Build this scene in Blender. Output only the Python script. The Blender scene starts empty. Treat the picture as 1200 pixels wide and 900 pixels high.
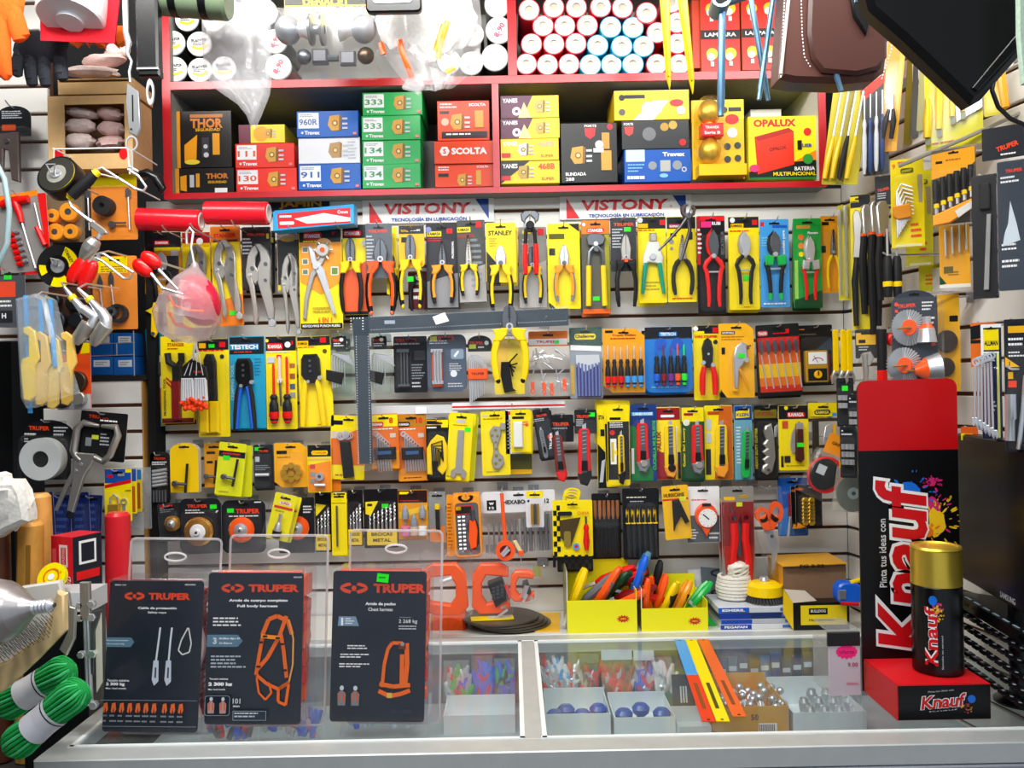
import bpy,bmesh,math,random
from math import sin,cos,pi,radians,sqrt
from mathutils import Vector,Matrix,noise

# ---------------------------------------------------------------- camera, world, lights
sc_=bpy.context.scene
COL=sc_.collection
F=1000.0; CAMZ=1.68; ROLL=radians(1.1)
cam_d=bpy.data.cameras.new('camera'); cam=bpy.data.objects.new('camera',cam_d); COL.objects.link(cam)
cam_d.sensor_width=36; cam_d.lens=36*F/1200; cam_d.clip_start=0.02
cam.matrix_world=Matrix.Translation((0,0,CAMZ))@Matrix.Rotation(pi/2,4,'X')@Matrix.Rotation(-ROLL,4,'Z')
sc_.camera=cam
w=bpy.data.worlds.new('shop_air'); sc_.world=w; w.use_nodes=True
w.node_tree.nodes['Background'].inputs[0].default_value=(.80,.88,1,1)
w.node_tree.nodes['Background'].inputs[1].default_value=0.36
def area(name,loc,size,power,col=(1,1,1),target=None):
    l=bpy.data.lights.new(name,'AREA'); l.shape='RECTANGLE'; l.size,l.size_y=size; l.energy=power; l.color=col
    o=bpy.data.objects.new(name,l); COL.objects.link(o); o.location=loc
    if target:o.rotation_euler=(Vector(target)-Vector(loc)).to_track_quat('-Z','Y').to_euler()
    return o
area('tube_light',(-0.62,1.22,2.79),(1.2,.12),15,(1,.98,.95),(-0.4,2.2,1.9))
area('tube_light',(0.6,1.22,2.79),(1.2,.12),9,(1,.98,.95),(0.4,2.2,1.8))
area('tube_light',(-0.2,0.1,2.80),(1.6,.3),14,(.93,.97,1),(0,2.0,1.3))
vs=sc_.view_settings
sc_.display_settings.display_device='sRGB'
vs.view_transform='Standard'; vs.look='None'; vs.gamma=1; vs.use_curve_mapping=False; vs.exposure=0.5
sc_.cycles.transparent_max_bounces=24; sc_.cycles.max_bounces=8

# ---------------------------------------------------------------- helpers
def P(px,py,Y):
    u=(px-600)/F; v=(450-py)/F
    return Vector(((u*cos(ROLL)+v*sin(ROLL))*Y,Y,(-u*sin(ROLL)+v*cos(ROLL))*Y+CAMZ))
def lin(h):
    r=[]
    for i in(0,2,4):
        c=int(h[i:i+2],16)/255
        r.append(c/12.92 if c<=.04045 else((c+.055)/1.055)**2.4)
    return(*r,1)
MATS={}
def M(k):
    """k = kind letter + hex colour"""
    if k in MATS:return MATS[k]
    kind,hx=k[0],k[1:7]or 'ffffff'
    m=bpy.data.materials.new('surface_'+k); m.use_nodes=True; nt=m.node_tree; b=nt.nodes['Principled BSDF']
    col=lin(hx); MATS[k]=m
    if max(col[:3])<.05 and kind in 'cp':col=(*[c*.6 for c in col[:3]],1)      # deep printing blacks
    tc=nt.nodes.new('ShaderNodeTexCoord'); nz=nt.nodes.new('ShaderNodeTexNoise'); nt.links.new(tc.outputs['Object'],nz.inputs[0])
    scale,amt,rough={'c':(18,.05,.34),'p':(14,.05,.27),'r':(40,.1,.55),'m':(30,.1,.33),'f':(160,.25,.85),'k':(60,.14,.8),
                         'w':(9,.22,.45),'x':(9,.1,.25),'g':(9,.1,.2),'d':(10,.06,.9),'s':(25,.12,.45),'z':(9,0,.3)}[kind]
    nz.inputs['Scale'].default_value=scale; nz.inputs['Detail'].default_value=3
    if kind in 'xg':
        nt.nodes.remove(b); out=nt.nodes['Material Output']
        tr=nt.nodes.new('ShaderNodeBsdfTransparent'); gl=nt.nodes.new('ShaderNodeBsdfGlossy'); gl.inputs['Roughness'].default_value=.12 if kind=='g' else .2
        gl.inputs['Color'].default_value=(1,1,1,1)
        tr.inputs[0].default_value=(1,1,1,1)if kind=='x' else(*[.5+.5*c for c in col[:3]],1)
        df=nt.nodes.new('ShaderNodeBsdfDiffuse'); df.inputs[0].default_value=col
        tl=nt.nodes.new('ShaderNodeBsdfTranslucent'); tl.inputs[0].default_value=col
        ad=nt.nodes.new('ShaderNodeMixShader'); nt.links.new(df.outputs[0],ad.inputs[1]); nt.links.new(tl.outputs[0],ad.inputs[2])
        mx=nt.nodes.new('ShaderNodeMixShader'); mp=nt.nodes.new('ShaderNodeMapRange')
        dens=int(k[7:9]or('40' if kind=='x' else '03'))/100
        mp.inputs['To Min'].default_value=dens*.6; mp.inputs['To Max'].default_value=dens*1.4
        mp.inputs['From Min'].default_value=.3; mp.inputs['From Max'].default_value=.7
        nt.links.new(nz.outputs[0],mp.inputs['Value']); nt.links.new(mp.outputs[0],mx.inputs[0])
        nt.links.new(tr.outputs[0],mx.inputs[1]); nt.links.new(ad.outputs[0],mx.inputs[2])
        lw=nt.nodes.new('ShaderNodeLayerWeight'); pw=nt.nodes.new('ShaderNodeMath'); pw.operation='POWER'; pw.inputs[1].default_value=5; nt.links.new(lw.outputs['Facing'],pw.inputs[0])
        ma=nt.nodes.new('ShaderNodeMath'); ma.operation='MULTIPLY_ADD'; ma.inputs[1].default_value=.55; ma.inputs[2].default_value=.014 if kind=='g' else .03; nt.links.new(pw.outputs[0],ma.inputs[0])
        m2=nt.nodes.new('ShaderNodeMixShader'); nt.links.new(ma.outputs[0],m2.inputs[0]); nt.links.new(mx.outputs[0],m2.inputs[1]); nt.links.new(gl.outputs[0],m2.inputs[2])
        if kind=='x':
            bp=nt.nodes.new('ShaderNodeBump'); bp.inputs['Strength'].default_value=.5; bp.inputs['Distance'].default_value=.004
            n2=nt.nodes.new('ShaderNodeTexNoise'); n2.inputs['Scale'].default_value=22; n2.inputs['Detail'].default_value=2; n2.inputs['Distortion'].default_value=.8; nt.links.new(tc.outputs['Object'],n2.inputs[0])
            nt.links.new(n2.outputs[0],bp.inputs['Height']); nt.links.new(bp.outputs[0],gl.inputs['Normal']); nt.links.new(bp.outputs[0],lw.inputs['Normal'])
        nt.links.new(m2.outputs[0],out.inputs[0])
        return m
    mx=nt.nodes.new('ShaderNodeMix'); mx.data_type='RGBA'
    mx.inputs[6].default_value=(*[c*(1-amt)for c in col[:3]],1); mx.inputs[7].default_value=(*[min(1,c*(1+amt*.6))for c in col[:3]],1)
    if kind=='w':
        wv=nt.nodes.new('ShaderNodeTexWave'); wv.bands_direction='X'; wv.inputs['Scale'].default_value=14; wv.inputs['Distortion'].default_value=5; wv.inputs['Detail'].default_value=3
        nt.links.new(tc.outputs['Object'],wv.inputs[0]); nt.links.new(wv.outputs['Fac'],mx.inputs[0])
    else:nt.links.new(nz.outputs[0],mx.inputs[0])
    nt.links.new(mx.outputs[2],b.inputs['Base Color'])
    b.inputs['Roughness'].default_value=rough
    if kind in 'cfkdr':b.inputs['Specular IOR Level'].default_value=.3
    if kind=='m':b.inputs['Metallic'].default_value=.78
    if kind=='s':b.inputs['Metallic'].default_value=.45
    if kind=='f':
        bp=nt.nodes.new('ShaderNodeBump'); bp.inputs['Strength'].default_value=.5; bp.inputs['Distance'].default_value=.002
        nt.links.new(nz.outputs[0],bp.inputs['Height']); nt.links.new(bp.outputs[0],b.inputs['Normal'])
    if kind=='c':b.inputs['Coat Weight'].default_value=.08; b.inputs['Coat Roughness'].default_value=.2
    return m
# short colour names -> material keys
C=dict(yel='cffe400',yel2='cfff12a',gold='cffbe00',ora='cff7a10',ored='cf4481c',red='ce01018',dred='ca01020',blk='c141417',dk='c22252c',navy='c1b2438',
         wht='cf6f6f6',gry='c8e959c',lgry='cc9ced3',blu='c1560d0',lblu='c40a0e8',teal='c0a8ea8',grn='c18a23c',dgrn='c104a24',pur='c5a2058',brn='c5a3018',
         pk='cff2a80',lime='c28f028',slv='cd8dce0',crm='cf2e2b8',
         PB='p121214',PY='pffd400',PR='pe81410',PO='pff5a14',PBl='p1464e0',PG='p18b84c',PT='p109878',PW='pf4f4f4',PGr='p80868c',PLo='pffa020',PDr='p8a1018',
         RB='r1a1a1c',RY='rffd60a',ST='me0e2e6',DS='m70747a',GD='mf0c040',NI='mc8c4bc',BS='md09a48',CH='me4e6ea',
         CL='gffffff01',FILM='xffffff03',BAG='xe6e8ea30',GL='ge8f4f0')
def mk(k):return M(C.get(k,k))
_txt={}
def text_mesh(s,bold):
    key=(s,bold)
    if key not in _txt:
        cu=bpy.data.curves.new('lettering','FONT'); cu.body=s; cu.resolution_u=2; cu.offset=bold; cu.fill_mode='FRONT'
        o=bpy.data.objects.new('lettering',cu); me=o.to_mesh()
        vs_=[(v.co.x,v.co.y)for v in me.vertices]; fs=[tuple(p.vertices)for p in me.polygons]
        o.to_mesh_clear(); bpy.data.objects.remove(o); bpy.data.curves.remove(cu)
        if not vs_:vs_=[(0,0),(1,0),(1,1)]; fs=[(0,1,2)]
        xs=[v[0]for v in vs_]; ys=[v[1]for v in vs_]
        _txt[key]=(vs_,fs,min(xs),max(xs),min(ys),max(ys))
    return _txt[key]
def rrect(x0,y0,x1,y1,r,n=4):
    pts=[]
    for cx,cy,a in((x1-r,y0+r,-90),(x1-r,y1-r,0),(x0+r,y1-r,90),(x0+r,y0+r,180)):
        for i in range(n+1):
            t=radians(a+90*i/n); pts.append((cx+r*cos(t),cy+r*sin(t)))
    return pts
def circ(cx,cy,r,n=20,ry=None,a0=0,a1=360):
    full=a1-a0==360
    return[(cx+r*cos(radians(a0+(a1-a0)*i/(n if full else n-1))),cy+(ry or r)*sin(radians(a0+(a1-a0)*i/(n if full else n-1))))for i in range(n)]
class MB:
    """mesh builder: (u, v, d) = across, down (photo scale) or up (metres), depth away from the viewer"""
    def __init__(s,ox=0,oy=0,sc=1,up=1,xs=1):
        s.ox,s.oy,s.sc,s.up,s.xs=ox,oy,sc,up,xs
        s.v=[]; s.f=[]; s.mi=[]; s.mats=[]; s.xf=None; s.pl=0
    def pt(s,u,v,d):
        if s.xf:u,v,d=s.xf(u,v,d)
        return((u-s.ox)*s.sc*s.xs,d*s.sc,s.up*(v-s.oy)*s.sc)
    def add(s,pts,faces,mat):
        n=len(s.v); s.v+=[s.pt(*p)for p in pts]
        if mat not in s.mats:s.mats.append(mat)
        k=s.mats.index(mat)
        for f in faces:s.f.append(tuple(i+n for i in f)); s.mi.append(k)
        return s
    def prism(s,pts,d0,d1,mat,bev=0,side=None):
        n=len(pts)
        A=sum(pts[i][0]*pts[(i+1)%n][1]-pts[(i+1)%n][0]*pts[i][1]for i in range(n))
        if(A>0)!=(s.up>0):pts=pts[::-1]
        rings=[]
        if bev:
            ins=[]; sg=1 if s.up>0 else-1
            for i in range(n):
                p0,p1,p2=pts[i-1],pts[i],pts[(i+1)%n]
                e1=Vector((p1[0]-p0[0],p1[1]-p0[1])); e2=Vector((p2[0]-p1[0],p2[1]-p1[1]))
                if e1.length<1e-9 or e2.length<1e-9:ins.append(p1); continue
                e1.normalize(); e2.normalize()
                nn=Vector((-(e1.y+e2.y),e1.x+e2.x))*sg
                L=nn.length
                if L<.3:ins.append(p1); continue
                nn=nn/L; k=min(1.6,1/max(.5,L/2))
                ins.append((p1[0]+nn.x*bev*k,p1[1]+nn.y*bev*k))
            rings=[(ins,d0),(pts,d0+min(bev,(d1-d0)*.5)if d1>d0 else d0),(pts,d1)]
        else:rings=[(pts,d0),(pts,d1)]
        vv=[(p[0],p[1],d)for r,d in rings for p in r]
        ff=[tuple(range(n)),tuple(range((len(rings)-1)*n,len(rings)*n))[::-1]]
        s.add(vv,ff,mat)
        base=len(s.v)-len(vv)
        m2=side or mat
        if m2 not in s.mats:s.mats.append(m2)
        k=s.mats.index(m2)
        for q in range(len(rings)-1):
            for i in range(n):
                j=(i+1)%n
                s.f.append((base+q*n+i,base+(q+1)*n+i,base+(q+1)*n+j,base+q*n+j)); s.mi.append(k)
        return s
    def box(s,u0,v0,u1,v1,d0,d1,mat,bev=0,side=None):
        return s.prism([(u0,v0),(u1,v0),(u1,v1),(u0,v1)],d0,d1,mat,bev,side)
    def ring(s,cu,cv,r,ri,d0,d1,mat,n=24,ky=1):
        vv=[]; ff=[]
        for i in range(n):
            a=2*pi*i/n
            for rr,d in((r,d0),(r,d1),(ri,d1),(ri,d0)):vv.append((cu+rr*cos(a),cv+rr*ky*sin(a),d))
        for i in range(n):
            j=(i+1)%n
            for k in range(4):ff.append((4*i+k,4*i+(k+1)%4,4*j+(k+1)%4,4*j+k))
        return s.add(vv,ff,mat)
    def disc(s,cu,cv,r,d0,d1,mat,n=20,bev=0,ky=1):return s.prism(circ(cu,cv,r,n,r*ky),d0,d1,mat,bev)
    def tube(s,pts,rad,mat,n=8,flat=1,caps=True):
        pts=[Vector(p)for p in pts]
        if not hasattr(rad,'__len__'):rad=[rad]*len(pts)
        vv=[]; ff=[]; prev=None
        for i,p in enumerate(pts):
            t=(pts[min(i+1,len(pts)-1)]-pts[max(i-1,0)]).normalized()
            a=Vector((0,0,1))if prev is None else prev
            if abs(t.dot(a))>.97:a=Vector((1,0,0))if abs(t.x)<.9 else Vector((0,1,0))
            b=t.cross(a).normalized(); a=b.cross(t).normalized(); prev=a
            for k in range(n):
                th=2*pi*k/n; q=p+(b*cos(th)+a*sin(th)*flat)*rad[i]; vv.append(tuple(q))
        for i in range(len(pts)-1):
            for k in range(n):
                l=(k+1)%n; ff.append((i*n+k,i*n+l,(i+1)*n+l,(i+1)*n+k))
        if caps:ff.append(tuple(range(n))[::-1]); ff.append(tuple(range((len(pts)-1)*n,len(pts)*n)))
        return s.add(vv,ff,mat)
    def rod(s,u0,v0,u1,v1,r,mat,d=-4,r1=None,n=8,d1=None):
        return s.tube([(u0,v0,d),(u1,v1,d if d1 is None else d1)],[r,r if r1 is None else r1],mat,n)
    def lathe(s,prof,c,axis,mat,n=20,mats=None):
        ax=Vector(axis).normalized(); a=Vector((0,0,1))if abs(ax.z)<.9 else Vector((1,0,0))
        b=ax.cross(a).normalized(); a=b.cross(ax)
        c=Vector(c)
        for q in range(len(prof)-1):
            (r0,h0),(r1,h1)=prof[q],prof[q+1]
            vv=[]
            for r,h in((r0,h0),(r1,h1)):
                for k in range(n):
                    th=2*pi*k/n; vv.append(tuple(c+ax*h+(b*cos(th)+a*sin(th))*max(r,1e-5)))
            s.add(vv,[(k,(k+1)%n,n+(k+1)%n,n+k)for k in range(n)],mats[q]if mats else mat)
        return s
    def ball(s,c,r,mat,n=12,ang=0,amp=0,seed=0,freq=1.0,taper=0,m=None):
        ru,rv,rd=r if hasattr(r,'__len__')else(r,r,r)
        m=m or max(6,n//2+1); vv=[]; ff=[]; ca,sa=cos(radians(ang)),sin(radians(ang))
        for i in range(m+1):
            ph=pi*i/m
            for k in range(n):
                th=2*pi*k/n; q=Vector((sin(ph)*cos(th),-cos(ph),sin(ph)*sin(th)))
                if amp:q=q*(1+amp*noise.noise(q*freq+Vector((seed*3.1,seed,0))))
                kk=1-taper*(.5-q.y*.5)
                u,v,d=q.x*ru*kk,q.y*rv,q.z*rd*kk
                vv.append((c[0]+u*ca-v*sa,c[1]+u*sa+v*ca,c[2]+d))
        for i in range(m):
            for k in range(n):
                l=(k+1)%n; ff.append((i*n+k,i*n+l,(i+1)*n+l,(i+1)*n+k))
        return s.add(vv,ff,mat)
    # flat printing on the card front
    def _d(s):s.pl+=1; return-.12-.09*s.pl
    def pr(s,pts,mat):d=s._d(); return s.add([(p[0],p[1],d)for p in pts],[tuple(range(len(pts)))],mat)
    def r(s,x0,y0,x1,y1,mat):return s.pr([(x0,y0),(x1,y0),(x1,y1),(x0,y1)],mat)
    def c(s,x,y,r,mat,ry=None):return s.pr(circ(x,y,r,16,ry),mat)
    def t(s,txt,cx,cy,h,mat,w=None,rot=0,bold=0.02,d=None,sh=0):
        """lettering centred on cx, cy"""
        vv,ff,a,b,e,f=text_mesh(txt,bold)
        k=h/max(f-e,.01); kx=k if w is None else w/max(b-a,.01)
        d=s._d()if d is None else d; ca,sa=cos(radians(rot)),sin(radians(rot)); out=[]
        for x,y in vv:
            y2=(y-(e+f)/2); X=(x-(a+b)/2)*kx+sh*y2*k; Yv=y2*k
            X,Yv=X*ca-Yv*sa,X*sa+Yv*ca
            out.append((cx+X,cy-Yv if s.up<0 else cy+Yv,d))
        return s.add(out,ff,mat)
    def ln(s,x0,y0,x1,y1,n,mat,k=.45,seed=1):
        rnd=random.Random(seed+int(x0*7)+int(y0)); d=s._d(); h=(y1-y0)/n
        for i in range(n):
            xe=x0+(x1-x0)*rnd.uniform(.6,1); xx=x0
            while xx<xe-.5:
                w_=min(rnd.uniform(2,6)*(abs(x1-x0)/30),xe-xx); yy=y0+h*i
                s.add([(xx,yy,d),(xx+w_*.82,yy,d),(xx+w_*.82,yy+h*k,d),(xx,yy+h*k,d)],[(0,1,2,3)],mat); xx+=w_
        return s
    def mesh(s,name,ang=38):
        me=bpy.data.meshes.new(name); me.from_pydata(s.v,[],s.f)
        for m in s.mats:me.materials.append(mk(m))
        me.polygons.foreach_set('material_index',s.mi)
        me.polygons.foreach_set('use_smooth',[True]*len(s.f)); me.set_sharp_from_angle(angle=radians(ang)); me.update()
        return me
def tag(o,label,cat,group=None,kind=None):
    if label:o['label']=label
    if cat:o['category']=cat
    if group:o['group']=group
    if kind:o['kind']=kind
    return o
def link(name,me,parent=None,loc=None,label=None):
    o=bpy.data.objects.new(name,me); COL.objects.link(o)
    if parent:o.parent=parent
    if loc is not None:o.location=loc
    if label:o['label']=label
    return o
class T:
    """a thing: photo point px, py at distance Y gives its origin; parts are drawn in the photo's scale at that distance"""
    def __init__(s,name,label,cat,px,py,Y,group=None,rot=0,rz=0,rx=0,solo=False,deep=0):
        s.px,s.py,s.Y=px,py,Y; s.sc=Y/F; s.name=name; s.solo=solo
        u=(px-600)/F; s.xs=1/(cos(radians(rz))-u*sin(radians(rz)))
        s.info=(label,cat,group); s.loc=P(px,py,Y); s.rot=(radians(rx),radians(rot),radians(rz)); s.o=None
        if not solo:s.o=link(name,None,None,s.loc); s.o.rotation_euler=s.rot; s.o.empty_display_size=.02; tag(s.o,*s.info)
    def mb(s):return MB(s.px,s.py,s.sc,-1,s.xs)
    def part(s,name,m,parent=None,label=None,ang=38):
        if s.solo:
            o=link(s.name,m.mesh(s.name,ang),None,s.loc); o.rotation_euler=s.rot; tag(o,*s.info); s.o=o; return o
        return link(name,m.mesh(name,ang),parent or s.o,None,label)
def struct(name,m,loc=(0,0,0),ang=38):
    o=link(name,m.mesh(name,ang),None,loc); o['kind']='structure'; return o
def group_empty(name,label,cat,loc,group=None,rot=(0,0,0)):
    o=link(name,None,None,loc); o.rotation_euler=rot; o.empty_display_size=.02; return tag(o,label,cat,group)
ZC=CAMZ-.605            # counter top height
WY=2.27                 # face of the back slat wall
# ---------------------------------------------------------------- room
m=MB(); m.box(-2.4,-.05,2.4,0,-1.6,3.0,'d8a857e'); struct('floor',m)
m=MB(); m.box(-2.4,2.86,2.4,2.9,-1.6,3.0,'de8e8e4'); struct('ceiling',m)
m=MB(); m.box(-2.4,0,2.4,2.86,2.9,2.96,'d3a3a3c'); struct('wall_back',m)
m=MB(); m.box(-1.75,0,-1.7,2.86,-1.6,2.9,'d2a2a2c'); struct('wall_left',m)
# ---------------------------------------------------------------- slat walls, shelf unit, counter
def slats(name,x0,x1,z0,z1,zg,Y,pitch=.0715,rotz=0,loc=(0,0,0),slat='ce6e4de',cut=.009):
    """slat wall: white boards with brown grooves between; front face at Y"""
    m=MB(); m.box(x0,z0,x1,z1,Y+.012,Y+.03,'k6a4028')
    z=zg
    while z>z0:z-=pitch
    while z<z1:
        a,b=max(z+cut,z0),min(z+pitch,z1)
        if b-a>.004:m.box(x0,a,x1,b,Y,Y+.014,slat,.0015)
        z+=pitch
    o=struct(name,m,loc); o.rotation_euler=(0,0,rotz); return o
zg0=CAMZ+.075*WY
slats('wall_rear',-.965,.885,ZC-.35,CAMZ+.222*2.27,zg0,WY)
L=.78; slats('wall_right',0,L,ZC-.35,2.86,zg0,0,rotz=-(pi/2-math.atan(.2)),loc=(.885,WY,0))
slats('wall_side',P(-60,0,2.2).x,P(56,150,2.2).x,P(0,400,2.2).z,2.75,CAMZ,2.2)
slats('wall_side',P(52,560,2.2).x,P(168,560,2.2).x,ZC-.35,P(100,447,2.2).z,P(100,478,2.2).z,2.2,pitch=.068)
m=MB(); m.box(P(168,560,2.2).x,ZC-.35,P(170,560,2.2).x,P(100,447,2.2).z,2.199,2.23,'kb0803c'); struct('trim_1',m)
m=MB(); m.box(P(172,500,2.2).x,ZC-.35,P(181,500,2.2).x,2.14,2.21,2.3,'d101012'); struct('gap_shade',m)  # black strip that paints in the shade of the open gap beside the panel

g=group_empty('wall_shelf_unit','red edged wooden shelf unit above the slat wall','shelf',(0,2.2,CAMZ))
def sbox(name,x0,z0,x1,z1,y0=0,y1=.34,col='k8a8a84',edge='pc81824',lab=None):
    m=MB(); m.box(x0,z0,x1,z1,y0+.004,y1,col); m.box(x0-.0005,z0-.0005,x1+.0005,z1+.0005,y0,y0+.004,edge); return link(name,m.mesh(name),g,None,lab)
XL,XR=P(191,150,2.2).x,P(968,150,2.2).x
sbox('shelf_board',XL,.494,XR,.508,lab='lower red edged board')
sbox('shelf_board',XL+.021,.776,XR-.019,.795)
sbox('shelf_board',XL,1.101,XR,1.12)
sbox('side_panel',XL,.5085,XL+.02,1.10); sbox('side_panel',XR-.018,.5085,XR,1.10,col='ce8e6e0')
xx=P(581,150,2.2).x; sbox('divider',xx-.008,.5085,xx+.008,.776)
xx=P(600,45,2.2).x; sbox('divider',xx-.011,.795,xx+.011,1.10)
m=MB(); m.box(XL,.50,XR,1.11,.34,.35,'c9c9a94'); link('back_panel',m.mesh('back_panel'),g)

# display counter
g=group_empty('display_counter','long aluminium framed glass display counter across the shop','counter',(0,0,0))
m=MB(); cx0,cx1=-.80,1.12; yb,yi,yf,yf2=2.05,2.02,1.455,1.404
al='sd4d8d6'
m.box(cx0,ZC-.035,cx1,ZC,yf2,yf,al,.002); m.box(cx0,ZC-.03,cx1,ZC,yi-.01,yb,al,.002)
for x in(cx0,P(621,800,1.7).x-.0175,cx1-.03):m.box(x,ZC-.03,x+.035,ZC-.0005,yf,yi-.01,al,.002)
m.box(cx0-.002,ZC-.10,cx1,ZC-.036,yf2-.004,yf2+.02,'sa4a8b2',.002)
for x in(cx0,cx1-.03):
    for y in(yf2,yb-.03):m.box(x,0,x+.03,ZC-.03,y,y+.03,al)
m.box(cx0,.06,cx1,.10,yf2,yb,al)
link('frame',m.mesh('frame'),g)
m=MB(); dvx=P(621,800,1.7).x
for a,b in((cx0+.03,dvx-.014),(dvx+.014,cx1-.03)):
    for(p,q,r_,t_)in((a,b,yf-.001,yf+.007),(a,b,yi-.02,yi-.011)):m.box(p,ZC-.004,q,ZC+.0015,r_,t_,'cf2f6f4')
    for p in(a+.002,b-.008):m.box(p,ZC-.004,p+.008,ZC+.0015,yf,yi-.012,'cf2f6f4')
link('trim',m.mesh('trim'),g,None,'white plastic strip around the glass')
for a,b in((cx0+.036,dvx-.018),(dvx+.018,cx1-.034)):
    m=MB(); m.box(a,ZC-.004,b,ZC-.0005,yf+.004,yi-.012,'gf2fafa04'); link('glass_top',m.mesh('glass_top'),g)
m=MB(); m.box(cx0,.10,cx1,ZC-.10,yf2+.005,yf2+.01,'gdce8ea10'); link('glass_front',m.mesh('glass_front'),g)
m=MB(); m.box(cx0+.01,ZC-.165,cx1-.01,ZC-.155,yf+.03,yb-.005,'ca8b0b4'); link('shelf',m.mesh('shelf'),g)
m=MB(); m.box(cx0+.01,ZC-.155,cx1-.01,ZC-.03,yb-.012,yb-.005,'c7c848c'); link('back_panel',m.mesh('back_panel'),g)
g=group_empty('wall_ledge','narrow white ledge under the slat wall behind the counter','ledge',(0,2.05,ZC))
m=MB(); m.box(cx0,-.03,.88,0,.003,.215,'cdcdcd2',.002); link('board',m.mesh('board'),g)
for x in(-.7,0,.7):
    m=MB(); m.prism([(.01,-.03),(.21,-.03),(.21,-.16)],x,x+.01,al); m.v=[(b_,a_,c_)for a_,b_,c_ in m.v]; link('bracket',m.mesh('bracket'),g)

# sign boards on the strip under the shelf
def vistony(x0,y0,x1,y1,label):
    t=T('sign_board',label,'sign',(x0+x1)/2,y1,WY-.008,solo=True); m=t.mb(); W,H=x1-x0,y1-y0
    m.box(x0-8,y0,x1+6,y1,0,2.5,'cf4f4f0')
    m.pr([(x0,y0+2),(x0+.11*W,y1-1),(x0,y1-1)],'red'); m.pr([(x1-.11*W,y0+1),(x1,y0+1),(x1,y1-3)],'c1848a8')
    m.t('VISTONY',x0+.485*W,y0+.40*H,H*.46,'red',W*.73,bold=.035,sh=.12); m.c(x0+.875*W,y0+.5*H,1.3,'red'); m.c(x0+.875*W,y0+.5*H,.8,'wht')
    m.t('TECNOLOGÍA EN LUBRICACIÓN',x0+.5*W,y0+.84*H,H*.17,'c1848a8',W*.63,bold=.03); t.part('sign_board',m)
vistony(433,233,573,261,'white sign with red letters above the combination pliers')
vistony(664,229,804,256,'white sign with red letters above the carpenter pincers')
t=T('sign_board','black sign board with yellow letters above the locking pliers','sign',345,246,WY-.006,solo=True); m=t.mb()
m.box(270,233,386,247,0,2.5,'navy'); m.t('JAMIN',352,240,10,'cc89018',50,bold=.03); t.part('x',m)
# ---------------------------------------------------------------- cartons, rolls and cans in the shelf unit
def rot_pts(pts,cx,cy,a):
    a=radians(a); return[(cx+(x-cx)*cos(a)-(y-cy)*sin(a),cy+(x-cx)*sin(a)+(y-cy)*cos(a))for x,y in pts]
def lockpic(m,cx,cy,h,col='cd8a038',dk='c8a5c18'):
    """printed picture of a rim lock"""
    w_=h*1.1
    m.pr([(cx-w_*.5,cy+h*.1),(cx-w_*.4,cy-h*.42),(cx+w_*.12,cy-h*.5),(cx+w_*.25,cy-h*.4),(cx+w_*.2,cy+h*.42),(cx-w_*.3,cy+h*.45)],col)
    m.pr([(cx+w_*.12,cy-h*.5),(cx+w_*.25,cy-h*.4),(cx+w_*.2,cy+h*.42),(cx+w_*.08,cy+h*.44)],dk)
    m.c(cx-w_*.12,cy,h*.17,dk); m.c(cx-w_*.12,cy,h*.1,'cf4dc90')
    for k in(-.25,.05,.3):m.r(cx+w_*.27,cy+h*k-h*.06,cx+w_*.55,cy+h*k+h*.06,'lgry')
def carton(label,x0,y0,x1,y1,bg,draw,depth=70,Y=2.225,side=None,name='lock_box',cat='box',group=None,top=None):
    t=T(name,label,cat,(x0+x1)/2,y1,Y,group,solo=True); m=t.mb(); m.box(x0,y0,x1,y1,0,depth,bg,.4,side or bg)
    if top:m.box(x0+.3,y0-.35,x1-.3,y0,.4,depth,top)
    draw(m,x0,y0,x1,y1); t.part(name,m)
def d_travex(num,pic=True):
    def f(m,x0,y0,x1,y1):
        W,H=x1-x0,y1-y0
        m.r(x0+2,y0+2,x0+W*.36,y0+H*.66,'cf4f6f8'); m.t(num,x0+W*.19,y0+H*.42,H*.24,'c3868b0' if num[0]=='9' else('c30a060' if num in('333','134')else 'ce06040'),W*.3,bold=.02)
        m.ln(x0+4,y0+4,x0+W*.3,y0+H*.25,2,'gry'); m.t('Travex',x0+W*.25,y0+H*.83,H*.15,'wht',W*.25,bold=.04); m.c(x0+W*.09,y0+H*.83,1.4,'wht')
        lockpic(m,x0+W*.66,y0+H*.48,H*.66); m.r(x1-6,y1-5,x1-2,y1-2,'cf08080')
    return f
BLU,GRN,RDD='c1464c4','c1eb458','cee3020'
G1='lock boxes stacked on the red shelf'
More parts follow.
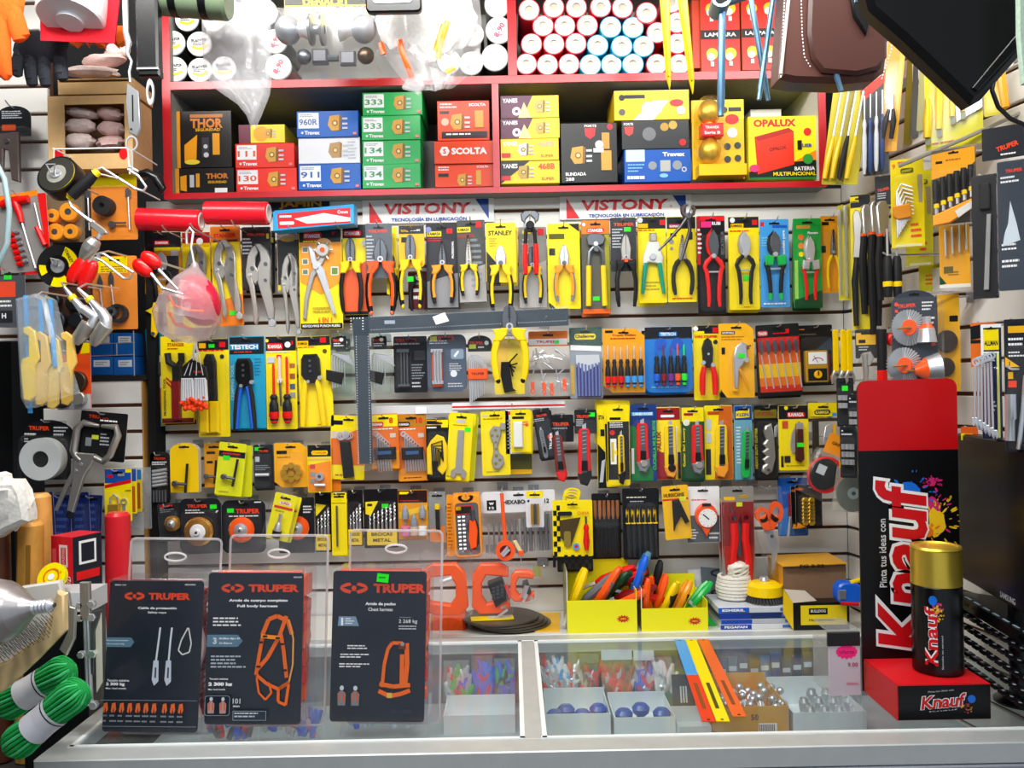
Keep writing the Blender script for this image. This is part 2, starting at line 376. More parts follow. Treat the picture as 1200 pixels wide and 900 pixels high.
def d_thor(m,x0,y0,x1,y1):
    W,H=x1-x0,y1-y0
    m.r(x0,y0,x0+W*.13,y1,'ce89818'); big=H>45
    if big:
        m.r(x0+W*.3,y0+4,x1-10,y0+8,'cb87028'); m.t('THOR',x0+W*.58,y0+H*.22,H*.17,'cd88028',W*.55,bold=.04); m.t('SEGURIDAD',x0+W*.6,y0+H*.335,H*.05,'gold',W*.42)
        m.pr([(x0+W*.2,y0+H*.6),(x0+W*.42,y0+H*.42),(x0+W*.4,y0+H*.85),(x0+W*.2,y0+H*.9)],'cf0a010'); m.c(x0+W*.33,y0+H*.9,9,'cf4d838',3)
        m.r(x0+W*.5,y0+H*.47,x0+W*.62,y0+H*.82,'c3a3a42'); m.c(x0+W*.56,y0+H*.63,2.5,'lgry'); m.r(x0+W*.68,y0+H*.4,x0+W*.8,y0+H*.78,'ce8a020'); m.c(x0+W*.57,y0+H*.78,3,'lgry')
    else:
        m.t('THOR',x0+W*.74,y0+H*.3,H*.2,'cd88028',W*.36,bold=.04); m.t('SEGURIDAD',x0+W*.74,y0+H*.52,H*.09,'gold',W*.3); m.r(x0+W*.7,y0+H*.74,x0+W*.9,y0+H*.94,'wht')
        m.pr([(x0+W*.15,y0+H*.3),(x0+W*.25,y0+H*.25),(x0+W*.25,y0+H*.85),(x0+W*.15,y0+H*.8)],'cf0a010'); m.r(x0+W*.3,y0+H*.25,x0+W*.37,y0+H*.7,'lgry'); m.r(x0+W*.4,y0+H*.2,x0+W*.46,y0+H*.7,'ce8a020')
carton('small flat black lock box under the tall one',201,197,274,229,'c1c1a18',d_thor,name='lock_box')
carton('tall black lock box with orange spine',203,130,272,196.5,'c1c1a18',d_thor,depth=60,Y=2.24)
carton('red lock box numbered 130 at the bottom of its stack',277,197,348,225,RDD,d_travex('130'))
carton('red lock box numbered 111 under the yellow box',276,168,345,196.5,RDD,d_travex('111'))
def d_yd(m,x0,y0,x1,y1):m.r(x0,y0,x0+14,y1,'c6a1838'); m.c(x0+26,(y0+y1)/2,9,'cf8a810'); lockpic(m,x1-18,(y0+y1)/2,12)
carton('yellow and maroon lock box on top of the red boxes',280,146,334,167.5,'cf8e020',d_yd,Y=2.25)
carton('blue lock box numbered 911 at the bottom of its stack',350,192,423,222,BLU,d_travex('911'))
def d_white(m,x0,y0,x1,y1):lockpic(m,x0+46,(y0+y1)/2,20,'cc09860','ca87840'); m.ln(x0+58,y0+5,x1-3,y1-3,6,'lgry')
carton('white lock box between the two blue boxes',350,161,422,191.5,'ceef0f4',d_white,Y=2.228)
carton('blue lock box numbered 960R on top of its stack',348,130,420,160.5,BLU,d_travex('960R'),Y=2.222)
for i,(n,y)in enumerate((('134',192),('134',164),('333',135.5),('333',108))):
    carton(('green lock box numbered 134 at the bottom of the green stack','green lock box numbered 134, second from the bottom','green lock box numbered 333 under the topmost green one','green lock box numbered 333 on top of the green stack')[i],
           425-(1 if i==2 else 0),y,493+(2 if i==3 else 0),y+28.3 if i<3 else 135,GRN,d_travex(n),Y=2.22+.004*(i%2))
def d_sc(k):
    def f(m,x0,y0,x1,y1):
        W,H=x1-x0,y1-y0
        if k==1:m.t('SCOLTA',x0+W*.57,y0+H*.45,H*.3,'wht',W*.58,bold=.05); m.pr(circ(x0+W*.17,y0+H*.45,6,6),'wht'); m.t('S',x0+W*.17,y0+H*.45,6,RDD,bold=.04)
        elif k==0:m.ln(x0+4,y0+3,x0+24,y0+9,2,'wht'); m.r(x0+4,y0+11,x0+16,y0+15,'blk'); lockpic(m,x0+34,y0+19,15); m.r(x0+48,y0+8,x0+54,y0+25,'cd8a038'); m.t('SCOLTA',x1-14,y0+4,2.5,'wht',14)
        else:
            m.ln(x0+3,y0+3,x0+26,y0+10,2,'wht'); m.t('SCOLTA',x1-14,y0+5,3.4,'wht',20,bold=.04); m.r(x0+3,y0+12,x0+14,y0+15,'blk'); lockpic(m,x0+26,y0+25,20); m.r(x0+44,y0+12,x0+54,y0+32,'cd8a038'); m.c(x0+9,y0+25,4.5,'cf8c0a0'); m.r(x0+5,y1-10,x1-3,y1-3,'blk'); m.ln(x0+10,y1-8,x1-5,y1-4,1,'wht')
    return f
SCO='ced4410'
carton('orange lock box at the bottom of its stack',510,192,580,219,SCO,d_sc(0))
carton('orange box with large white name, in the middle',509,165,581,191.5,SCO,d_sc(1),Y=2.218)
carton('tall orange lock box on top of its stack',513,118,574,164.5,SCO,d_sc(2),Y=2.24)
def d_yan(k):
    def f(m,x0,y0,x1,y1):
        W,H=x1-x0,y1-y0; nx=x0+W*.16
        if k<2:m.pr([(x0,y0),(x0+W*.55,y0),(x0+W*.38,y1),(x0,y1)],'c5a1440'); m.pr([(x0+W*.4,y0+H*.3),(x0+W*.52,y1),(x0+W*.3,y1)],'cffe890'); m.c(x0+W*.27,y0+H*.7,5,'wht'); m.c(x0+W*.27,y0+H*.7,2,'c5a1440')
        if k==3:m.pr([(x0,y0),(x0+W*.5,y0),(x0,y1)],'c281828')
        m.t('YANES',nx,y0+H*.22,H*.2,'wht',W*.26,bold=.03)
        if k>=2:m.t('468B',x0+W*.78,y0+H*.25,H*.28,'ored' if k==3 else 'cf8b088',W*.28,bold=.03); m.t('SUPER',x0+W*.8,y0+H*.8,H*.14,'cb07010',W*.22); m.r(x0+1,y0+H*.65,x0+W*.17,y0+H*.85,'red')
        lockpic(m,x0+W*(.7 if k<2 else .42),y0+H*.5,H*.62,'cc8a84c' if k!=2 else 'ce8e4d8','c7a6020')
    return f
for i,(y0,y1)in enumerate(((112,138),(138.5,162),(162.5,188),(188.5,215))):
    carton(('yellow and maroon lock box on top of its stack','yellow and maroon lock box, second from the top','yellow lock box numbered 468B with pale picture','yellow lock box numbered 468B with dark corner')[i],
           587,y0,655+(i%2),y1,'cfcd818',d_yan(i),Y=2.222+.003*(i%2))
def d_fort(m,x0,y0,x1,y1):
    m.pr([(x0+28,y0+6),(x0+41,y0+6),(x0+40,y0+15),(x0+34.5,y0+19),(x0+29,y0+15)],'red'); m.c(x1-8,y0+5,3.5,'red'); lockpic(m,x0+23,y0+38,22); m.r(x0+48,y0+12,x0+57,y0+31,'cc89030'); m.r(x0+47,y0+33,x0+59,y1-14,'cd8a038'); m.c(x0+45,y0+26,5,'lgry'); m.r(x0+38,y0+30,x0+50,y0+35,'slv')
    m.t('FORTE',x0+35,y0+4,3,'wht',14); m.t('BLINDADA',x0+17,y1-10,4,'wht',24,bold=.03); m.t('288',x0+10,y1-4,4,'wht',10)
carton('square black lock box in shrink film',658,144,724,214,'c1a1a1a',d_fort)
def d_by(m,x0,y0,x1,y1):m.pr([(x0+22,y1),(x0+46,y0+12),(x0+64,y0+12),(x0+46,y1)],'wht'); m.c(x0+40,y0+21,8,'lgry'); m.c(x0+50,y0+21,6.5,'slv'); m.r(x0+12,y0+5,x0+36,y0+9,'blk'); m.c(x0+9,y0+8,3.5,'blk'); m.c(x0+9,y0+25,3.8,'c585850'); m.c(x1-15,y0+15,8,'red',4); m.c(x1-10,y0+24,5,'wht')
def d_bk(m,x0,y0,x1,y1):m.pr([(x0+3,y0+7),(x0+14,y0+7),(x0+13,y0+15),(x0+8.5,y0+18),(x0+4,y0+15)],'cd04038'); m.t('FORTE',x0+8,y0+4,3,'wht',11); m.c(x0+32,y0+16,8,'c707478'); m.c(x0+50,y0+8,5,'cb89038'); m.c(x0+60,y0+6,5,'cc8a040'); m.c(x1-8,y1-7,4,'red')
def d_bt(m,x0,y0,x1,y1):m.r(x0+2,y0,x0+24,y0+14,'cc4e4f4'); m.t('Travex',x0+58,y0+6,5,'wht',26,bold=.04); m.c(x0+33,y0+19,5,'gry'); m.r(x0+42,y0+13,x0+54,y0+26,'cb0b4b0'); m.c(x0+62,y0+19,5.5,'c90989c'); m.ln(x0+4,y0+17,x0+24,y0+28,3,'c80c0e8'); m.ln(x0+3,y1-7,x0+26,y1-3,1,'wht',.9); m.c(x0+46,y1-7,5,'c80c0e8',2.5); m.ring(x1-8,y1-14,3,1.8,-.3,-.2,'lgry')
carton('blue doorknob box at the bottom',732,175,810,213,'c1458b4',d_bt)
carton('glossy dark doorknob box in the middle',729,141,808,174.5,'c34383c',d_bk,Y=2.222)
carton('yellow doorknob box on top of the dark one',720,106,808,140.5,'cfac818',d_by,Y=2.228,top='cf0e8d8')
def d_op(m,x0,y0,x1,y1):
    m.t('OPALUX',x0+31,y0+8,9,'cd01818',50,bold=.05); m.pr([(x0+48,y1-18),(x1-2,y1-34),(x1-2,y1-14),(x0+48,y1-14)],'cff9010'); m.pr([(x0,y1-9),(x0+50,y1-20),(x1-2,y1-22),(x1-2,y1),(x0,y1)],'c16241a'); m.r(x0,y1-2.5,x1,y1,'c18803a')
    m.pr([(x0+7,y0+24),(x0+47,y0+14),(x0+53,y0+18),(x0+53,y0+57),(x0+10,y0+68)],'cea3010'); m.pr([(x0+7,y0+24),(x0+47,y0+14),(x0+53,y0+18),(x0+11,y0+29)],'cb81c08'); m.t('OPALUX',x0+34,y0+38,4,'c5a1008',20,rot=8)
    m.c(x1-13,y0+19,4.5,'red'); m.c(x1-13,y0+51,6,'c38a040'); m.t('USB',x1-14,y0+35,4,'c2048a0',11,bold=.04); m.r(x1-25,y0+29,x1-20,y0+40,'blk')
    m.t('BATERIA',x1-17,y1-12,4.5,'wht',24,bold=.03); m.t('MULTIFUNCIONAL',x1-29,y1-6,4.5,'yel',50,bold=.03); m.c(x0+6,y1-13,6,'cff3878',4.5); m.r(x1-2.5,y0,x1,y1,'wht')
carton('yellow battery box with a red battery picture',878,136,960,210,'cf8ec10',d_op,name='battery_box')
carton('small white box lying behind the battery box',880,128,916,150,'ce8e8e8',lambda*a:0,Y=2.33,name='carton',depth=30)
carton('grey carton behind the green lock boxes',496,165,512,222,'c3a3c3a',lambda*a:0,Y=2.31,name='carton',depth=40)
# gold doorknob blister beside the dark boxes
t=T('doorknob_pack','yellow doorknob card with two brass knobs in clear plastic','doorknob',842,210,2.23); m=t.mb(); m.box(812,117,873,210,0,4,'cf4c414',.3); m.box(815,197,870,210,-20,0,'cf4c414',.3)
m.pr([(848,117),(873,117),(873,140),(850,140)],'yel'); m.c(850,129,4,'blk'); m.r(855,126,870,131,'blk'); m.c(859,140,8,'red',6); m.c(859,156,6,'wht')
for a,b in((853,172),(865,171),(853,187),(865,186)):m.c(a,b,4,'c3a4448')
t.part('card',m)
for y in(136,181):
    m=t.mb(); m.ball((829,y,-14),(13,15,12),'GD',18); m.lathe([(5,0),(6,4),(10,8)],(829,y+(10 if y<150 else-16),-14),(0,1,0),'GD',16); t.part('doorknob',m)
m=t.mb(); m.box(818,151,843,166,-24,-8,'PR',1); m.t('TRAVEX',830,156,3,'wht',16,d=-24.2); m.t('Serie B',830,162,3.5,'wht',18,d=-24.2); t.part('band',m)
m=t.mb(); m.prism(rrect(813,119,846,197,14),-28,0,'CL',4); t.part('blister',m)

# tape rolls and cans on the upper shelf
rolls=[]
X=lambda a:600+a/3.75
raw=[(75,42,'r'),(183,30,'r'),(283,30,'r'),(390,28,'r'),(486,32,'r'),(592,55,'w'),(137,112,'r'),(232,112,'r'),(331,110,'r'),(434,118,'c'),(532,120,'c'),(638,142,'r'),(726,98,'r'),
       (86,192,'r'),(184,192,'r'),(281,190,'r'),(377,198,'c'),(483,202,'c'),(578,203,'c'),(727,190,'r'),(63,280,'r'),(156,283,'r'),(251,281,'r'),(345,284,'c'),(437,283,'c'),(532,281,'c'),(637,282,'r'),(735,282,'r'),(700,10,'r')]
GR={'r':'red tape rolls on the upper shelf','c':'blue tape rolls on the upper shelf','w':'red tape rolls on the upper shelf'}
row=lambda y:'top row' if y<60 else('second row down' if y<150 else('third row down' if y<230 else 'bottom row'))
cnt={}
src={}
nth=['first','second','third','fourth','fifth','sixth','seventh']
for a,b,k in sorted(raw,key=lambda q:(q[1]>65,q[1]>155,q[1]>235,q[0])):
    px,py=X(a),b/3.75; rw=row(b); key=(rw,k=='c'); cnt[key]=cnt.get(key,0)+1
    lab='%s tape roll stacked end-on, %s, %s from the shelf divider'%('blue' if k=='c' else 'red',rw,nth[cnt[key]-1])
    if k not in src:
        t=T('tape_roll',lab,'tape roll',px,py,2.22,GR[k]); m=t.mb(); cc='c18a8cc' if k=='c' else 'pe0283c'
        m.lathe([(0,3.5),(5,3),(5,90)],(px,py,0),(0,0,1),'cd8ccb8',20); m.lathe([(5,3.2),(5,0),(11.3,0),(11.6,.4)],(px,py,0),(0,0,1),'cf6f2ee',24)
        t.part('core',m,ang=50)
        m=t.mb(); m.lathe([(11.6,.4),(12.6,.6),(12.8,2),(12.8,90),(0,90)],(px,py,0),(0,0,1),cc,24); t.part('tape',m,ang=50); src[k]=t.o
    else:
        o=src[k].copy(); COL.objects.link(o); o.location=P(px,py,2.22+.006*((a*7)%3)); o['label']=lab
        for ch in src[k].children:c=ch.copy(); COL.objects.link(c); c.parent=o
def can(px,py,r,lab,prt,capc='cf6f6f4',group='cans lying on the upper shelf'):
    t=T('glue_can',lab,'can',px,py,2.225,group,solo=True); m=t.mb(); m.lathe([(0,.5),(r*.8,.5),(r*.82,0),(r*.95,0),(r,1.2),(r,3),(r*.96,4),(r*.96,70),(0,70)],(px,py,0),(0,0,1),capc,24,['cfafafa']*2+[capc]*2+['ce8e8e8']*2+['c3a3a3c']*2)
    rnd=random.Random(px)
    if prt=='y':m.t('Ranita',px,py-r*.3,r*.3,'c2a2a30',r*1.2,rot=8); m.pr(circ(px,py,r*.75,12,r*.5,20,150)+circ(px,py,r*.5,12,r*.3,150,20),'yel'); m.ln(px-r*.5,py-r*.05,px+r*.5,py+r*.2,2,'c4a4a4c')
    elif prt=='r':m.t('OATEY' if False else '8-90',px,py,r*.4,'ce03058',r*1.1,rot=60); m.ln(px-r*.4,py+r*.3,px+r*.4,py+r*.55,1,'ce88098')
    t.part('x',m,ang=50)
for i,(x,y,r,k)in enumerate([(202,50,14.5,'y'),(204,81,15,'y'),(218.5,22,14,'y'),(233,51,14.5,'y'),(234,82,14.5,'y'),(250,22,14,'y'),(262,80,14.5,'y'),(309,14,16,'r'),(326,78,15.5,'r'),(322,48,14.5,'r'),
                                  (583,5,15.5,'n'),(585,35,16,'r'),(580,67,16,'n'),(553,40,14,'r'),(552,74,14,'r'),(612-20-66,72,14,'n')]):
    can(x,y,r,['white lidded can in the shelf corner by the side panel','white lidded can below the corner can','white lidded can at the top near the side panel','white lidded can second in its row, half behind the hanging bag','white lidded can in the bottom row beside the plastic bag','white lidded can at the top under the tape roll','white lidded can behind the clear plastic bag',
                  'white can with pink print at the top beside the knob pack','white can with pink print at the bottom beside the knob pack','white can end just behind the knob pack edge','plain white can at the top beside the shelf divider','white can with red print in the middle beside the divider','plain white can at the bottom beside the divider','white can behind the bagged hoses, upper','white can behind the bagged hoses, lower','plain white can behind the bagged hoses near the knob pack'][i],k)
# bulb cartons at the right of the upper shelf
def d_bulb(m,x0,y0,x1,y1):
    W,H=x1-x0,y1-y0
    m.r(x0,y0+H*.44,x1,y0+H*.56,'c2a1416'); m.t('LAMPARA',x0+W*.5,y0+H*.5,H*.05,'wht',W*.8)
    for fx in(.28,.75):
        for fy in(.17,.75):m.c(x0+W*fx,y0+H*fy,W*.15,'cffc828'); m.c(x0+W*(fx-.03),y0+H*(fy+.04),W*.1,'cfff4d8'); m.r(x0+W*fx-2,y0+H*(fy+.1),x0+W*fx+2,y0+H*(fy+.16),'ce8e0d8')
for i,(x0,x1)in enumerate(((822,868),(870,913))):carton('red light bulb box on the upper shelf, %s'%('behind the blue rod' if i==0 else 'beside the brown bag'),x0,-5,x1,86-i*4,'cdc2818',d_bulb,Y=2.23,name='bulb_box',side='cb8582c')
carton('red light bulb box set back beside the tape rolls',812,0,821,80,'cc84020',lambda*a:0,Y=2.24,name='bulb_box')
# ---------------------------------------------------------------- hanging packs
_hook=None; USED={}
def hook(px,py,Y,what,front=.035,wall=None):
    """chrome peg from the wall groove, through the pack's slot"""
    global _hook
    t0=P(px,py,Y)
    if _hook is None:
        a=MB(sc=.001,up=1); a.tube([(0,-2,0),(0,0,-8),(0,0,-80),(0,2,-98),(0,9,-106)],1.6,'ST',6)
        b=MB(sc=.001,up=1); b.box(-14,-12,14,8,-2,0,'sa8acb0',.8); _hook=(a.mesh('peg'),b.mesh('plate'))
    o=link('wall_hook',None,None,(t0.x,WY-.001,t0.z+.002)); o.empty_display_size=.02
    k=(WY-(Y-front))/.106
    tag(o,'chrome hook holding the '+' '.join(what.split()[:12]),'hook','chrome hooks in the slat wall')
    a=link('peg',_hook[0],o); a.scale=(1,k,1); link('plate',_hook[1],o); return o
def sticker(m,x,y,w=11,h=7,col='lime',rot=0):return m.pr(rot_pts([(x-w/2,y-h/2),(x+w/2,y-h/2),(x+w/2,y+h/2),(x-w/2,y+h/2)],x,y,rot),col)
def pack(name,label,cat,box,bg,draw=None,tool=None,rot=0,Y=2.19,shape='rect',hdr=None,slot=True,bl=None,group=None,hk=True,thick=.7,rz=0,extra=0,bag=None):
    x0,y0,x1,y1=box; cx=(x0+x1)/2
    t=T(name,label,cat,cx,y0+4,Y,group,rot,rz); m=t.mb(); W=x1-x0
    if shape=='cham':c_=W*.22; pts=[(x0,y0),(x1-c_,y0),(x1,y0+c_*.8),(x1,y1),(x0+c_,y1),(x0,y1-c_*.8)]
    elif shape=='round':pts=rrect(x0,y0,x1,y1,min(8,W*.2))
    elif shape=='dome':pts=[(x0,y1),(x0,y0+W*.3)]+circ(cx,y0+W*.3,W/2,12,W*.3,180,360)+[(x1,y1)]
    else:pts=rrect(x0,y0,x1,y1,1.5,2)
    m.prism(pts,0,thick,bg,0,'ccfc9bc')
    if hdr:m.r(x0+.3,y0+.3,x1-.3,hdr[0],hdr[1])
    if draw:draw(m)
    if slot:m.pr([(cx-6,y0+4),(cx-2,y0+4),(cx,y0+2.4),(cx+2,y0+4),(cx+6,y0+4),(cx+6,y0+6),(cx-6,y0+6)],'c181410')
    t.part('card',m)
    if tool:tool(t)
    if bl is not False:
        b=bl or(x0+W*.08,y0+(y1-y0)*.2,x1-W*.08,y1-3,9); m=t.mb(); m.prism(rrect(b[0],b[1],b[2],b[3],min(6,(b[2]-b[0])*.2)),-b[4],-.8,'CL',2.5); t.part('blister',m)
    if bag:m=t.mb(); m.prism(rrect(bag[0],bag[1],bag[2],bag[3],5),-bag[4],-.5,'FILM',4); t.part('plastic_bag',m)
    for i in range(extra):      # the packs hanging behind on the same hook
        pass
    if hk:hook(cx,y0+4,Y,label)
    return t
# ---- tools
def pliers(t,cx,y0,py,y1,w,jaw='combi',head='DS',grip='PB',grip2=None,collar=None,d=-5,th=4,name='pliers',k=1,tips=None):
    """jaws from y0 to the pivot at py, two curved grips down to y1, full width w"""
    m=t.mb(); L=py-y0; a=w*.2
    if jaw=='combi':pts=[(-a,L),(-a*1.15,L*.45),(-a*.75,L*.1),(-a*.3,0),(0,0)]
    elif jaw=='long':pts=[(-a*.9,L),(-a*.8,L*.6),(-a*.3,L*.15),(-a*.16,0),(0,0)]
    elif jaw=='diag':pts=[(-a,L),(-a*1.25,L*.55),(-a*.7,L*.15),(-a*.1,0),(0,L*.1)]
    elif jaw=='pin':pts=[(-a*.5,L),(-a*.7,L*.75),(-a*1.7,L*.55),(-a*2,L*.3),(-a*1.5,L*.05),(-a*.3,0),(0,L*.05),(0,L*.16),(-a*.9,L*.25),(-a*1.0,L*.42),(0,L*.7)]
    elif jaw=='crimp':pts=[(-a*1.1,L),(-a*1.45,L*.8),(-a*1.5,L*.2),(-a*1.1,L*.04),(-a*.4,0),(0,0)]
    else:pts=[(-a,L),(-a,0),(0,0)]
    for sg in(-1,1):
        q=[(cx+sg*(-x),y0+y)for x,y in pts]; q.append((cx,y0+L)); m.prism(q,d-th/2,d+th/2,head,.8)
    m.disc(cx,py-L*.12,a*.55,d-th/2-1,d+th/2,'ST' if head!='ST' else 'DS',14,.4); m.disc(cx,py-L*.12,a*.28,d-th/2-1.6,d,'DS',10)
    if jaw in('combi','long'):
        for i in range(5):m.r(cx-a*.3,y0+L*(.12+.09*i),cx+a*.3,y0+L*(.12+.09*i)+.5,'c303438'); m.v[-4:]=[(x,(d-th/2-.15)*m.sc,z)for x,y,z in m.v[-4:]]
    t.part('jaws',m)
    H=y1-py
    for sg in(-1,1):
        m=t.mb(); path=[(.10,-.02),(.26,.08),(.38,.22),(.455,.42),(.46,.64),(.42,.84),(.37,1)]
        pp=[(cx+sg*x*w*k,py+y*H,d)for x,y in path]; rr=[w*q*1.22 for q in(.07,.105,.095,.085,.085,.088,.06)]
        m.tube(pp,rr,grip,8,.8)
        if grip2:
            m.tube([(x-sg*w*.04,y,dd-1.2)for x,y,dd in pp[1:6]],[q*.72 for q in rr[1:6]],grip2,7,.8)
        if collar:
            m.prism([(cx+sg*w*.04,py-H*.03),(cx+sg*w*.5,py+H*.0),(cx+sg*w*.43,py+H*.09),(cx+sg*w*.48,py+H*.22),(cx+sg*w*.24,py+H*.22),(cx+sg*w*.08,py+H*.10)],d-th*.8,d+th*.6,collar,1)
        if tips:m.ball((pp[-1][0],pp[-1][1]-2,d),(w*.08,3.5,w*.08),tips,8)
        t.part('handle',m)
def shears(t,cx,y0,py,y1,w,blade,g1,body,tip=None,cs=0,d=-5):
    """garden secateurs with a curved blade and a hooked counter blade"""
    m=t.mb(); L=py-y0; m.prism([(cx-w*.05,py+2),(cx-w*.22,y0+L*.55),(cx-w*.16,y0+L*.2),(cx+w*.02,y0),(cx+w*.2,y0+L*.25),(cx+w*.26,y0+L*.6),(cx+w*.14,py+3)],d-1.2,d+.5,blade,.4); t.part('blade',m)
    m=t.mb(); m.prism([(cx-w*.02,py+4),(cx-w*.28,py-L*.2),(cx-w*.32,y0+L*.5),(cx-w*.26,y0+L*.18),(cx-w*.02,y0-2),(cx-w*.14,y0+L*.3),(cx-w*.14,y0+L*.6),(cx+w*.08,py-2)],d+.6,d+3,body,.5)
    m.disc(cx,py-1,w*.11,d-3.2,d+2,'ST',12,.5); t.part('hook_blade',m)
    for sg in(-1,1):
        m=t.mb(); H=y1-py; path=[(.08,0),(.3,.1),(.4,.2),(.3,.32),(.24,.6),(.22,.85),(.25,1)]
        m.tube([(cx+sg*x*w,py+y*H,d)for x,y in path],[w*q for q in(.09,.12,.1,.1,.095,.09,.07)],g1,8,.7)
        if tip:m.tube([(cx+sg*x*w,py+y*H,d-.6)for x,y in path[-2:]],[w*.1,w*.08],tip,8,.7)
        if cs:m.prism([(cx+sg*w*.05,py+1),(cx+sg*w*.42,py-L*.02),(cx+sg*w*.45,py+H*.22),(cx+sg*w*.12,py+H*.24)],d-4,d+2,cs,1)
        t.part('handle',m)
    m=t.mb(); m.tube([(cx-w*.22,py+(y1-py)*.3,d),(cx+w*.22,py+(y1-py)*.3,d)],w*.05,'ST',6); t.part('spring',m)
def lockpliers(t,cx,y0,y1,w,lean=0,d=-6,hole=True):
    """nickel locking pliers: curved jaws, lever and adjusting screw"""
    L=y1-y0; X_=lambda f:cx+f*w; Y_=lambda f:y0+f*L
    def S(pts):return[(X_(x+lean*(y-.5)),Y_(y))for x,y in pts]
    m=t.mb(); m.prism(S([(-.06,.0),(.14,.0),(.36,.08),(.46,.2),(.44,.34),(.4,.52),(.5,.8),(.46,.92),(.28,.93),(.14,.7),(-.02,.48),(.0,.3),(.12,.2),(.1,.1)]),d-3,d+3,'NI',1)
    m.disc(X_(.3+lean*-.25),Y_(.25),w*.07,d-4,d,'DS',10); m.disc(X_(.26),Y_(.45),w*.06,d-4,d,'DS',10)
    m.tube([(X_(.38+lean*.4),Y_(.9),d),(X_(.4+lean*.46),Y_(.97),d)],w*.07,'ST',8); m.disc(X_(.4+lean*.48),Y_(.975),w*.13,d-3,d+2,'ST',10,.5); t.part('upper_jaw',m)
    m=t.mb(); m.prism(S([(-.04,.01),(-.2,.05),(-.34,.15),(-.42,.3),(-.3,.4),(-.12,.5),(.06,.42),(.02,.34),(-.1,.26),(-.06,.16),(.04,.1)]),d-2,d+2.5,'NI',1); m.disc(X_(-.2),Y_(.3),w*.07,d-4,d,'DS',10); t.part('lower_jaw',m)
    m=t.mb(); m.prism(S([(-.42,.3),(-.3,.33),(-.16,.5),(-.12,.7),(-.06,.9),(-.16,1),(-.24,.96),(-.26,.75),(-.34,.52),(-.44,.4)]),d-2.4,d+2,'NI',1); m.disc(X_(-.3),Y_(.38),w*.06,d-4,d,'ST',10); t.part('lever',m)
def sdriver(m,x,y0,ym,y1,r,blade='ST',grip='PB',g2=None,d=-5,x1=None):
    x1=x if x1 is None else x1; xm=x+(x1-x)*(ym-y0)/(y1-y0)
    m.tube([(x,y0,d),(x,y0+2,d),(xm,ym,d)],[r*.16,r*.28,r*.28],blade,6)
    L=y1-ym; f=lambda k:(xm+(x1-xm)*k,ym+L*k,d)
    m.tube([f(0),f(.1),f(.2),f(.34),f(.55),f(.85),f(1)],[r*.5,r*.85,r*.6,r*.95,r,r*.9,r*.5],grip,9)
    if g2:m.tube([f(.6),f(.75),f(.98)],[r*1.04,r*1.08,r*.6],g2,9)
def knife(t,cx,y0,y1,w,body,chan='DS',slid='PB',lean=0,end=None,knob=None,d=-4,name='knife'):
    """snap-off cutter: body with a blade channel, slider and blade tip"""
    L=y1-y0; X_=lambda f,y:cx+f*w+lean*(y-.5)*w
    S=lambda pts:[(X_(x,y),y0+y*L)for x,y in pts]
    m=t.mb(); m.prism(S([(-.42,.08),(-.3,.03),(.3,.03),(.42,.08),(.44,.55),(.5,.78),(.46,.92),(.2,1),(-.3,1),(-.46,.9),(-.46,.6)]),d-3,d+3,body,1.2); o=t.part('body',m)
    m=t.mb(); m.prism(S([(-.17,.05),(.17,.05),(.17,.82),(-.17,.82)]),d-3.6,d-2.4,chan); m.prism(S([(-.15,.07),(-.15,-.03),(.13,-.07),(.15,.07)]),d-1,d+.4,'ST')
    for i in range(6):
        y=.1+.07*i; m.prism(S([(-.14,y),(.14,y-.012),(.14,y),(-.14,y+.012)]),d-3.8,d-3.5,'ST')
    t.part('blade',m)
    m=t.mb(); m.prism(S([(-.2,.6),(.2,.6),(.22,.78),(-.22,.78)]),d-6,d-3,slid,.6)
    for i in range(4):m.prism(S([(-.16,.63+.035*i),(.16,.63+.035*i),(.16,.64+.035*i),(-.16,.64+.035*i)]),d-6.5,d-6,slid)
    t.part('slider',m)
    if end:m=t.mb(); m.prism(S([(-.5,.84),(.5,.76),(.54,.9),(.2,1.06),(-.3,1.02)]),d-3.6,d+3.2,end,1.2); t.part('end_cap',m)
    if knob:m=t.mb(); m.disc(X_(.05,.86),y0+.86*L,w*.3,d-5.5,d-2,knob,14,.8); t.part('knob',m)
def hexset(m,cx,y0,n,w,h,col='ST',d=-4,lean=0,r=.9):
    for i in range(n):
        k=i/(n-1)if n>1 else 0; x=cx-w/2+k*w*.55; yt=y0+k*h*.22; xe=cx+w/2-(1-k)*w*.12
        m.tube([(x+lean,y0+h-k*h*.1,d),(x,yt+2,d),(x+1.5,yt,d),(xe-w*.1*(1-k),yt+h*.08+k*2,d)],r*(1.25-.6*k),col,6)
def drillbit(m,x,y0,y1,r,col='DS',d=-3):
    pts=[]; n=int((y1-y0)/1.6); m.tube([(x,y1,d),(x,y0+(y1-y0)*.62,d)],r,col,6)
    m.tube([(x+sin(i*1.5)*r*.45,y0+(y1-y0)*.62*i/n,d+cos(i*1.5)*r*.45)for i in range(n+1)],[r*.2]+[r*.72]*n,col,6)
def wrench(m,cx,y0,y1,w,col='ST',d=-3,ang=0,ring=True):
    """open-end spanner, drawn upright then turned"""
    L=y1-y0; q=[(-.18,.2),(-.5,.14),(-.5,.03),(-.2,0),(-.2,.09),(.2,.11),(.2,.01),(.5,.05),(.5,.15),(.18,.2),(.14,.8),(-.14,.8)]
    m.prism(rot_pts([(cx+x*w,y0+y*L)for x,y in q],cx,(y0+y1)/2,ang),d-1,d+1,col,.3)
    (x,y),=rot_pts([(cx,y0+.88*L)],cx,(y0+y1)/2,ang); m.ring(x,y,w*.42,w*.22,d-1,d+1,col,14)
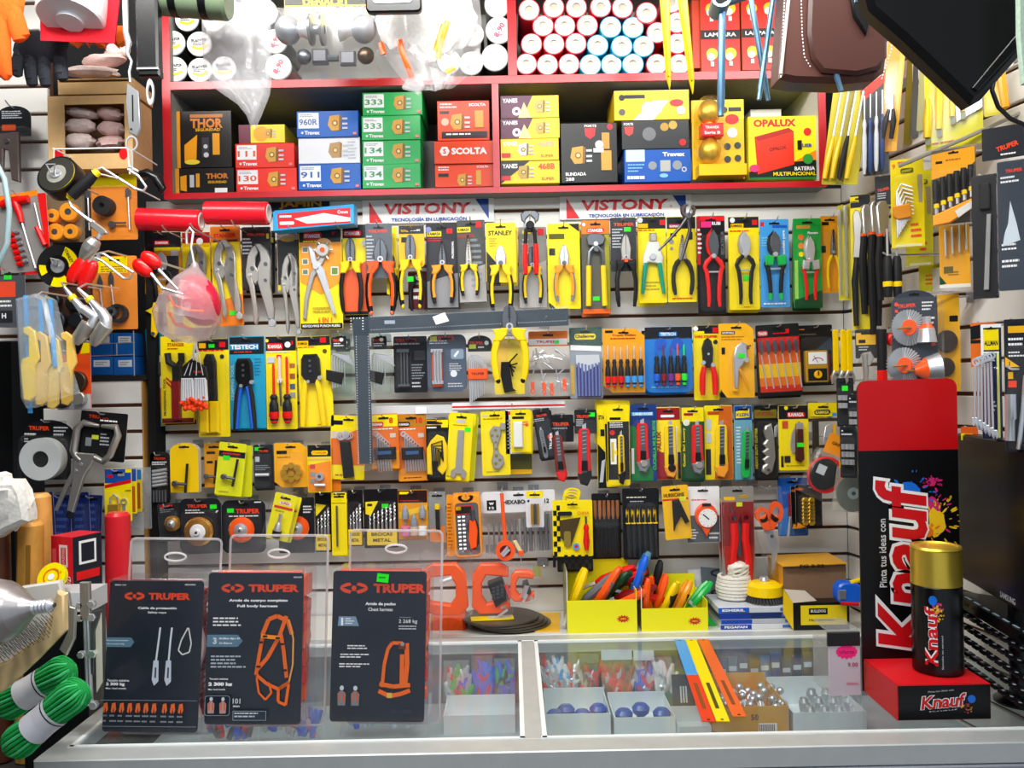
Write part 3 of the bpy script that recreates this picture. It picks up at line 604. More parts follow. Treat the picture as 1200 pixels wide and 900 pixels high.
def cupbrush(t,cx,cy,r,rim='PO',wire='BS',hub='ST',d=-2):
    m=t.mb(); m.lathe([(r*.97,0),(r,-3),(r*.86,-6),(r*.55,-7)],(cx,cy,d),(0,0,1),rim,24); t.part('rim',m)
    m=t.mb(); m.lathe([(r*.56,-6.6),(r*.5,-8),(r*.22,-9),(r*.2,-12),(r*.1,-12)],(cx,cy,d),(0,0,1),hub,18); m.disc(cx,cy,r*.1,d-12.2,d-8,'DS',8); t.part('hub',m)
    m=t.mb(); rnd=random.Random(int(cx))
    for i in range(40):
        a=2*pi*i/40; m.tube([(cx+r*.55*cos(a),cy+r*.55*sin(a),d-4),(cx+r*.99*cos(a+.1),cy+r*.99*sin(a+.1),d-3-rnd.random()*2)],.5,wire,4)
    t.part('bristles',m)

# ================================================================ ROW 1: pliers and secateurs
R1='cards of pliers and secateurs on the top row of hooks'
def D(*a):
    """a drawing function from compact commands"""
    def f(m):
        for c_ in a:
            k,r_=c_[0],c_[1:]
            if k=='t':m.t(r_[0],r_[1],r_[2],r_[3],r_[4],*(r_[5:6]or(None,)),rot=(r_[6]if len(r_)>6 else 0),bold=.035)
            elif k=='p':m.pr(r_[0],r_[1])
            elif k=='s':sticker(m,*r_)
            else:getattr(m,k)(*r_)
    return f
def pp(*a,**k):return pack(*a,group=k.pop('group',R1),**k)
pp('pliers_pack','black and orange card with chrome snips behind the red handled tool','pliers',(169,272,212,345),'ce8a020',D(('r',169.5,290,211,294,'yel'),('c',174,278,2,'yel'),('r',181,282,198,287,'red'),('t','KAMASA',189.5,284.5,3,'wht',15),('r',200,294,209,300,'lgry'),('r',195,300,209,345,'dk')),hdr=(290,'dk'),Y=2.22,
   tool=lambda t:shears(t,190,296,318,352,30,'ST','PB','PLo'))
pp('pliers_pack','yellow card with locking pliers partly behind the red ball bag','pliers',(213,272,246,384),'yel',D(('r',214,286,245,289,'gold'),('c',234,283,4,'wht')),hdr=(285,'dred'),Y=2.225,tool=lambda t:lockpliers(t,231,288,372,27))
pp('pliers_pack','orange and yellow card with long nickel locking pliers','pliers',(246,265,281,382),'cf08020',D(('p',[(246.5,284),(280.5,284),(280.5,345),(246.5,355)],'yel'),('t','STANGER',263,276,5,'red',26),('r',249,281,278,283.5,'c703010'),('s',269,367,9,5)),rot=-1.5,Y=2.2,tool=lambda t:lockpliers(t,264,282,374,30,.15))
pp('pliers_pack','grey card with curved locking pliers bulging from clear plastic','pliers',(283,266,317,340),'dk',D(('t','TRUPER',300,275,3,'ored',22),('ln',284,279,298,300,5,'wht'),('r',312,274,315,280,'yel')),Y=2.2,tool=lambda t:lockpliers(t,304,287,382,33,.1),bl=(282,268,319,338,12))
pp('pliers_pack','black card with slim locking pliers hanging below it','pliers',(324,262,352,342),'cb8a890',D(('r',325,281,351,336,'c2a2624'),('c',337,281,8,'cc8a830',2.5),('r',325,334,331,340,'yel')),hdr=(274,'c3a342a'),Y=2.215,tool=lambda t:lockpliers(t,340,298,392,23,.05))
def d_punch(m):
    m.r(350.5,267,399,284,'dk'); m.pr(rrect(355,272,377,281,3),'red'); m.t('STANGER',366,276.5,4.5,'wht',19,bold=.04); m.ln(355,282,390,285,1,'yel'); m.t('9"',391,274,5,'red',5)
    m.pr([(351,284),(399.5,284),(399.5,330),(375,345),(351,330)],'cf59a20'); m.c(379,290,11,'cf0b060')
    for y in(289,303,315):m.r(353.5,y,361,y+7,'ce8e0c8'); m.r(354.5,y+1,360,y+6,'c6a7a6a')
    m.r(387,313,396,323,'wht'); m.r(388,314,395,322,'c6a8a3a'); m.t('6 EN 1',379,375,6,'ored',16); m.r(351,379,399.5,385,'blk'); m.t('REVOLVING PUNCH PLIERS',375,382,3,'wht',44); m.ln(365,360,390,368,2,'cb0a010')
def t_punch(t):
    m=t.mb(); m.disc(379,294,8,-8,-2,'NI',18,1); m.disc(379,294,3,-9,-7,'PO',10)
    for i in range(6):a=i*pi/3; m.rod(379+8*cos(a),294+8*sin(a),379+12*cos(a),294+12*sin(a),1,'ST',-5)
    t.part('punch_wheel',m)
    m=t.mb(); m.prism([(362,288),(368,292),(372,306),(380,316),(393,368),(390,371),(383,352),(372,322),(365,308)],-7,-3,'CHROME' if False else 'ST',1); t.part('handle',m)
    m=t.mb(); m.prism([(386,296),(378,310),(368,325),(361,350),(358,374),(354,374),(356,348),(363,320),(373,305),(380,294)],-4,-1,'NI',1); m.disc(371,313,3.4,-9,-3,'ST',12); t.part('handle',m)
pp('pliers_pack','yellow 6 EN 1 revolving punch pliers card, widest of its row','pliers',(350,266,400,386),'yel',d_punch,t_punch,Y=2.19)
pp('pliers_pack','yellow over orange card with large black grip combination pliers','pliers',(401,263,431,369),'yel',D(('p',[(401.5,320),(430.5,305),(430.5,368),(401.5,368)],'ce85a20'),('p',rrect(402,270,423,277,3),'red'),('t','STANGER',412.5,273.5,4,'wht',18),('r',401.5,365,430.5,368.5,'dk'),('r',424,282,429,289,'lgry')),hdr=(279,'dk'),Y=2.2,
   tool=lambda t:pliers(t,411,280,308,366,25,'combi','DS','PB',None,'PY'))
pp('pliers_pack','grey card with orange and black pliers','pliers',(428,262,459,326),'c5a626a',D(('t','TRUPER',443,271,3.5,'ored',24),('ln',429,276,440,312,9,'lgry')),Y=2.185,tool=lambda t:pliers(t,446,280,308,369,33,'diag','DS','PB','PO','PO',tips='PO'),bl=(427,262,460,326,10))
pp('pliers_pack','yellow card edge showing behind the orange and black pliers','pliers',(452,266,466,345),'yel',None,lambda t:pliers(t,461,300,316,352,9,'diag','DS','PB',None,'PY'),Y=2.215,hk=False,slot=False,bl=False)
t=pp('pliers_pack','black topped card with large yellow grip lineman pliers','pliers',(467,264,497,314),'gold',D(('t','TOTAL',474,270.5,2.5,'gold',9),('ln',481,269,494,273,1,'wht'),('r',470,278,476,284,'blk'),('s',480,327,7,6)),hdr=(274,'dk'),Y=2.18,shape='round',tool=lambda t:pliers(t,481,276,306,361,27,'combi','DS','PB','PY','PY',tips='PY'),bl=(465,262,499,320,11))
pp('pliers_pack','dark red and black card hanging behind the lineman pliers','pliers',(478,318,502,362),'c5a1418',D(('ln',484,330,496,355,3,'wht')),lambda t:pliers(t,491,322,328,365,22,'combi','DS','RB',None,None),Y=2.22,hk=False,slot=False,bl=False)
pp('pliers_pack','dark grey card with amber and black long nose pliers','pliers',(499,262,536,361),'c34363c',D(('r',500,271,517,277,'yel'),('t','KAMASA',508.5,274,3.5,'blk',15),('r',523,268,530,274,'red'),('c',502,269,3.5,'c8090c8'),('ln',501,279,520,284,2,'red'),('p',[(499.5,330),(535.5,320),(535.5,360.5),(499.5,360.5)],'c8e8e90'),('t','PROFESSIONAL',530,293,2.5,'wht',20,90)),Y=2.2,
   tool=lambda t:pliers(t,518,283,312,356,26,'long','DS','PB','PLo','PLo'))
pp('pliers_pack','smoky plastic card with slim yellow and black pliers','pliers',(535,258,568,355),'c4a4a48',D(('r',535.5,266,551,272,'yel'),('t','KAMASA',543,269,3.5,'blk',13),('r',557,260,564,267,'red'),('ln',536,275,558,279,2,'red'),('p',[(536,320),(567,310),(567.5,354),(536,354)],'cb0aca8'),('ln',550,280,564,340,9,'gry')),Y=2.19,rot=-1,tool=lambda t:pliers(t,548,276,311,347,21,'long','NI','PB','PY','PY'))
pp('pliers_pack','yellow card with diagonal cutters hanging below','pliers',(569,261,604,331),'yel',D(('t','STANLEY',586,273,5.5,'blk',28),('p',[(569.5,294),(584,312),(584,331),(569.5,331)],'blk'),('ln',573,279,585,290,4,'cc09000')),Y=2.165,tool=lambda t:pliers(t,586,288,312,365,26,'diag','ST','PB','PY','PY'),bl=(566,258,607,334,9))
pp('pliers_pack','grey plastic card behind the red handled pincers','pliers',(607,266,640,361),'c908e8a',D(('r',630,268,637,276,'red'),('r',612,270,622,274,'yel'),('ln',612,280,620,300,4,'wht'),('p',[(607.5,320),(639.5,305),(639.5,360.5),(607.5,360.5)],'cb4b2ac')),Y=2.21,tool=lambda t:pliers(t,623,290,314,356,22,'combi','DS','PB','PY','PY'))
t=T('pincers','black headed pincers with straight red grips hung above its row','pincers',621,254,2.15,R1); m=t.mb()
m.prism([(611,258),(610,251),(615,247),(627,247),(632,251),(631,258),(627,262),(626,257),(621,252),(616,257),(615,262)],-2,3,'DS',1); m.disc(621,264,5,-3,4,'RB',14,1); t.part('jaws',m)
for s_ in(-1,1):
    m=t.mb(); m.tube([(621+s_*-1,262,0),(621+s_*5,270,0),(621+s_*6,286,0),(621+s_*6.5,322,0)],[2,2.4,2.2,2],'RB',8); m.tube([(621+s_*6.1,286,0),(621+s_*6.6,308,0),(621+s_*6.2,321,0)],[3,3.1,2.6],'PR',9); t.part('handle',m)
hook(621,256,2.15,'black headed pincers with red grips')
pp('pliers_pack','yellow card with black corners and amber diagonal pliers','pliers',(641,262,679,362),'yel',D(('p',[(666,262.5),(678.5,262.5),(678.5,272)],'blk'),('p',[(641.5,354),(641.5,361.5),(650,361.5)],'blk'),('r',643,274,661,280,'c5a5a10'),('r',643,291,650,299,'dk'),('s',660,301,8,5,'ce0f040')),Y=2.195,tool=lambda t:pliers(t,660,287,312,354,23,'diag','ST','PGr','PLo','PLo'))
def t_tong(t):
    m=t.mb(); m.prism([(686,280),(689,275),(696,274),(704,275),(709,280),(706,287),(700,289),(701,296),(695,296),(693,289),(688,288)],-7,-3,'DS',1); m.disc(697,287,3,-9,-3,'ST',12,.5); t.part('jaws',m)
    for s_ in(-1,1):m=t.mb(); m.tube([(697,288,-5),(697+s_*7,296,-5),(697+s_*8.5,314,-5)],[2,2.4,2.4],'DS',8); m.tube([(697+s_*8.5,312,-5),(697+s_*9.5,359,-5)],3.2,'PY',9); t.part('handle',m)
pp('pliers_pack','orange header card with steel pincers on yellow handles','pincers',(681,258,714,368),'c5c5a4c',D(('p',rrect(687,267,708,273,3),'red'),('t','STANGER',697.5,270,4,'wht',18),('r',681.5,362,713.5,367.5,'cf06818'),('r',708,275,713.5,362,'ca8a418'),('c',684,263,2,'wht'),('s',697,350,8,5)),hdr=(274,'cf08020'),Y=2.19,tool=t_tong)
pp('pliers_pack','dark card with cable cutter on fat black grips','pliers',(715,255,745,318),'c30343a',D(('t','TRUPER',731,263,3.8,'ored',24),('ln',717,268,731,292,7,'lgry'),('s',735,269,8,5)),Y=2.18,tool=lambda t:(pliers(t,732,275,306,360,24,'diag','NI','PB','RB','PB'),t.part('band',t.mb().box(726,305,739,308,-8,-2,'PO'))),bl=(714,256,746,312,9))
def t_strip(t):
    m=t.mb(); m.box(760,274,768,284,-8,-2,'NI',1); m.prism([(758,284),(770,284),(775,302),(774,312),(766,309),(758,308),(752,312),(752,302)],-7,-2,'ce0e4dc',1); m.disc(763,302,4,-9,-5,'ST',12,.5); t.part('head',m)
    for s_ in(-1,1):m=t.mb(); m.tube([(763+s_*8,309,-5),(763+s_*10,325,-5),(763+s_*12.5,345,-5)],[3,2.8,2],'PT',8); t.part('handle',m)
pp('pliers_pack','yellow card with wire stripper on teal handles','wire stripper',(747,254,780,355),'yel',D(('r',747.5,262,759,267,'gold'),('r',773,258,779,264,'red'),('ln',748,269,779,272,1,'red'),('ln',752,330,776,342,3,'cb8a800'),('c',750,258,3,'wht')),hdr=(268,'dk'),Y=2.2,tool=t_strip)
pp('pliers_pack','yellow card with long nose pliers on slim black grips','pliers',(781,254,815,354),'yel',D(('p',rrect(783,262,799,268,2),'c8a1838'),('t','KAMASA',791,265,3,'wht',13),('r',785,273,792,277,'blk'),('c',786,283,3,'gry'),('c',786,291,2,'gry'),('r',806,272,811,281,'dk'),('ln',786,349,812,352,1,'red')),hdr=(268,'dk'),Y=2.2,tool=lambda t:pliers(t,798,276,305,346,24,'long','NI','RB'))
t=T('end_cutting_pincers','old dark steel pincers hung crooked over the long nose pliers','pincers',806,250,2.15,R1); m=t.mb()
m.prism([(798,250),(797,243),(802,239),(807,240),(804,243),(802,248),(806,252),(811,250),(812,246),(809,243),(813,240),(816,245),(814,252),(808,256),(802,256)],-2,2,'m6a605a',1); m.disc(806,253,3.5,-4,3,'DS',12); t.part('jaws',m)
m=t.mb(); m.tube([(806,254,0),(797,266,0),(784,280,0),(771,293,0)],[2.4,2,1.8,1.2],'m4a4a4c',8); t.part('handle',m)
m=t.mb(); m.tube([(806,254,0),(808,270,0),(802,290,0),(797,305,0)],[2.4,2.2,2,1.8],'m4a4a4c',8); t.part('handle',m); hook(806,252,2.15,'old dark steel pincers')
pp('secateurs_pack','black card with red secateurs and pink sticker','secateurs',(816,253,849,368),'c181416',D(('r',816.5,254,820,310,'cc01818'),('s',827,263,12,7,'pk'),('t','RUBI',839,262,4,'wht',10),('ln',817,268,822,300,6,'wht'),('t','SECATEUR',846,285,4,'c6a6a6e',28,90)),hdr=(259,'red'),Y=2.19,tool=lambda t:shears(t,834,270,302,360,26,'DS','PR','PR'))
pp('secateurs_pack','yellow card with silver secateurs on black grips','secateurs',(853,254,889,363),'yel',D(('r',856,262,871,267,'gold'),('t','KAMASA',863,264.5,3,'blk',13),('r',881,258,887,264,'red'),('ln',855,270,887,273,1,'red'),('s',873,326,7,6),('c',858,258,3,'wht'),('ln',870,359,882,361,1,'red')),hdr=(267,'dk'),Y=2.2,tool=lambda t:shears(t,871,272,300,357,25,'ST','PB','NI'))
pp('secateurs_pack','blue card with green and black secateurs','secateurs',(890,257,924,360),'lblu',D(('r',891,260,895,265,'red'),('t','UNICO modelo para',918,295,4,'wht',50,90),('r',905,264,922,267,'blu'),('ln',892,278,904,290,4,'c80d8f0'),('ln',893,355,922,359,1,'wht')),Y=2.195,tool=lambda t:shears(t,906,272,300,352,27,'DS','PB','RB','PG','PG'))
pp('secateurs_pack','green card with red handled secateurs','secateurs',(929,256,962,361),'grn',D(('r',933,264,949,268,'cc89838'),('c',938,278,3.4,'cf07020'),('c',938,288,3.6,'cf08a20'),('c',938,298,3,'yel'),('t','Flowers',952,273,3,'wht',12),('p',[(929.5,352),(962,340),(962,361),(929.5,361)],'dgrn'),('r',930,305,934,350,'ca0d860'),('s',948,312,8,5)),Y=2.2,tool=lambda t:shears(t,947,278,306,352,22,'ST','PR','ST',None,'ST'))
pp('snips_pack','amber card with thin yellow thread snips beside the green card','snips',(961,253,983,343),'cf0a010',D(('r',963,260,971,264,'blk'),('r',961,288,967,296,'blk')),Y=2.21,tool=lambda t:pliers(t,974,270,300,338,15,'long','DS','PY'))
# ================================================================ ROW 2
R2='cards of tools on the second row of hooks'
def p2(*a,**k):return pack(*a,group=k.pop('group',R2),**k)
def t_cut1(t):
    m=t.mb(); m.tube([(198,414,-5),(199,424,-5),(208,430,-5),(214,424,-5),(214,414,-5)],4,'RB',8); m.box(204,428,214,446,-9,-2,'RB',1); t.part('frame',m)
    m=t.mb(); m.box(202,446,212,492,-8,-2,'PDr',1.5); t.part('handle',m)
p2('crimper_pack','teal card with orange strip at the left end of its row','crimping tool',(170,385,190,500),'teal',D(('r',182,440,189,499,'cc87818'),('r',178,441,187,455,'lgry'),('t','CRIMPING TOOL',174,470,3,'c9ae0f0',40,90),('c',181,421,6,'lgry')),Y=2.24,rot=-3,bl=False,hk=False,slot=False,tool=lambda t:t.part('pliers',t.mb().prism([(180,425),(187,425),(188,440),(180,441)],-4,-1,'DS',1)))
p2('pipe_cutter_pack','yellow card with black and dark red pipe tool','pipe cutter',(188,394,226,496),'yel',D(('t','STANGER',206,404,4,'cc04010',20),('ln',196,408,216,411,1,'cc04010'),('t','PROFESSIONAL TOOL',192,465,3,'c605010',44,90),('p',[(194,441),(200,447),(200,450),(194,444)],'red'),('p',[(194,446),(200,452),(200,455),(194,449)],'red'),('r',188.5,490,225.5,495.5,'c6a1418')),Y=2.2,tool=t_cut1)
def t_crimp(hc,gc,cx,y0,w,inner=None):
    def f(t):
        m=t.mb(); m.prism([(cx-w*.34,y0+6),(cx-w*.24,y0),(cx+w*.24,y0),(cx+w*.34,y0+6),(cx+w*.36,y0+24),(cx+w*.16,y0+34),(cx-w*.16,y0+34),(cx-w*.36,y0+24)],-9,-3,hc,1.6)
        for yy in(8,14,20):m.disc(cx,y0+yy,1.6,-10,-8,'DS',8)
        m.disc(cx+w*.34,y0+28,2.4,-10,-4,'ST',10); m.disc(cx-w*.1,y0+32,2,-10,-4,'ST',10); t.part('head',m)
        for s_ in(-1,1):
            m=t.mb(); m.tube([(cx+s_*w*.2,y0+30,-6),(cx+s_*w*.3,y0+44,-6),(cx+s_*w*.36,y0+66,-6),(cx+s_*w*.4,y0+84,-6)],[w*.09,w*.12,w*.12,w*.1],gc,8,.8)
            if inner:m.tube([(cx+s_*w*.12,y0+33,-7),(cx+s_*w*.2,y0+46,-7),(cx+s_*w*.27,y0+66,-7),(cx+s_*w*.32,y0+82,-7)],w*.07,inner,7)
            t.part('handle',m)
    return f
p2('crimper_pack','yellow card with black crimper head and yellow grips, green sticker','crimping tool',(231,397,268,512),'yel',D(('r',233,402,241,408,'gold'),('r',257,401,264,407,'red'),('ln',232,410,266,413,1,'red'),('s',248,405,7,5),('c',260,418,2.6,'dk'),('ln',240,508,262,511,1,'cb08800')),hdr=(410,'dk'),Y=2.19,
   tool=lambda t:(t.part('head',t.mb().prism([(240,422),(243,415),(251,415),(254,424),(255,470),(240,470)],-8,-2,'RB',2)),[t.part('handle',t.mb().box(x,470,x+11,507,-8,-2,'PY',1.5))for x in(234,246)]),bl=(232,412,266,509,10))
p2('crimper_pack','teal card with blue and black crimper','crimping tool',(268,394,310,502),'c18a0c8',D(('r',269,395,309,415,'c202a38'),('r',269,403,303,410,'c1890c8'),('t','TESTECH',286,406.5,5,'wht',32,0),('ln',274,412,304,414,1,'ored'),('t','CRIMPING TOOL',271.5,448,4,'c9adcf0',42,90),('ln',298,420,307,442,6,'c0c70a0')),Y=2.195,tool=t_crimp('RB','RB',287,420,28,'PBl'))
def t_sd2(t):
    for x,c_ in((321,0),(336,1)):
        m=t.mb(); sdriver(m,x+(.6 if c_ else 0),418 if c_ else 426,462,496,5.6,'PR','RB','PR'); t.part('screwdriver',m)
    m=t.mb(); m.rod(328,418,328,446,1.8,'ce0d4d4'); m.rod(328,446,329,476,1.2,'DS'); m.disc(328,446,3,-5,-3,'slv',8); m.box(325,416,330,420,-5,-2,'red'); t.part('voltage_tester',m)
p2('screwdriver_pack','yellow card with two red and black screwdrivers','screwdriver',(311,394,347,503),'yel',D(('p',rrect(313,402,331,410,2),'red'),('t','KAMASA',322,406,4.5,'wht',16),('c',337,404,3.5,'wht'),('t','3',342,402,5,'red'),('ln',312,412,346,415,1,'lgry'),('r',339,426,345,431,'cb06030'),('r',339,438,345,444,'c985030'),('r',339,450,345,456,'c3a5a80'),('r',339,460,345,466,'gry'),('c',313,399,2,'yel'),('r',313,418,322,425,'lgry')),hdr=(411,'dk'),Y=2.2,tool=t_sd2)
p2('crimper_pack','yellow card with black crimper head and wide yellow grips','crimping tool',(348,394,387,500),'yel',D(('r',348,399,361,405,'gold'),('t','KAMASA',354.5,402,3.5,'blk',11),('r',375,396,382,402,'red'),('ln',349,406,382,408,1,'red'),('c',380,412,2.6,'c605010'),('ln',368,497,380,499,1,'red')),hdr=(405,'dk'),Y=2.19,rot=-1.5,tool=t_crimp('RB','PY',364,415,31))
def t_hx(cx,y0):
    def f(t):
        m=t.mb(); hexset(m,cx+4,y0,6,26,40,'ST',-6); t.part('hex_key',m)
        m=t.mb(); m.prism([(cx-16,y0+18),(cx+4,y0+22),(cx+2,y0+36),(cx-16,y0+30)],-9,-3,'RB',1); t.part('holder',m)
    return f
for x,lab in((399,'clear plastic pack of hex keys left of the hanging steel square'),(446,'clear plastic pack of hex keys right of the hanging steel square')):
    p2('hex_key_pack',lab,'hex keys',(x-12,390,x+13,462),'GL',D(('p',rrect(x-12+1,395,x+7,409,2),'c282c30'),('t','TRUPER',x-3,399,3,'ored',12),('ln',x-8,402,x+5,407,2,'wht'),('c',x+1,398,2.4,'wht'))+(lambda m:None,)if False else D(('p',rrect(x-11,395,x+7,409,2),'c282c30'),('t','TRUPER',x-3,399,3,'ored',12),('ln',x-8,402,x+5,407,2,'wht'),('c',x+1,398,2.4,'wht')),Y=2.19,shape='round',tool=t_hx(x,415))
p2('bit_set_pack','black card with dull steel bit bars','bits',(461,394,500,460),'c26282e',D(('t','TRUPER',476,399,4,'c7a2018',26),('ln',462,402,496,406,1,'gry'),('r',485,411,498,422,'c44484e'),('ln',482,427,498,446,6,'gry'),('ln',482,448,498,456,2,'lgry')),Y=2.21,tool=lambda t:t.part('bits',[m:=t.mb(),[m.rod(x,410,x,452,1.5,'DS',-4)for x in(470,473.5,477)],m.box(465,409,480,413,-6,-2,'DS',.5),m.box(466,450,480,453,-6,-2,'DS',.5)][0]),bl=(463,408,482,455,7))
p2('bit_set_pack','navy card with shiny bit bars in an orange holder','bits',(500,392,546,459),'c4c5a6e',D(('t','TRUPER',521,396,5,'ored',24),('r',504,394,512,399,'ce8f040'),('ln',503,399,537,404,2,'wht'),('p',rrect(528,409,543,421,2),'c8aa0b4'),('p',[(531,417),(536,411),(538,412),(533,419)],'wht'),('ln',526,426,541,436,4,'lgry'),('c',531,438,4,'cdfe4e8'),('ln',524,449,543,455,2,'lgry')),Y=2.185,shape='round',
   tool=lambda t:(t.part('holder',t.mb().box(506,412,518,453,-5,-1,'PO',1)),t.part('bits',[m:=t.mb(),[m.rod(x,410,x,448,1.7,'ST',-7)for x in(509,512.5,516)],m.box(505,409,519,413,-8,-3,'ST',.5),m.box(506,446,519,450,-8,-3,'ST',.5)][0])),bl=(501,393,545,458,10))
p2('hex_key_pack','clear pack of L shaped hex keys in an orange holder','hex keys',(548,393,576,412),'c282c30',D(('t','TRUPER',558,402,3.5,'ored',16),('s',553.5,406,8,5,'ce0f040'),('c',570,402,2.6,'wht'),('ln',560,406,572,410,1,'wht')),Y=2.19,shape='dome',bl=(547,394,577,444,9),
   tool=lambda t:(t.part('hex_keys',(lambda m:([m.tube([(550+2.3*i,472-i*1.5,-5),(550+2.3*i,419+i*2.2,-5),(552+2.3*i,417+i*2.2,-5),(562+2.2*i,418+2.6*i,-5)],1.1-.07*i,'ST',6)for i in range(8)],m)[1])(t.mb())),t.part('holder',t.mb().box(548,432,571,445,-8,-3,'PO',1)),t.part('label',t.mb().t('TRUPER',559.5,438,3,'blk',15,d=-8.2))))
# big yellow pliers with hex keys
t=p2('hex_key_pack','bagged yellow card of black hex keys inside the open yellow pliers','hex keys',(579,397,614,462),'yel',D(('p',[(580,400),(597,402),(592,440),(580,440)],'cffd040')),Y=2.19,slot=False,hk=True,tool=lambda t:t.part('hex_keys',(lambda m:([m.tube([(606-3*i,415-4*i+i*7,-4),(597-i*2,424+i*2,-4),(600+i*2,441-5*i,-4)],.9,'RB',6)for i in range(4)],m.prism([(587,424),(596,424),(600,455),(604,458),(590,460),(586,440)],-6,-2,'RB',1),m)[2])(t.mb())),bl=False,bag=(577,396,616,463,4))
t=T('diagonal_cutters','large yellow and black pliers hung upside up with steel jaws','pliers',597,376,2.10,R2); pliers(t,597,358,386,448,40,'combi','DS','PY',None,'PY',d=0,th=5,tips='PB'); hook(597,384,2.10,'large yellow and black pliers',front=.008)
def t_bagsaw(t):
    m=t.mb(); rnd=random.Random(4)
    for i in range(26):x,y=rnd.uniform(622,660),rnd.uniform(410,455); a=rnd.uniform(0,6.3); m.rod(x-7*cos(a),y-7*sin(a),x+7*cos(a),y+7*sin(a),1,'CH' if i%2 else 'ST',-2-rnd.random()*5,n=5)
    t.part('blade',m)
    for x,y,a in((623,455,-3),(636,456,2),(645,457,-6),(660,452,-14)):
        m=t.mb(); m.ring(x,y+3,2.6,1.2,-9,-6,'PO',12,1.4); m.box(x-2,y-8,x+2,y,-9,-6,'PO',.6); t.part('handle',m)
p2('cutter_blade_bag','silver plastic bag of small tools with orange handles','tool bag',(619,388,665,406),'cf08030',D(('r',619.5,397,664.5,404,'wht'),('t','TRUPER',640,400.5,3,'red',24),('s',652,401,6,4)),Y=2.19,tool=t_bagsaw,bl=False,bag=(618,400,666,466,11))
def t_bits(t):
    m=t.mb(); m.prism([(674,416),(701,416),(702,426),(692,432),(684,436),(674,426)],-5,-1,'lgry'); m.prism([(674,430),(702,430),(703,465),(675,465)],-4,-1,'c3a3c80',.5); t.part('pouch',m)
    m=t.mb()
    for i in range(7):m.rod(677+4*i,424+abs(3-i)*-1+4,677+4*i,464,1.2,'c6a78b0',-5)
    t.part('drill_bits',m)
p2('drill_bit_bag','clear bag of slim drill bits in a blue pouch, green header','drill bits',(667,384,705,467),'c909aa4',D(('r',667,384,705,408,'c1a4a3c'),('p',rrect(673,391,698,398,3),'yel'),('t','Challenger',685.5,394.5,4.5,'blk',23),('r',668,428,672,462,'cd0a820'),('p',[(668,410),(704,412),(704,406),(668,404)],'wht')),Y=2.19,tool=t_bits,bl=False,bag=(666,385,706,468,8))
def t_prec(xs,y0,ym,y1,g,tips,r=3.2):
    def f(t):
        for i,x in enumerate(xs):m=t.mb(); sdriver(m,x,y0+(i%3),ym,y1,r,'ST' if g=='RB' else tips[i],g if g=='RB' else 'RB',tips[i]); t.part('screwdriver',m)
    return f
p2('screwdriver_pack','amber card with six precision screwdrivers','screwdrivers',(706,385,755,460),'cf5a418',D(('r',709,387,718,390,'blk'),('t','Truper Phillips',731,393,3,'cb03810',28),('ln',715,396,745,399,1,'cb03810')),shape='cham',Y=2.19,tool=t_prec([711,718.6,726.3,734,741.7,749.5],405,421,454,'RB',['PR','PR','PR','lblu','lblu','lblu']),bl=(707,402,754,457,8))
p2('screwdriver_pack','blue tray with five coloured precision screwdrivers','screwdrivers',(755,383,811,460),'c1078d0',D(('p',rrect(772,389,793,394,1),'c1088d8'),('t','TESTECH',782.5,391.5,3.5,'wht',18),('c',774,403,7,'c1058c8'),('c',793,403,7,'c1058c8'),('ln',762,453,802,456,1,'c60c0ff')),hdr=(397,'dk'),Y=2.19,shape='round',tool=t_prec([768,776,784.5,792.5,800],403,417,452,'x',['PBl','PDr','c7a3090','PO','lime'],3.4),bl=(757,396,809,459,11))
def t_wstr(t):
    m=t.mb(); m.prism([(822,424),(821,408),(824,399),(828,396),(832,400),(834,410),(833,424),(830,431),(826,431)],-7,-3,'RB',1); m.disc(828,415,1.5,-8,-6,'ST',8); m.disc(822,425,2.6,-8,-5,'ST',8); m.disc(833,428,2.6,-8,-5,'ST',8); t.part('jaws',m)
    for s_ in(-1,1):m=t.mb(); m.tube([(828+s_*5,430,-6),(828+s_*7,440,-6),(828+s_*7.5,455,-6),(828+s_*7,463,-6)],[3,3.6,3.6,2.6],'PR',9); t.part('handle',m)
p2('wire_stripper_pack','yellow card with black wire stripper on red grips','wire stripper',(812,381,842,469),'yel',D(('r',812.5,388,825,392,'yel'),('r',835,384,841,390,'red'),('t','WIRE STRIPPER',827,394.5,3,'red',27),('c',838,401,2.6,'dk'),('c',815,385,3,'wht')),hdr=(391,'dk'),Y=2.2,tool=t_wstr)
def t_glass(t):
    m=t.mb(); m.prism([(858,455),(857,420),(860,407),(867,401),(873,404),(874,418),(868,428),(864,432),(862,456)],-7,-3,'ST',1.4); m.disc(872,422,3,-8,-4,'ST',10); t.part('upper_handle',m)
    m=t.mb(); m.tube([(864,432,-5),(868,440,-5),(873,452,-5),(875,458,-5)],[2,1.6,1.2,1],'ce8a030',6); m.box(856,454,862,458,-5,-3,'gold'); t.part('lower_handle',m)
p2('pipe_cutter_pack','amber card with silver pipe shears and green sticker','pipe cutter',(842,379,883,466),'cfdb818',D(('p',rrect(845,388,861,392,1),'blk'),('t','UYUSTOOLS',853,390,2.6,'wht',14),('ln',845,394,875,400,2,'cc07808'),('r',845,407,849,415,'dk'),('t','8"',877,407,5,'c604010',5),('p',[(843,456),(843,465.5),(850,465.5)],'blk')),shape='cham',Y=2.185,tool=lambda t:(t_glass(t),t.part('price_sticker',(lambda m:sticker(m,866,417,8,5,'lime',8))((lambda m:(setattr(m,'pl',90),m)[1])(t.mb())))),bl=(851,399,880,462,10))
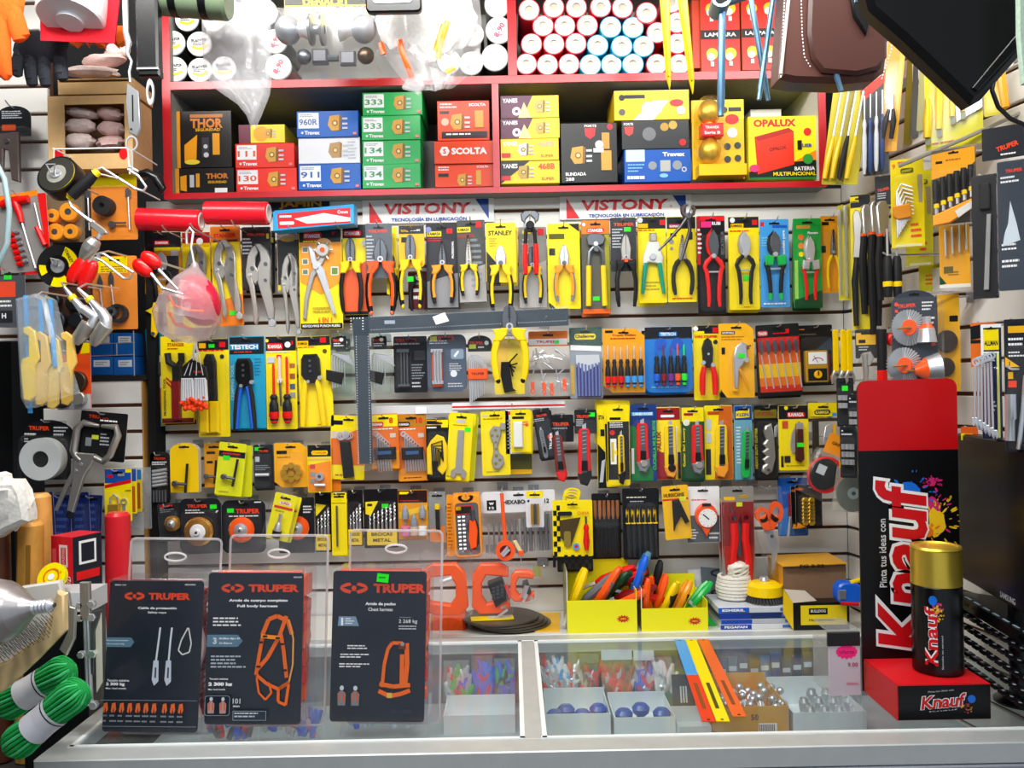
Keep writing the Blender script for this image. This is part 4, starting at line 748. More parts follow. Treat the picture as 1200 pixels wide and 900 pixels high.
def t_spade(t):
    for i in range(6):
        x=889+8.2*i; x2=x+4; m=t.mb(); m.prism([(x-2.6,402),(x,397),(x+2.6,402),(x+2.6,411),(x+.6,415),(x-.6,415)],-5,-3.6,'DS',.3); m.rod(x,414,x2,455,.9,'ST',-4); t.part('spade_bit',m)
def d_spade(m):
    for k,(a,b,c_)in enumerate(((395,412,'cd02018'),(412,426,'cf06818'),(426,442,'cf8c818'),(442,452,'cf07818'),(452,459,'cd83018'))):m.pr([(886.5,a),(935.5,a),(935.5,b),(886.5,b)],c_)
    m.pr(rrect(887,387,899,393,2),'cd05058'); m.t('TRAZER',893,390,3,'wht',10); m.ln(905,390,930,393,1,'red'); m.r(920,386,924,391,'red')
p2('spade_bit_pack','black framed card with six spade drill bits on orange','drill bits',(885,380,936,464),'c262624',d_spade,t_spade,rot=-2.5,Y=2.2,bl=(888,396,933,460,7))
def t_meter(t):
    m=t.mb(); m.prism(rrect(940,411,966,448,2),-9,-1,'cc09020',1); m.box(942,424+8,964,446,-9.6,-8.6,'RB',.4); t.part('case',m)
    m=t.mb(); m.box(943,413,964,427,-9.8,-8.8,'wht',.3); m.add([(x,y,-10)for x,y in circ(953.5,425,7,12,6,200,340)+circ(953.5,425,6,12,5,340,200)],[tuple(range(24))],'cb03030'); m.rod(953.5,425,949,417,.3,'blk',-10.1,n=4); t.part('dial',m)
    m=t.mb(); m.disc(953,439,4.6,-12,-9,'gold',16,.6); m.box(952.4,435,953.6,440,-12.6,-12,'blk'); t.part('knob',m)
    m=t.mb(); m.rod(969,415,969,446,1.2,'PDr',-3); m.rod(972,415,972,446,1.2,'RB',-3); t.part('probe',m)
p2('multimeter_pack','black card with small analog multimeter','multimeter',(933,381,975,452),'c1c1c1e',D(('ln',935,385,946,388,1,'ce08020'),('ln',935,391,960,394,1,'c6a5a4a'),('p',[(955,410),(974,395),(974,410)],'c303c50')),Y=2.21,rot=-1,tool=t_meter)
# bagged tassel plumb packs in front of the pipe cutter
t=T('tassel_brush_pack','pair of white mesh packs with fluffy orange ends','chalk refills',229,396,2.12);
m=t.mb(); m.prism([(213,430),(224,420),(241,430),(243,445),(212,445)],-2,2,'RB',1); m.t('TRUPER',232,436,2.5,'ored',11,d=-2.2); t.part('header',m)
for i,x in enumerate((219,234)):
    m=t.mb(); m.prism([(x-7,443),(x+7,443),(x+8,470),(x-8,470)],-3,2,'ce8e8ea',1)
    for k in range(5):m.tube([(x-5+2.5*k,444,-3.3),(x-6+3*k,469,-3.3)],.35,'c9a9aa0',4)
    t.part('mesh_sleeve',m); m=t.mb(); rnd=random.Random(i)
    for k in range(34):a,b,c_=rnd.uniform(-7.5,7.5),rnd.uniform(466,480),rnd.uniform(-4,3); m.ball((x+a,b,c_),rnd.uniform(2,3.2),'cff4a18',7)
    t.part('orange_tuft',m)
m=t.mb(); [m.tube([(229,398,0),(x,415,-1),(x2,440,-2.5)],.5,'wht',5)for x,x2 in((226,216),(228,222),(231,230),(233,238))]; t.part('cord',m); hook(229,398,2.12,'pair of white mesh packs with orange ends',front=.01)

# steel squares
t=T('steel_square','black steel framing square in a plastic sleeve over two rows','square',421,372,2.14); m=t.mb()
m.prism([(413,372),(666,366),(666,386),(432,391),(434,543),(418,544)],0,1,'c34404a')
for i in range(50):y=394+3*i; m.r(416.5+i*.03,y,417.6+i*.03,y+1,'lgry'); m.r(430.5+i*.03,y,431.6+i*.03,y+1,'lgry')
for i in range(76):x=436+3*i; y=371.5-(x-413)*.024; m.r(x,y+1,x+1,y+2,'cb0bcc4'); m.r(x,y+16,x+1,y+17,'cb0bcc4')
for i in range(5):m.r(415+3.4*i,374,416+3.4*i,375.5,'wht'); m.r(415,374+3.2*i,416.4,375+3.2*i,'wht'); m.r(428.4,374+3.2*i,430,375+3.2*i,'wht')
m.r(454,378,466,382,'c9aa8b8'); m.pr([(509,375),(523,370),(528,380),(513,384)],'wht'); t.part('blade',m)
m=t.mb(); m.prism([(411,394),(666,386)][:0]or[(411,394),(437,394),(440,548),(428,553),(416,550)],-3,2.5,'FILM',1); m.prism([(432,366),(668,362),(668,390),(432,394)],-3,2.5,'FILM',1); t.part('plastic_sleeve',m)
hook(517,377,2.14,'black steel framing square at its top arm',front=.01); hook(640,376,2.14,'long arm of the steel framing square',front=.01)
m_=T('scale_rule','long pale metal rule lying across hooks under the hex keys','ruler',530,478,2.2,solo=True); m=m_.mb(); m.box(434,474,536,484,0,1.2,'cd4d6d6'); m.box(530,472,662,480,-1.5,-.4,'cf0f0f0'); m.box(530,476,662,478,-1.8,-1.5,'red'); m.box(487,476,500,484,-2,-1,'wht'); m_.part('x',m)
hook(600,477,2.2,'long pale metal rule',front=.01)

# ================================================================ ROW 3
R3='cards of tools on the third row of hooks'
def p3(*a,**k):return pack(*a,group=k.pop('group',R3),**k)
def t_sock(t):
    m=t.mb()
    for i in range(5):m.rod(180,552+4.2*i,197,550+4.2*i,1.8,'CH',-4)
    for i in range(5):m.rod(181+3.4*i,574,181+3.4*i,588,1.4,'DS',-4)
    t.part('bits',m)
p3('bit_set_pack','dark clear pack of steel bits at the end of its row','bits',(176,530,199,590),'c282a2e',D(('t','TRUPER',187,537,3,'ored',14),('ln',178,541,197,546,2,'wht')),Y=2.21,shape='round',tool=t_sock)
def t_chuck(cx,cy,s_=1):
    def f(t):m=t.mb(); m.rod(cx+7*s_,cy-20*s_,cx+4*s_,cy+14*s_,1.6*s_,'RB',-5); m.rod(cx-8*s_,cy+3*s_,cx+6*s_,cy+4*s_,1.9*s_,'DS',-5); m.disc(cx-8*s_,cy+3*s_,3.6*s_,-7,-3,'DS',12,.5); t.part('chuck_key',m)
    return f
p3('chuck_key_pack','crumpled yellow plastic pack with black chuck key','chuck key',(199,519,232,577),'cf4c810',None,t_chuck(214,563),Y=2.17,shape='dome',bl=False,thick=9)
p3('chuck_key_pack','amber card with small chuck key behind the tilted yellow card','chuck key',(239,519,262,571),'cf0a418',D(('r',242,529,252,532,'blk'),('r',242,540,249,543,'blk')),t_chuck(249,555,.8),Y=2.21)
p3('chuck_key_pack','tilted lemon yellow card with chuck key and green sticker','chuck key',(257,519,289,581),'ce8ea18',D(('r',262,525,280,530,'yel'),('r',257.5,529,288.5,536,'dk'),('ln',262,531,284,535,1,'red'),('s',267,537,8,5),('ln',262,576,280,579,1,'cb0a000')),t_chuck(275,556,.95),rot=7,Y=2.17)
p3('chuck_key_pack','lemon card just behind the tilted chuck key card','chuck key',(268,522,296,582),'cd8d818',None,None,rot=2,Y=2.19,bl=False,hk=False,slot=False)
p3('bit_set_pack','dark card with a small steel adaptor and green sticker','bits',(297,521,320,573),'c34363a',D(('s',302,526,7,4),('t','TRUPER',309,528.5,2.6,'ored',11),('r',299,535,304,541,'lgry'),('ln',299,545,317,552,3,'gry')),lambda t:t.part('bit',(lambda m:(m.rod(300,556,316,556,2,'CH',-4),m)[1])(t.mb())),Y=2.2)
def t_noz(t):
    m=t.mb(); rnd=random.Random(5)
    for i in range(9):a=i*2*pi/8; x,y=(342,555)if i==8 else(342+9*cos(a),553+8*sin(a)); m.lathe([(0,-3),(3.6,-3),(4,0),(4,4),(2,5)],(x,y,-3),(0,0,1),'GD',10)
    t.part('nozzles',m)
p3('nozzle_pack','amber card with a ring of brass nozzles','nozzles',(321,519,360,571),'cf8b018',D(('r',324,528,336,532,'blk'),('ln',325,535,350,538,1,'cb06810')),t_noz,Y=2.19,shape='cham')
def t_bear(t):m=t.mb(); m.ring(375,558,5,2,-7,-2,'CH',18); m.disc(375,558,3.6,-6,-2,'DS',14); m.rod(369,568,381,568,2,'CH',-4); t.part('bearing',m)
p3('bearing_pack','yellow to orange card with a round bearing puller','bearing',(360,521,388,577),'yel',D(('p',[(360.5,545),(387.5,540),(387.5,576),(360.5,576)],'cfa9018'),('r',361,537,387,539,'cf0c060'),('p',rrect(365,528,384,533,2),'yel'),('t','STANGER',374.5,530.5,3,'ored',17),('r',363,544,369,549,'cd04040'),('r',363,553,369,558,'gry'),('r',363,561,369,566,'gry')),t_bear,hdr=(535,'dk'),Y=2.18)
p3('bearing_pack','orange card corner behind the bearing card','card',(378,528,397,576),'cf08018',D(('r',378,528,397,536,'dk')),None,Y=2.2,rot=-3,bl=False,slot=False,hk=False)
def t_wset(cx,y0,n,rib='RB'):
    def f(t):
        m=t.mb()
        for i in range(n):m.ring(cx-9+i*2.6,y0+i*2.4,3.4-.2*i,1.8,-5+i*.3,-3.5+i*.3,'CH',10); m.tube([(cx-8+i*2.6,y0+3+i*2.2,-4),(cx-8+i*3,y0+44,-4)],1.1,'ST',5)
        t.part('wrench',m); m=t.mb(); m.box(cx-12,y0+16,cx+13,y0+30,-7,-1,rib,1); m.box(cx-7,y0+20,cx+8,y0+24,-7.4,-7,'c3a5a8a'); t.part('holder',m)
    return f
p3('wrench_set_pack','yellow orange card with ring spanners in a black pouch','wrenches',(388,487,429,562),'yel',D(('p',[(388.5,515),(428.5,500),(428.5,545),(388.5,545)],'ce87018'),('p',rrect(390,493,402,498,1),'blk'),('r',389,506,398,514,'cd8c8b8'),('ln',395,556,425,560,1,'cb06010')),lambda t:(t.part('wrench',(lambda m:([m.ring(401+2.6*i,511-i%3,5-.3*i,3,-5+i*.4,-3.8+i*.4,'CH',12)for i in range(5)],m)[1])(t.mb())),t.part('pouch',t.mb().prism([(400,517),(412,517),(418,558),(406,560),(403,540)],-7,-2,'RB',1))),Y=2.19,rot=3)
for x0,x1,num,yb_,lab in((433,466,'8',550,'orange card of 8 combination spanners'),(464,499,'10',564,'orange card of 10 combination spanners')):
    p3('wrench_set_pack',lab,'wrenches',(x0,485,x1,yb_),'ce8701c',D(('r',x0+.5,486,x1-.5,500,'yel' if num=='8' else 'cc08018'),('p',rrect(x0+2,494,x0+16,500,2),'red' if num=='8' else 'blk'),('t','KAMASA',x0+9,497,3,'wht',12),('t',num,x1-8,493,7,'red'),('ln',x0+3,502,x1-4,505,1,'wht'),('r',x1-10,508,x1-3,513,'cd8c8b8'),('p',[(x0+.5,yb_-14),(x1-.5,yb_-22),(x1-.5,yb_-.5),(x0+.5,yb_-.5)],'cf09818'),('ln',x0+6,yb_-5,x1-4,yb_-2,1,'c6a2a08')),t_wset((x0+x1)/2,508,6 if num=='8' else 9),Y=2.185 if num=='8' else 2.2,rot=-1.5)
def t_fold(t):
    m=t.mb(); m.prism([(500,555),(500,525),(505,516),(512,509),(520,512),(524,522),(524,548),(518,556),(512,550),(512,540),(506,540),(506,556)],-6,-3,'PY',1); t.part('holder',m)
    m=t.mb(); [m.tube([(507+2*i,552-2*i,-7),(506+2.4*i,520+2*i,-7),(518,516+5*i,-7),(519-i,540-2*i,-7)],.9,'RB',5)for i in range(5)]; t.part('hex_keys',m)
p3('hex_key_pack','black card with yellow folding hex key holder','hex keys',(499,491,526,562),'c1a1a1a',D(('r',499.5,492,525.5,498,'gold'),('r',500,493,511,497,'blk'),('ln',500,500,515,504,1,'wht'),('r',517,492,525,501,'yel')),t_fold,Y=2.18,slot=True)
for i,dx in enumerate((8,5)):p3('angle_wrench_pack',('yellow card farthest back in the spanner stack','yellow card second in the spanner stack')[i],'wrench',(525+dx,484,553+dx,563),'cece818',None,None,Y=2.215-.012*i,rot=5,bl=False,slot=False,hk=False)
p3('angle_wrench_pack','front yellow card with flat grey open end spanner','wrench',(527,484,555,563),'yel',D(('p',rrect(535,492,546,496,2),'lgry'),('ln',532,498,552,500,1,'cc06010'),('s',549,503,7,5),('ln',528,558,545,561,1,'cb0a000')),lambda t:t.part('wrench',(lambda m:(m.prism([(538,504),(545,504),(546,548),(551,552),(550,560),(545,560),(545,555),(539,555),(538,560),(533,559),(533,552),(538,548)],-3,-1.4,'NI',.4),m)[1])(t.mb())),Y=2.175,rot=5,bl=(530,502,553,561,5))
def t_bone(t):
    m=t.mb(); m.prism([(573,505),(578,499),(585,500),(587,507),(585,514),(582,522),(583,530),(588,535),(589,543),(583,550),(576,548),(574,540),(577,530),(577,520),(574,513)],-4,-1.5,'NI',.8)
    for x,y,r in((580,504,1.8),(576,510,1.6),(582,511,1.6),(580,518,1.6),(580,526,1.6),(580,534,2),(584,539,1.8),(579,543,2)):m.disc(x,y,r,-4.3,-3.5,'c8a7a10',10)
    m.box(586,496,592,504,-4,-1.5,'NI',.5); t.part('wrench',m)
p3('multi_wrench_pack','yellow card with bone shaped hex spanner','wrench',(563,482,596,557),'yel',D(('p',rrect(565,486,572,488,1),'lgry'),('ln',566,490,590,493,1,'cb09000'),('ln',568,552,588,555,1,'cb0a000')),t_bone,Y=2.19,rot=-1)
p3('card_pack','white card edge behind the small yellow card','card',(592,480,612,532),'ce8e8ec',D(('c',597,484,2,'red'),('ln',594,492,600,528,9,'gry')),None,Y=2.19,bl=False,slot=False,hk=False)
p3('sharpener_pack','small yellow card with a white stone','sharpening stone',(598,480,622,530),'yel',D(('p',rrect(600,488,614,491,1),'blk'),('ln',612,494,621,500,2,'ored'),('c',617,498,2,'ored')),lambda t:t.part('stone',t.mb().box(601,494,612,524,-5,-1,'ce8eae4',1)),Y=2.175)
p3('sharpener_pack','olive card low behind the small yellow card','card',(598,520,623,556),'c5a5a20',D(('r',598,550,623,555.5,'gold')),None,Y=2.22,bl=False,slot=False,hk=False)
def kn(name,label,box,bg,draw,k,**kw):return p3(name,label,'cutter',box,bg,draw,lambda t:knife(t,**k),**kw)
kn('cutter_pack','tilted dark card with small orange cutter',(624,479,644,538),'c2c3036',D(('t','TRUPER',634,487,3,'ored',13),('ln',625,490,642,494,2,'lgry'),('c',640,513,3,'ored'),('t','TRUPER',640,518,3,'wht',20,80)),dict(cx=631,y0=502,y1=537,w=6,body='PGr',end=None,knob=None,lean=.2),Y=2.19,rot=-8)
kn('cutter_pack','black card with narrow maroon cutter hanging below',(643,486,672,518),'c1c1e20',D(('t','TRUPER',657,497,4,'ored',20),('ln',646,501,670,505,1,'gry')),dict(cx=654.5,y0=508,y1=561,w=13,body='c7a2a24',end='PR',chan='DS',lean=.35),Y=2.195,bl=(648,496,663,562,8))
kn('cutter_pack','black card with wide orange red cutter, green sticker',(673,480,699,508),'c26282c',D(('t','TRUPER',683,488,3.6,'ored',15),('s',693.5,486,7,5),('ln',675,491,684,500,5,'lgry')),dict(cx=683.5,y0=500,y1=565,w=16,body='PR',lean=-.05,end='RB'),Y=2.19,bl=(674,492,698,567,9))
p3('cutter_pack','yellow card sticking up behind the slim yellow cutter','cutter',(697,469,738,520),'yel',None,None,Y=2.215,rot=2,bl=False,slot=False,hk=False)
p3('cutter_pack','yellow and black card half covered by the slim cutter card','cutter',(699,474,722,572),'yel',D(('p',[(699.5,520),(721.5,545),(721.5,572),(699.5,572)],'blk'),('t','STANLEY',709,489,5,'blk',16),('r',703,503,710,511,'dk'),('p',[(704,540),(708,538),(705,565),(701,565)],'lgry')),None,Y=2.2,bl=False,slot=False,hk=False)
kn('cutter_pack','yellow edged black card with slim yellow cutter',(711,475,737,569),'yel',D(('r',711.5,494,736.5,562,'blk'),('p',rrect(714,489,727,492,1),'blk'),('ln',714,495,732,502,3,'wht'),('c',717,507,3,'red'),('r',714.5,514,721.5,544,'wht'),('r',715.5,518,718.5,541,'cd0b810'),('p',[(718,530),(722,526),(722,534)],'yel')),dict(cx=726.5,y0=508,y1=564,w=8,body='PY',end='RB'),Y=2.17,bl=(712,493,736,566,7))
kn('cutter_pack','blue card with red cutter and silver end',(738,474,769,564),'c183880',D(('r',740,483,765,487,'c60c0f0'),('t','LAND ROSE',753,485,3,'wht',22),('p',[(738.5,498),(744,500),(764,552),(764,563.5),(738.5,563.5)],'c18803c'),('t','CUCHILLA MULTIUSOS',766,522,4,'c40d050',58,90),('r',739,525,742,555,'wht')),dict(cx=751.5,y0=494,y1=550,w=15,body='PR',end='PGr',knob='NI'),Y=2.19)
kn('cutter_pack','red card with yellow cutter and white stripe',(768,477,797,562),'yel',D(('r',768.5,478,796.5,492,'dred'),('p',rrect(774,486,790,489,1),'wht'),('p',[(768.5,530),(790,530),(790,561.5),(768.5,561.5)],'dred'),('t','OPALUX',771.5,521,5,'dred',32,90),('r',791,500,793,555,'wht'),('r',793,530,796.5,561,'dk')),dict(cx=784,y0=496,y1=556,w=15,body='PY',end='PLo',knob='RB'),Y=2.2)
kn('cutter_pack','green and yellow card with red cutter and silver end',(798,477,825,563),'dgrn',D(('r',798.5,477.5,824.5,494,'yel'),('c',804,495,4,'ce8f0d0'),('p',rrect(801,484,812,487,1),'dred'),('t','Cutter 3x1 Luxury',801,524,3.6,'yel',46,90)),dict(cx=815.5,y0=496,y1=552,w=14,body='PR',end='PGr',knob='NI'),Y=2.19)
kn('cutter_pack','yellow to orange card with yellow cutter and green sticker',(825,475,858,562),'yel',D(('p',[(843,476),(857.5,476),(857.5,561.5),(836,561.5)],'cd86818'),('p',rrect(829,482,843,486,1),'cc04810'),('r',827,491,833,504,'lgry'),('r',827,507,833,519,'lgry'),('r',826,526,832,556,'dk')),dict(cx=843.5,y0=496,y1=556,w=15,body='PY',end='PLo',lean=-.1),Y=2.2)
kn('cutter_pack','blue topped card with green cutter',(860,475,881,562),'c6aa8c0',D(('r',860.5,476,880.5,492,'c1c3c8c'),('p',[(862,482),(878,479),(878,489),(862,490)],'yel'),('t','KLEIN',870,486,4,'c1c3c8c',14),('ln',862,500,868,545,12,'wht')),dict(cx=872.5,y0=503,y1=560,w=11,body='PG',slid='RB',lean=-.25),Y=2.19,rot=0)
def t_tknife(t):
    m=t.mb(); m.prism([(895,499),(902,496),(905,512),(906,536),(902,552),(896,556),(890,552),(891,546),(895,543),(891,538),(896,534),(891,529),(896,525),(892,520),(896,515),(893,505)],-7,-2,'NI',1.6); m.disc(897,550,1.8,-8,-6,'DS',8); t.part('handle',m)
    m=t.mb(); m.prism([(906,500),(910,497),(908,512),(905,512)],-5,-3,'ST',.3); t.part('blade',m)
p3('knife_pack','black card with heavy grey steel utility knife','knife',(883,475,911,563),'c1e1e20',D(('r',884,480,910,490,'c7a7020'),('t','UYUSTOOLS',896,485,4,'dred',20),('t','HEAVY DUTY CUTTER',885.5,525,3,'cc8c020',48,90)),t_tknife,Y=2.195)
def t_pocket(t):
    m=t.mb(); m.prism([(931,497),(935,494),(939,497),(940,538),(936,542),(930,539)],-6,-2,'c4a2018',1.2); m.box(931,495,939,503,-6.6,-5,'ST',.8); t.part('handle',m)
    m=t.mb(); m.prism([(930,500),(926,508),(924,522),(926,531),(930,530)],-4,-3,'ST',.3); t.part('blade',m)
p3('knife_pack','yellow card with brown folding knife','knife',(912,475,947,551),'yel',D(('p',rrect(922,483,943,489,2),'red'),('t','KAMASA',932.5,486,4.5,'wht',18),('c',921,478,2.3,'yel'),('r',916,493,923,502,'cd05020'),('r',914,534,917,547,'blk'),('r',918,534,925,542,'dk'),('ln',920,545,944,548,1,'cb09800')),lambda t:(t_pocket(t),t.part('price_sticker',(lambda m:sticker(m,935,521,8,5))((lambda m:(setattr(m,'pl',75),m)[1])(t.mb())))),hdr=(491,'dk'),Y=2.18)
p3('blade_pack','header card with clear plastic and spare blade','blades',(947,472,982,488),'yel',D(('p',rrect(954,480,973,486,3),'blk'),('t','KAMASA',963.5,483,4,'cf0d860',16),('r',975,484,980,488,'lblu')),lambda t:t.part('blade',(lambda m:(m.prism([(966,500),(971,497),(973,520),(962,520)],-3,-1.5,'ST',.3),m.box(975,497,978,516,-3,-1,'gold'),m.box(951,492,958,540,-3,0,'c3a3428'),m)[3])(t.mb())),Y=2.19,bl=(948,488,981,545,6))

# ================================================================ ROW 4
R4='cards of tools on the fourth row of hooks'
def p4(*a,**k):return pack(*a,group=k.pop('group',R4),**k)
p4('wheel_brush_pack','dark pack with a small brass wheel brush at the row end','wire brush',(184,590,212,634),'c34383e',D(('ln',187,594,206,601,3,'gry'),('t','TRUPER',195,593,3,'red',16)),lambda t:cupbrush(t,202,613,9,'BS','BS','CH'),Y=2.19,rot=-5)
p4('wheel_brush_pack','pack with large brass wheel brush and white hub','wire brush',(210,584,259,648),'c262c34',D(('t','TRUPER',231,593,4,'ored',24),('s',250,594,8,5),('ln',217,597,243,603,2,'wht'),('t','4"',254,600,3,'wht')),lambda t:cupbrush(t,234,622,17,'BS','BS','ce8e8e8'),Y=2.18,shape='round')
p4('wheel_brush_pack','pack with orange rimmed cup brush','wire brush',(260,586,311,648),'c262c34',D(('t','TRUPER',290,599,5.5,'ored',28),('s',270,598,8,5),('ln',268,604,306,607,1,'wht'),('ln',298,588,308,591,1,'wht')),lambda t:cupbrush(t,284,620,15),Y=2.185,shape='round')
p4('wheel_brush_pack','dark pack with orange rimmed brush behind the tilted yellow card','wire brush',(326,583,368,648),'c262c34',D(('ln',355,593,367,603,3,'wht')),lambda t:cupbrush(t,349,618,14),Y=2.205,bl=False)
p4('grease_gun_coupler_pack','tilted yellow card in clear plastic with chrome coupler','coupler',(322,579,348,634),'cf4e818',D(('p',rrect(329,588,343,592,2),'wht'),('t','SUREX',336,590,3,'red',11),('r',324,594,346,597,'cd83030'),('ln',326,599,344,603,1,'cb0a010')),lambda t:t.part('coupler',(lambda m:(m.rod(335,602,335,612,2.4,'CH',-5),m.tube([(335,612,-5),(335,616,-5),(335,622,-5)],[2.4,4,4.6],'CH',10),m.tube([(335,622,-5),(335,630,-5)],[5.4,5],'RB',10),m)[3])(t.mb())),rot=14,Y=2.14,bl=(319,574,351,640,11))
def d_bits(x0,x1,y0):return lambda m:(m.r(x0+.5,y0+1,x1-.5,y0+48,'c16161a'),m.pr([(x0+2,y0+17),(x0+16,y0+16),(x0+6,y0+32),(x0+2,y0+30)],'yel'))
def t_dset(x0,x1,y0,n,yb_):
    def f(t):
        for i in range(n):m=t.mb(); x=x0+(x1-x0)*(i+.7)/(n+.3); drillbit(m,x,y0+(n-i)*(17/n),yb_,1.1+.5*i/n,'ST'); t.part('drill_bit',m)
        m=t.mb(); m.box(x0,yb_-2,x1,yb_+16,-5,-.5,'PY',.6); m.t('BROCAS',(x0+x1)/2,yb_+3,4,'blk',(x1-x0)*.7,d=-5.3); m.t('METAL',(x0+x1)/2,yb_+10,4,'blk',(x1-x0)*.6,d=-5.3); t.part('stand',m)
    return f
p4('drill_bit_pack','black and yellow drill bit case behind the narrow yellow card','drill bits',(369,576,388,647),'c16161a',D(('p',[(370,590),(382,592),(370,605)],'yel')),t_dset(370,387,590,4,628),Y=2.21)
p4('punch_pack','narrow yellow card with a thin grey rod','punch',(388,577,406,651),'yel',D(('r',391,578,404,580,'blk'),('r',389,589,405,590,'cb09800')),lambda t:t.part('rod',(lambda m:(m.rod(395,592,395,640,1.2,'DS',-3),m)[1])(t.mb())),Y=2.19)
p4('drill_bit_pack','glossy black drill bit case beside the narrow yellow card','drill bits',(407,574,425,640),'c14161c',None,t_dset(408,424,586,4,622),Y=2.2)
p4('drill_bit_pack','black drill bit case with yellow corner and green sticker','drill bits',(426,573,466,642),'c14161a',D(('p',[(428,588),(443,587),(434,604),(428,602)],'yel'),('s',451,593,8,5),('p',rrect(430,590,436,593,1),'blk')),t_dset(430,465,586,7,622),Y=2.19)
def t_grind(t):
    m=t.mb()
    for x,y,c_,s_ in((475,602,'c9098a0',0),(485,612,'c889098',0),(495,601,'c9098a0',0)):m.lathe([(0,-12),(3,-6),(4.2,0),(4,5),(1,6),(1,12)],(x,y,-5),(0,1,0),c_,12)
    for x,c_ in((475,'ce880b0'),(495,'wht'),(485,'cd8b8a0')):m.rod(x,616,x,626,5,c_,-5,n=14)
    t.part('grinding_point',m)
p4('grinding_point_pack','orange card with pink and white grinding points','grinding points',(466,574,501,632),'cf0a018',D(('r',466.5,574.5,500.5,589,'c3a1a1a'),('r',468,576,479,579,'yel'),('ln',468,586,495,588,1,'red'),('p',[(467,600),(500,592),(500,598),(467,608)],'cf8c830')),t_grind,Y=2.195)
p4('bit_tube_pack','clear grey tube with a yellow and black tool inside','tool',(502,576,522,636),'c8e9494',D(('p',[(503,620),(521,616),(521,635),(503,635)],'cf08830')),lambda t:t.part('scriber',(lambda m:(m.rod(512.5,590,512.5,596,3,'PY',-5),m.rod(512.5,596,513,622,2.4,'RB',-5),m)[2])(t.mb())),Y=2.2)
def t_ratch(t):
    m=t.mb(); m.prism(rrect(530,578,563,652,7),-9,-1,'PLo',1.5); m.prism(rrect(533,588,560,648,4),-9.6,-8.6,'c5a5c5e'); m.ring(546,582,9,5,-9,-1,'PLo',16,.6); t.part('case',m)
    m=t.mb(); m.prism([(549,608),(556,608),(558,620),(556,640),(549,642),(547,630)],-12,-9,'PO',1); m.prism([(546,615),(549,607),(557,607),(560,618),(559,636),(554,643),(548,640)],-10.5,-9,'RB',.8); m.rod(553,596,553,608,2.4,'DS',-11); t.part('screwdriver',m)
    m=t.mb(); [m.rod(536+(i%2)*5,604+4.6*(i//2),539+(i%2)*5,604+4.6*(i//2),1.6,'CH',-10.5)for i in range(18)]; t.part('bits',m)
    m=t.mb(); m.box(533,591,553,601,-10.4,-9.6,'red'); m.box(534,592,552,600,-10.7,-10.3,'blk'); m.box(534,592,540,596,-11,-10.6,'yel'); t.part('label',m)
p4('bit_set_case','orange plastic case with orange screwdriver and small bits','bit set',(531,577,562,584),'PLo',None,t_ratch,Y=2.18,rot=-2,bl=(529,578,564,653,11),slot=False)
p4('bit_set_case','orange plastic case edge behind the screwdriver case','bit set',(523,580,532,652),'PLo',D(('ln',524,590,530,645,14,'cb85808')),None,Y=2.2,bl=False,slot=False,hk=False,thick=6)
def t_allen(t):
    for i in range(13):
        x=571+6.1*i; h=4+i*.2; m=t.mb(); m.tube([(x,612-i*.8,-4),(x,648-i*.3,-4)],.9+.16*i,'c7a7a7c' if i%3 else 'ca0a0a0',6); t.part('hex_bit',m)
p4('hex_bit_set_pack','wide clear pack of long steel hex bits with white header','hex bits',(565,575,650,600),'ce8e8ea',D(('r',570,585,581,597,'blk'),('t','w',575.5,589,3,'wht',6),('t','12',575.5,594,3,'wht',6),('t','HEXABOGADO 12',616,588,5,'c2a2a2c',54)),t_allen,Y=2.2,rot=-1.2,bl=(566,600,649,652,8))
p4('bit_pack','small white card with brass bits and yellow top','bits',(616,575,637,618),'ce4e4ea',D(('r',616.5,575.5,636.5,583,'yel'),('c',619,587,1.5,'blk')),lambda t:t.part('bits',(lambda m:([m.rod(623+3.6*i,590,623+3.6*i,614,1.6,'GD' if i!=1 else 'DS',-3)for i in range(3)],m)[1])(t.mb())),Y=2.15)
def d_chk(m):
    for i in range(10):
        for j in range(2):
            if(i+j)%2:m.r(648+j*4,592+6*i,652+j*4,598+6*i,'blk')
    for i in range(9):
        for j in range(3):
            if(i+j)%2:m.r(656+4*i,650+j*5,660+4*i,655+j*5,'blk')
    m.pr(rrect(653,599,670,604,2),'dk'); m.pr([(655,609),(680,606),(668,640),(656,630)],'c4a3a18'); m.pr(rrect(660,622,668,640,2),'c8a7a30'); m.c(674,640,4,'lblu'); m.c(674,640,2,'red'); m.t('CHINA',683,601,3.6,'cd86010',14); m.r(646.5,650,650,664,'blk')
p4('screwdriver_pack','black and yellow chequered card with red screwdriver','screwdriver',(647,586,694,652),'yel',d_chk,lambda t:t.part('screwdriver',(lambda m:(m.rod(686,605,686,616,1.2,'DS',-4),m.tube([(686,614,-4),(686,618,-4),(686,622,-4),(686,634,-4),(686,644,-4)],[2,3.4,2.6,4,2.6],'PR',9),m)[2])(t.mb())),Y=2.15,bl=False)
m_=T('card_tab','yellow looped tabs sticking up behind the chequered card','card',670,582,2.17,solo=True); m=m_.mb(); [m.ring(669+i,584-3*i,10,7,i*2,i*2+1,'yel',18,.6)for i in range(3)]; m_.part('x',m)
p4('tile_bit_pack','dark plate pack hanging under the chequered card','tool',(652,600,694,670),'c2e2c28',D(('r',656,656,692,667,'c4a4640')),None,Y=2.2,bl=False,slot=False,hk=False)
def t_dowel(t):
    for i in range(6):m=t.mb(); x=697+5.2*i; m.tube([(x,586,-3),(x,603,-3),(x,608,-3)],[2.1,2.1,.8],'wa86a40',7); t.part('punch',m)
    m=t.mb(); [m.rod(697+5.2*i,618,697+5.2*i,652,1.7,'c2c2c2c',-3)for i in range(6)]; t.part('file',m)
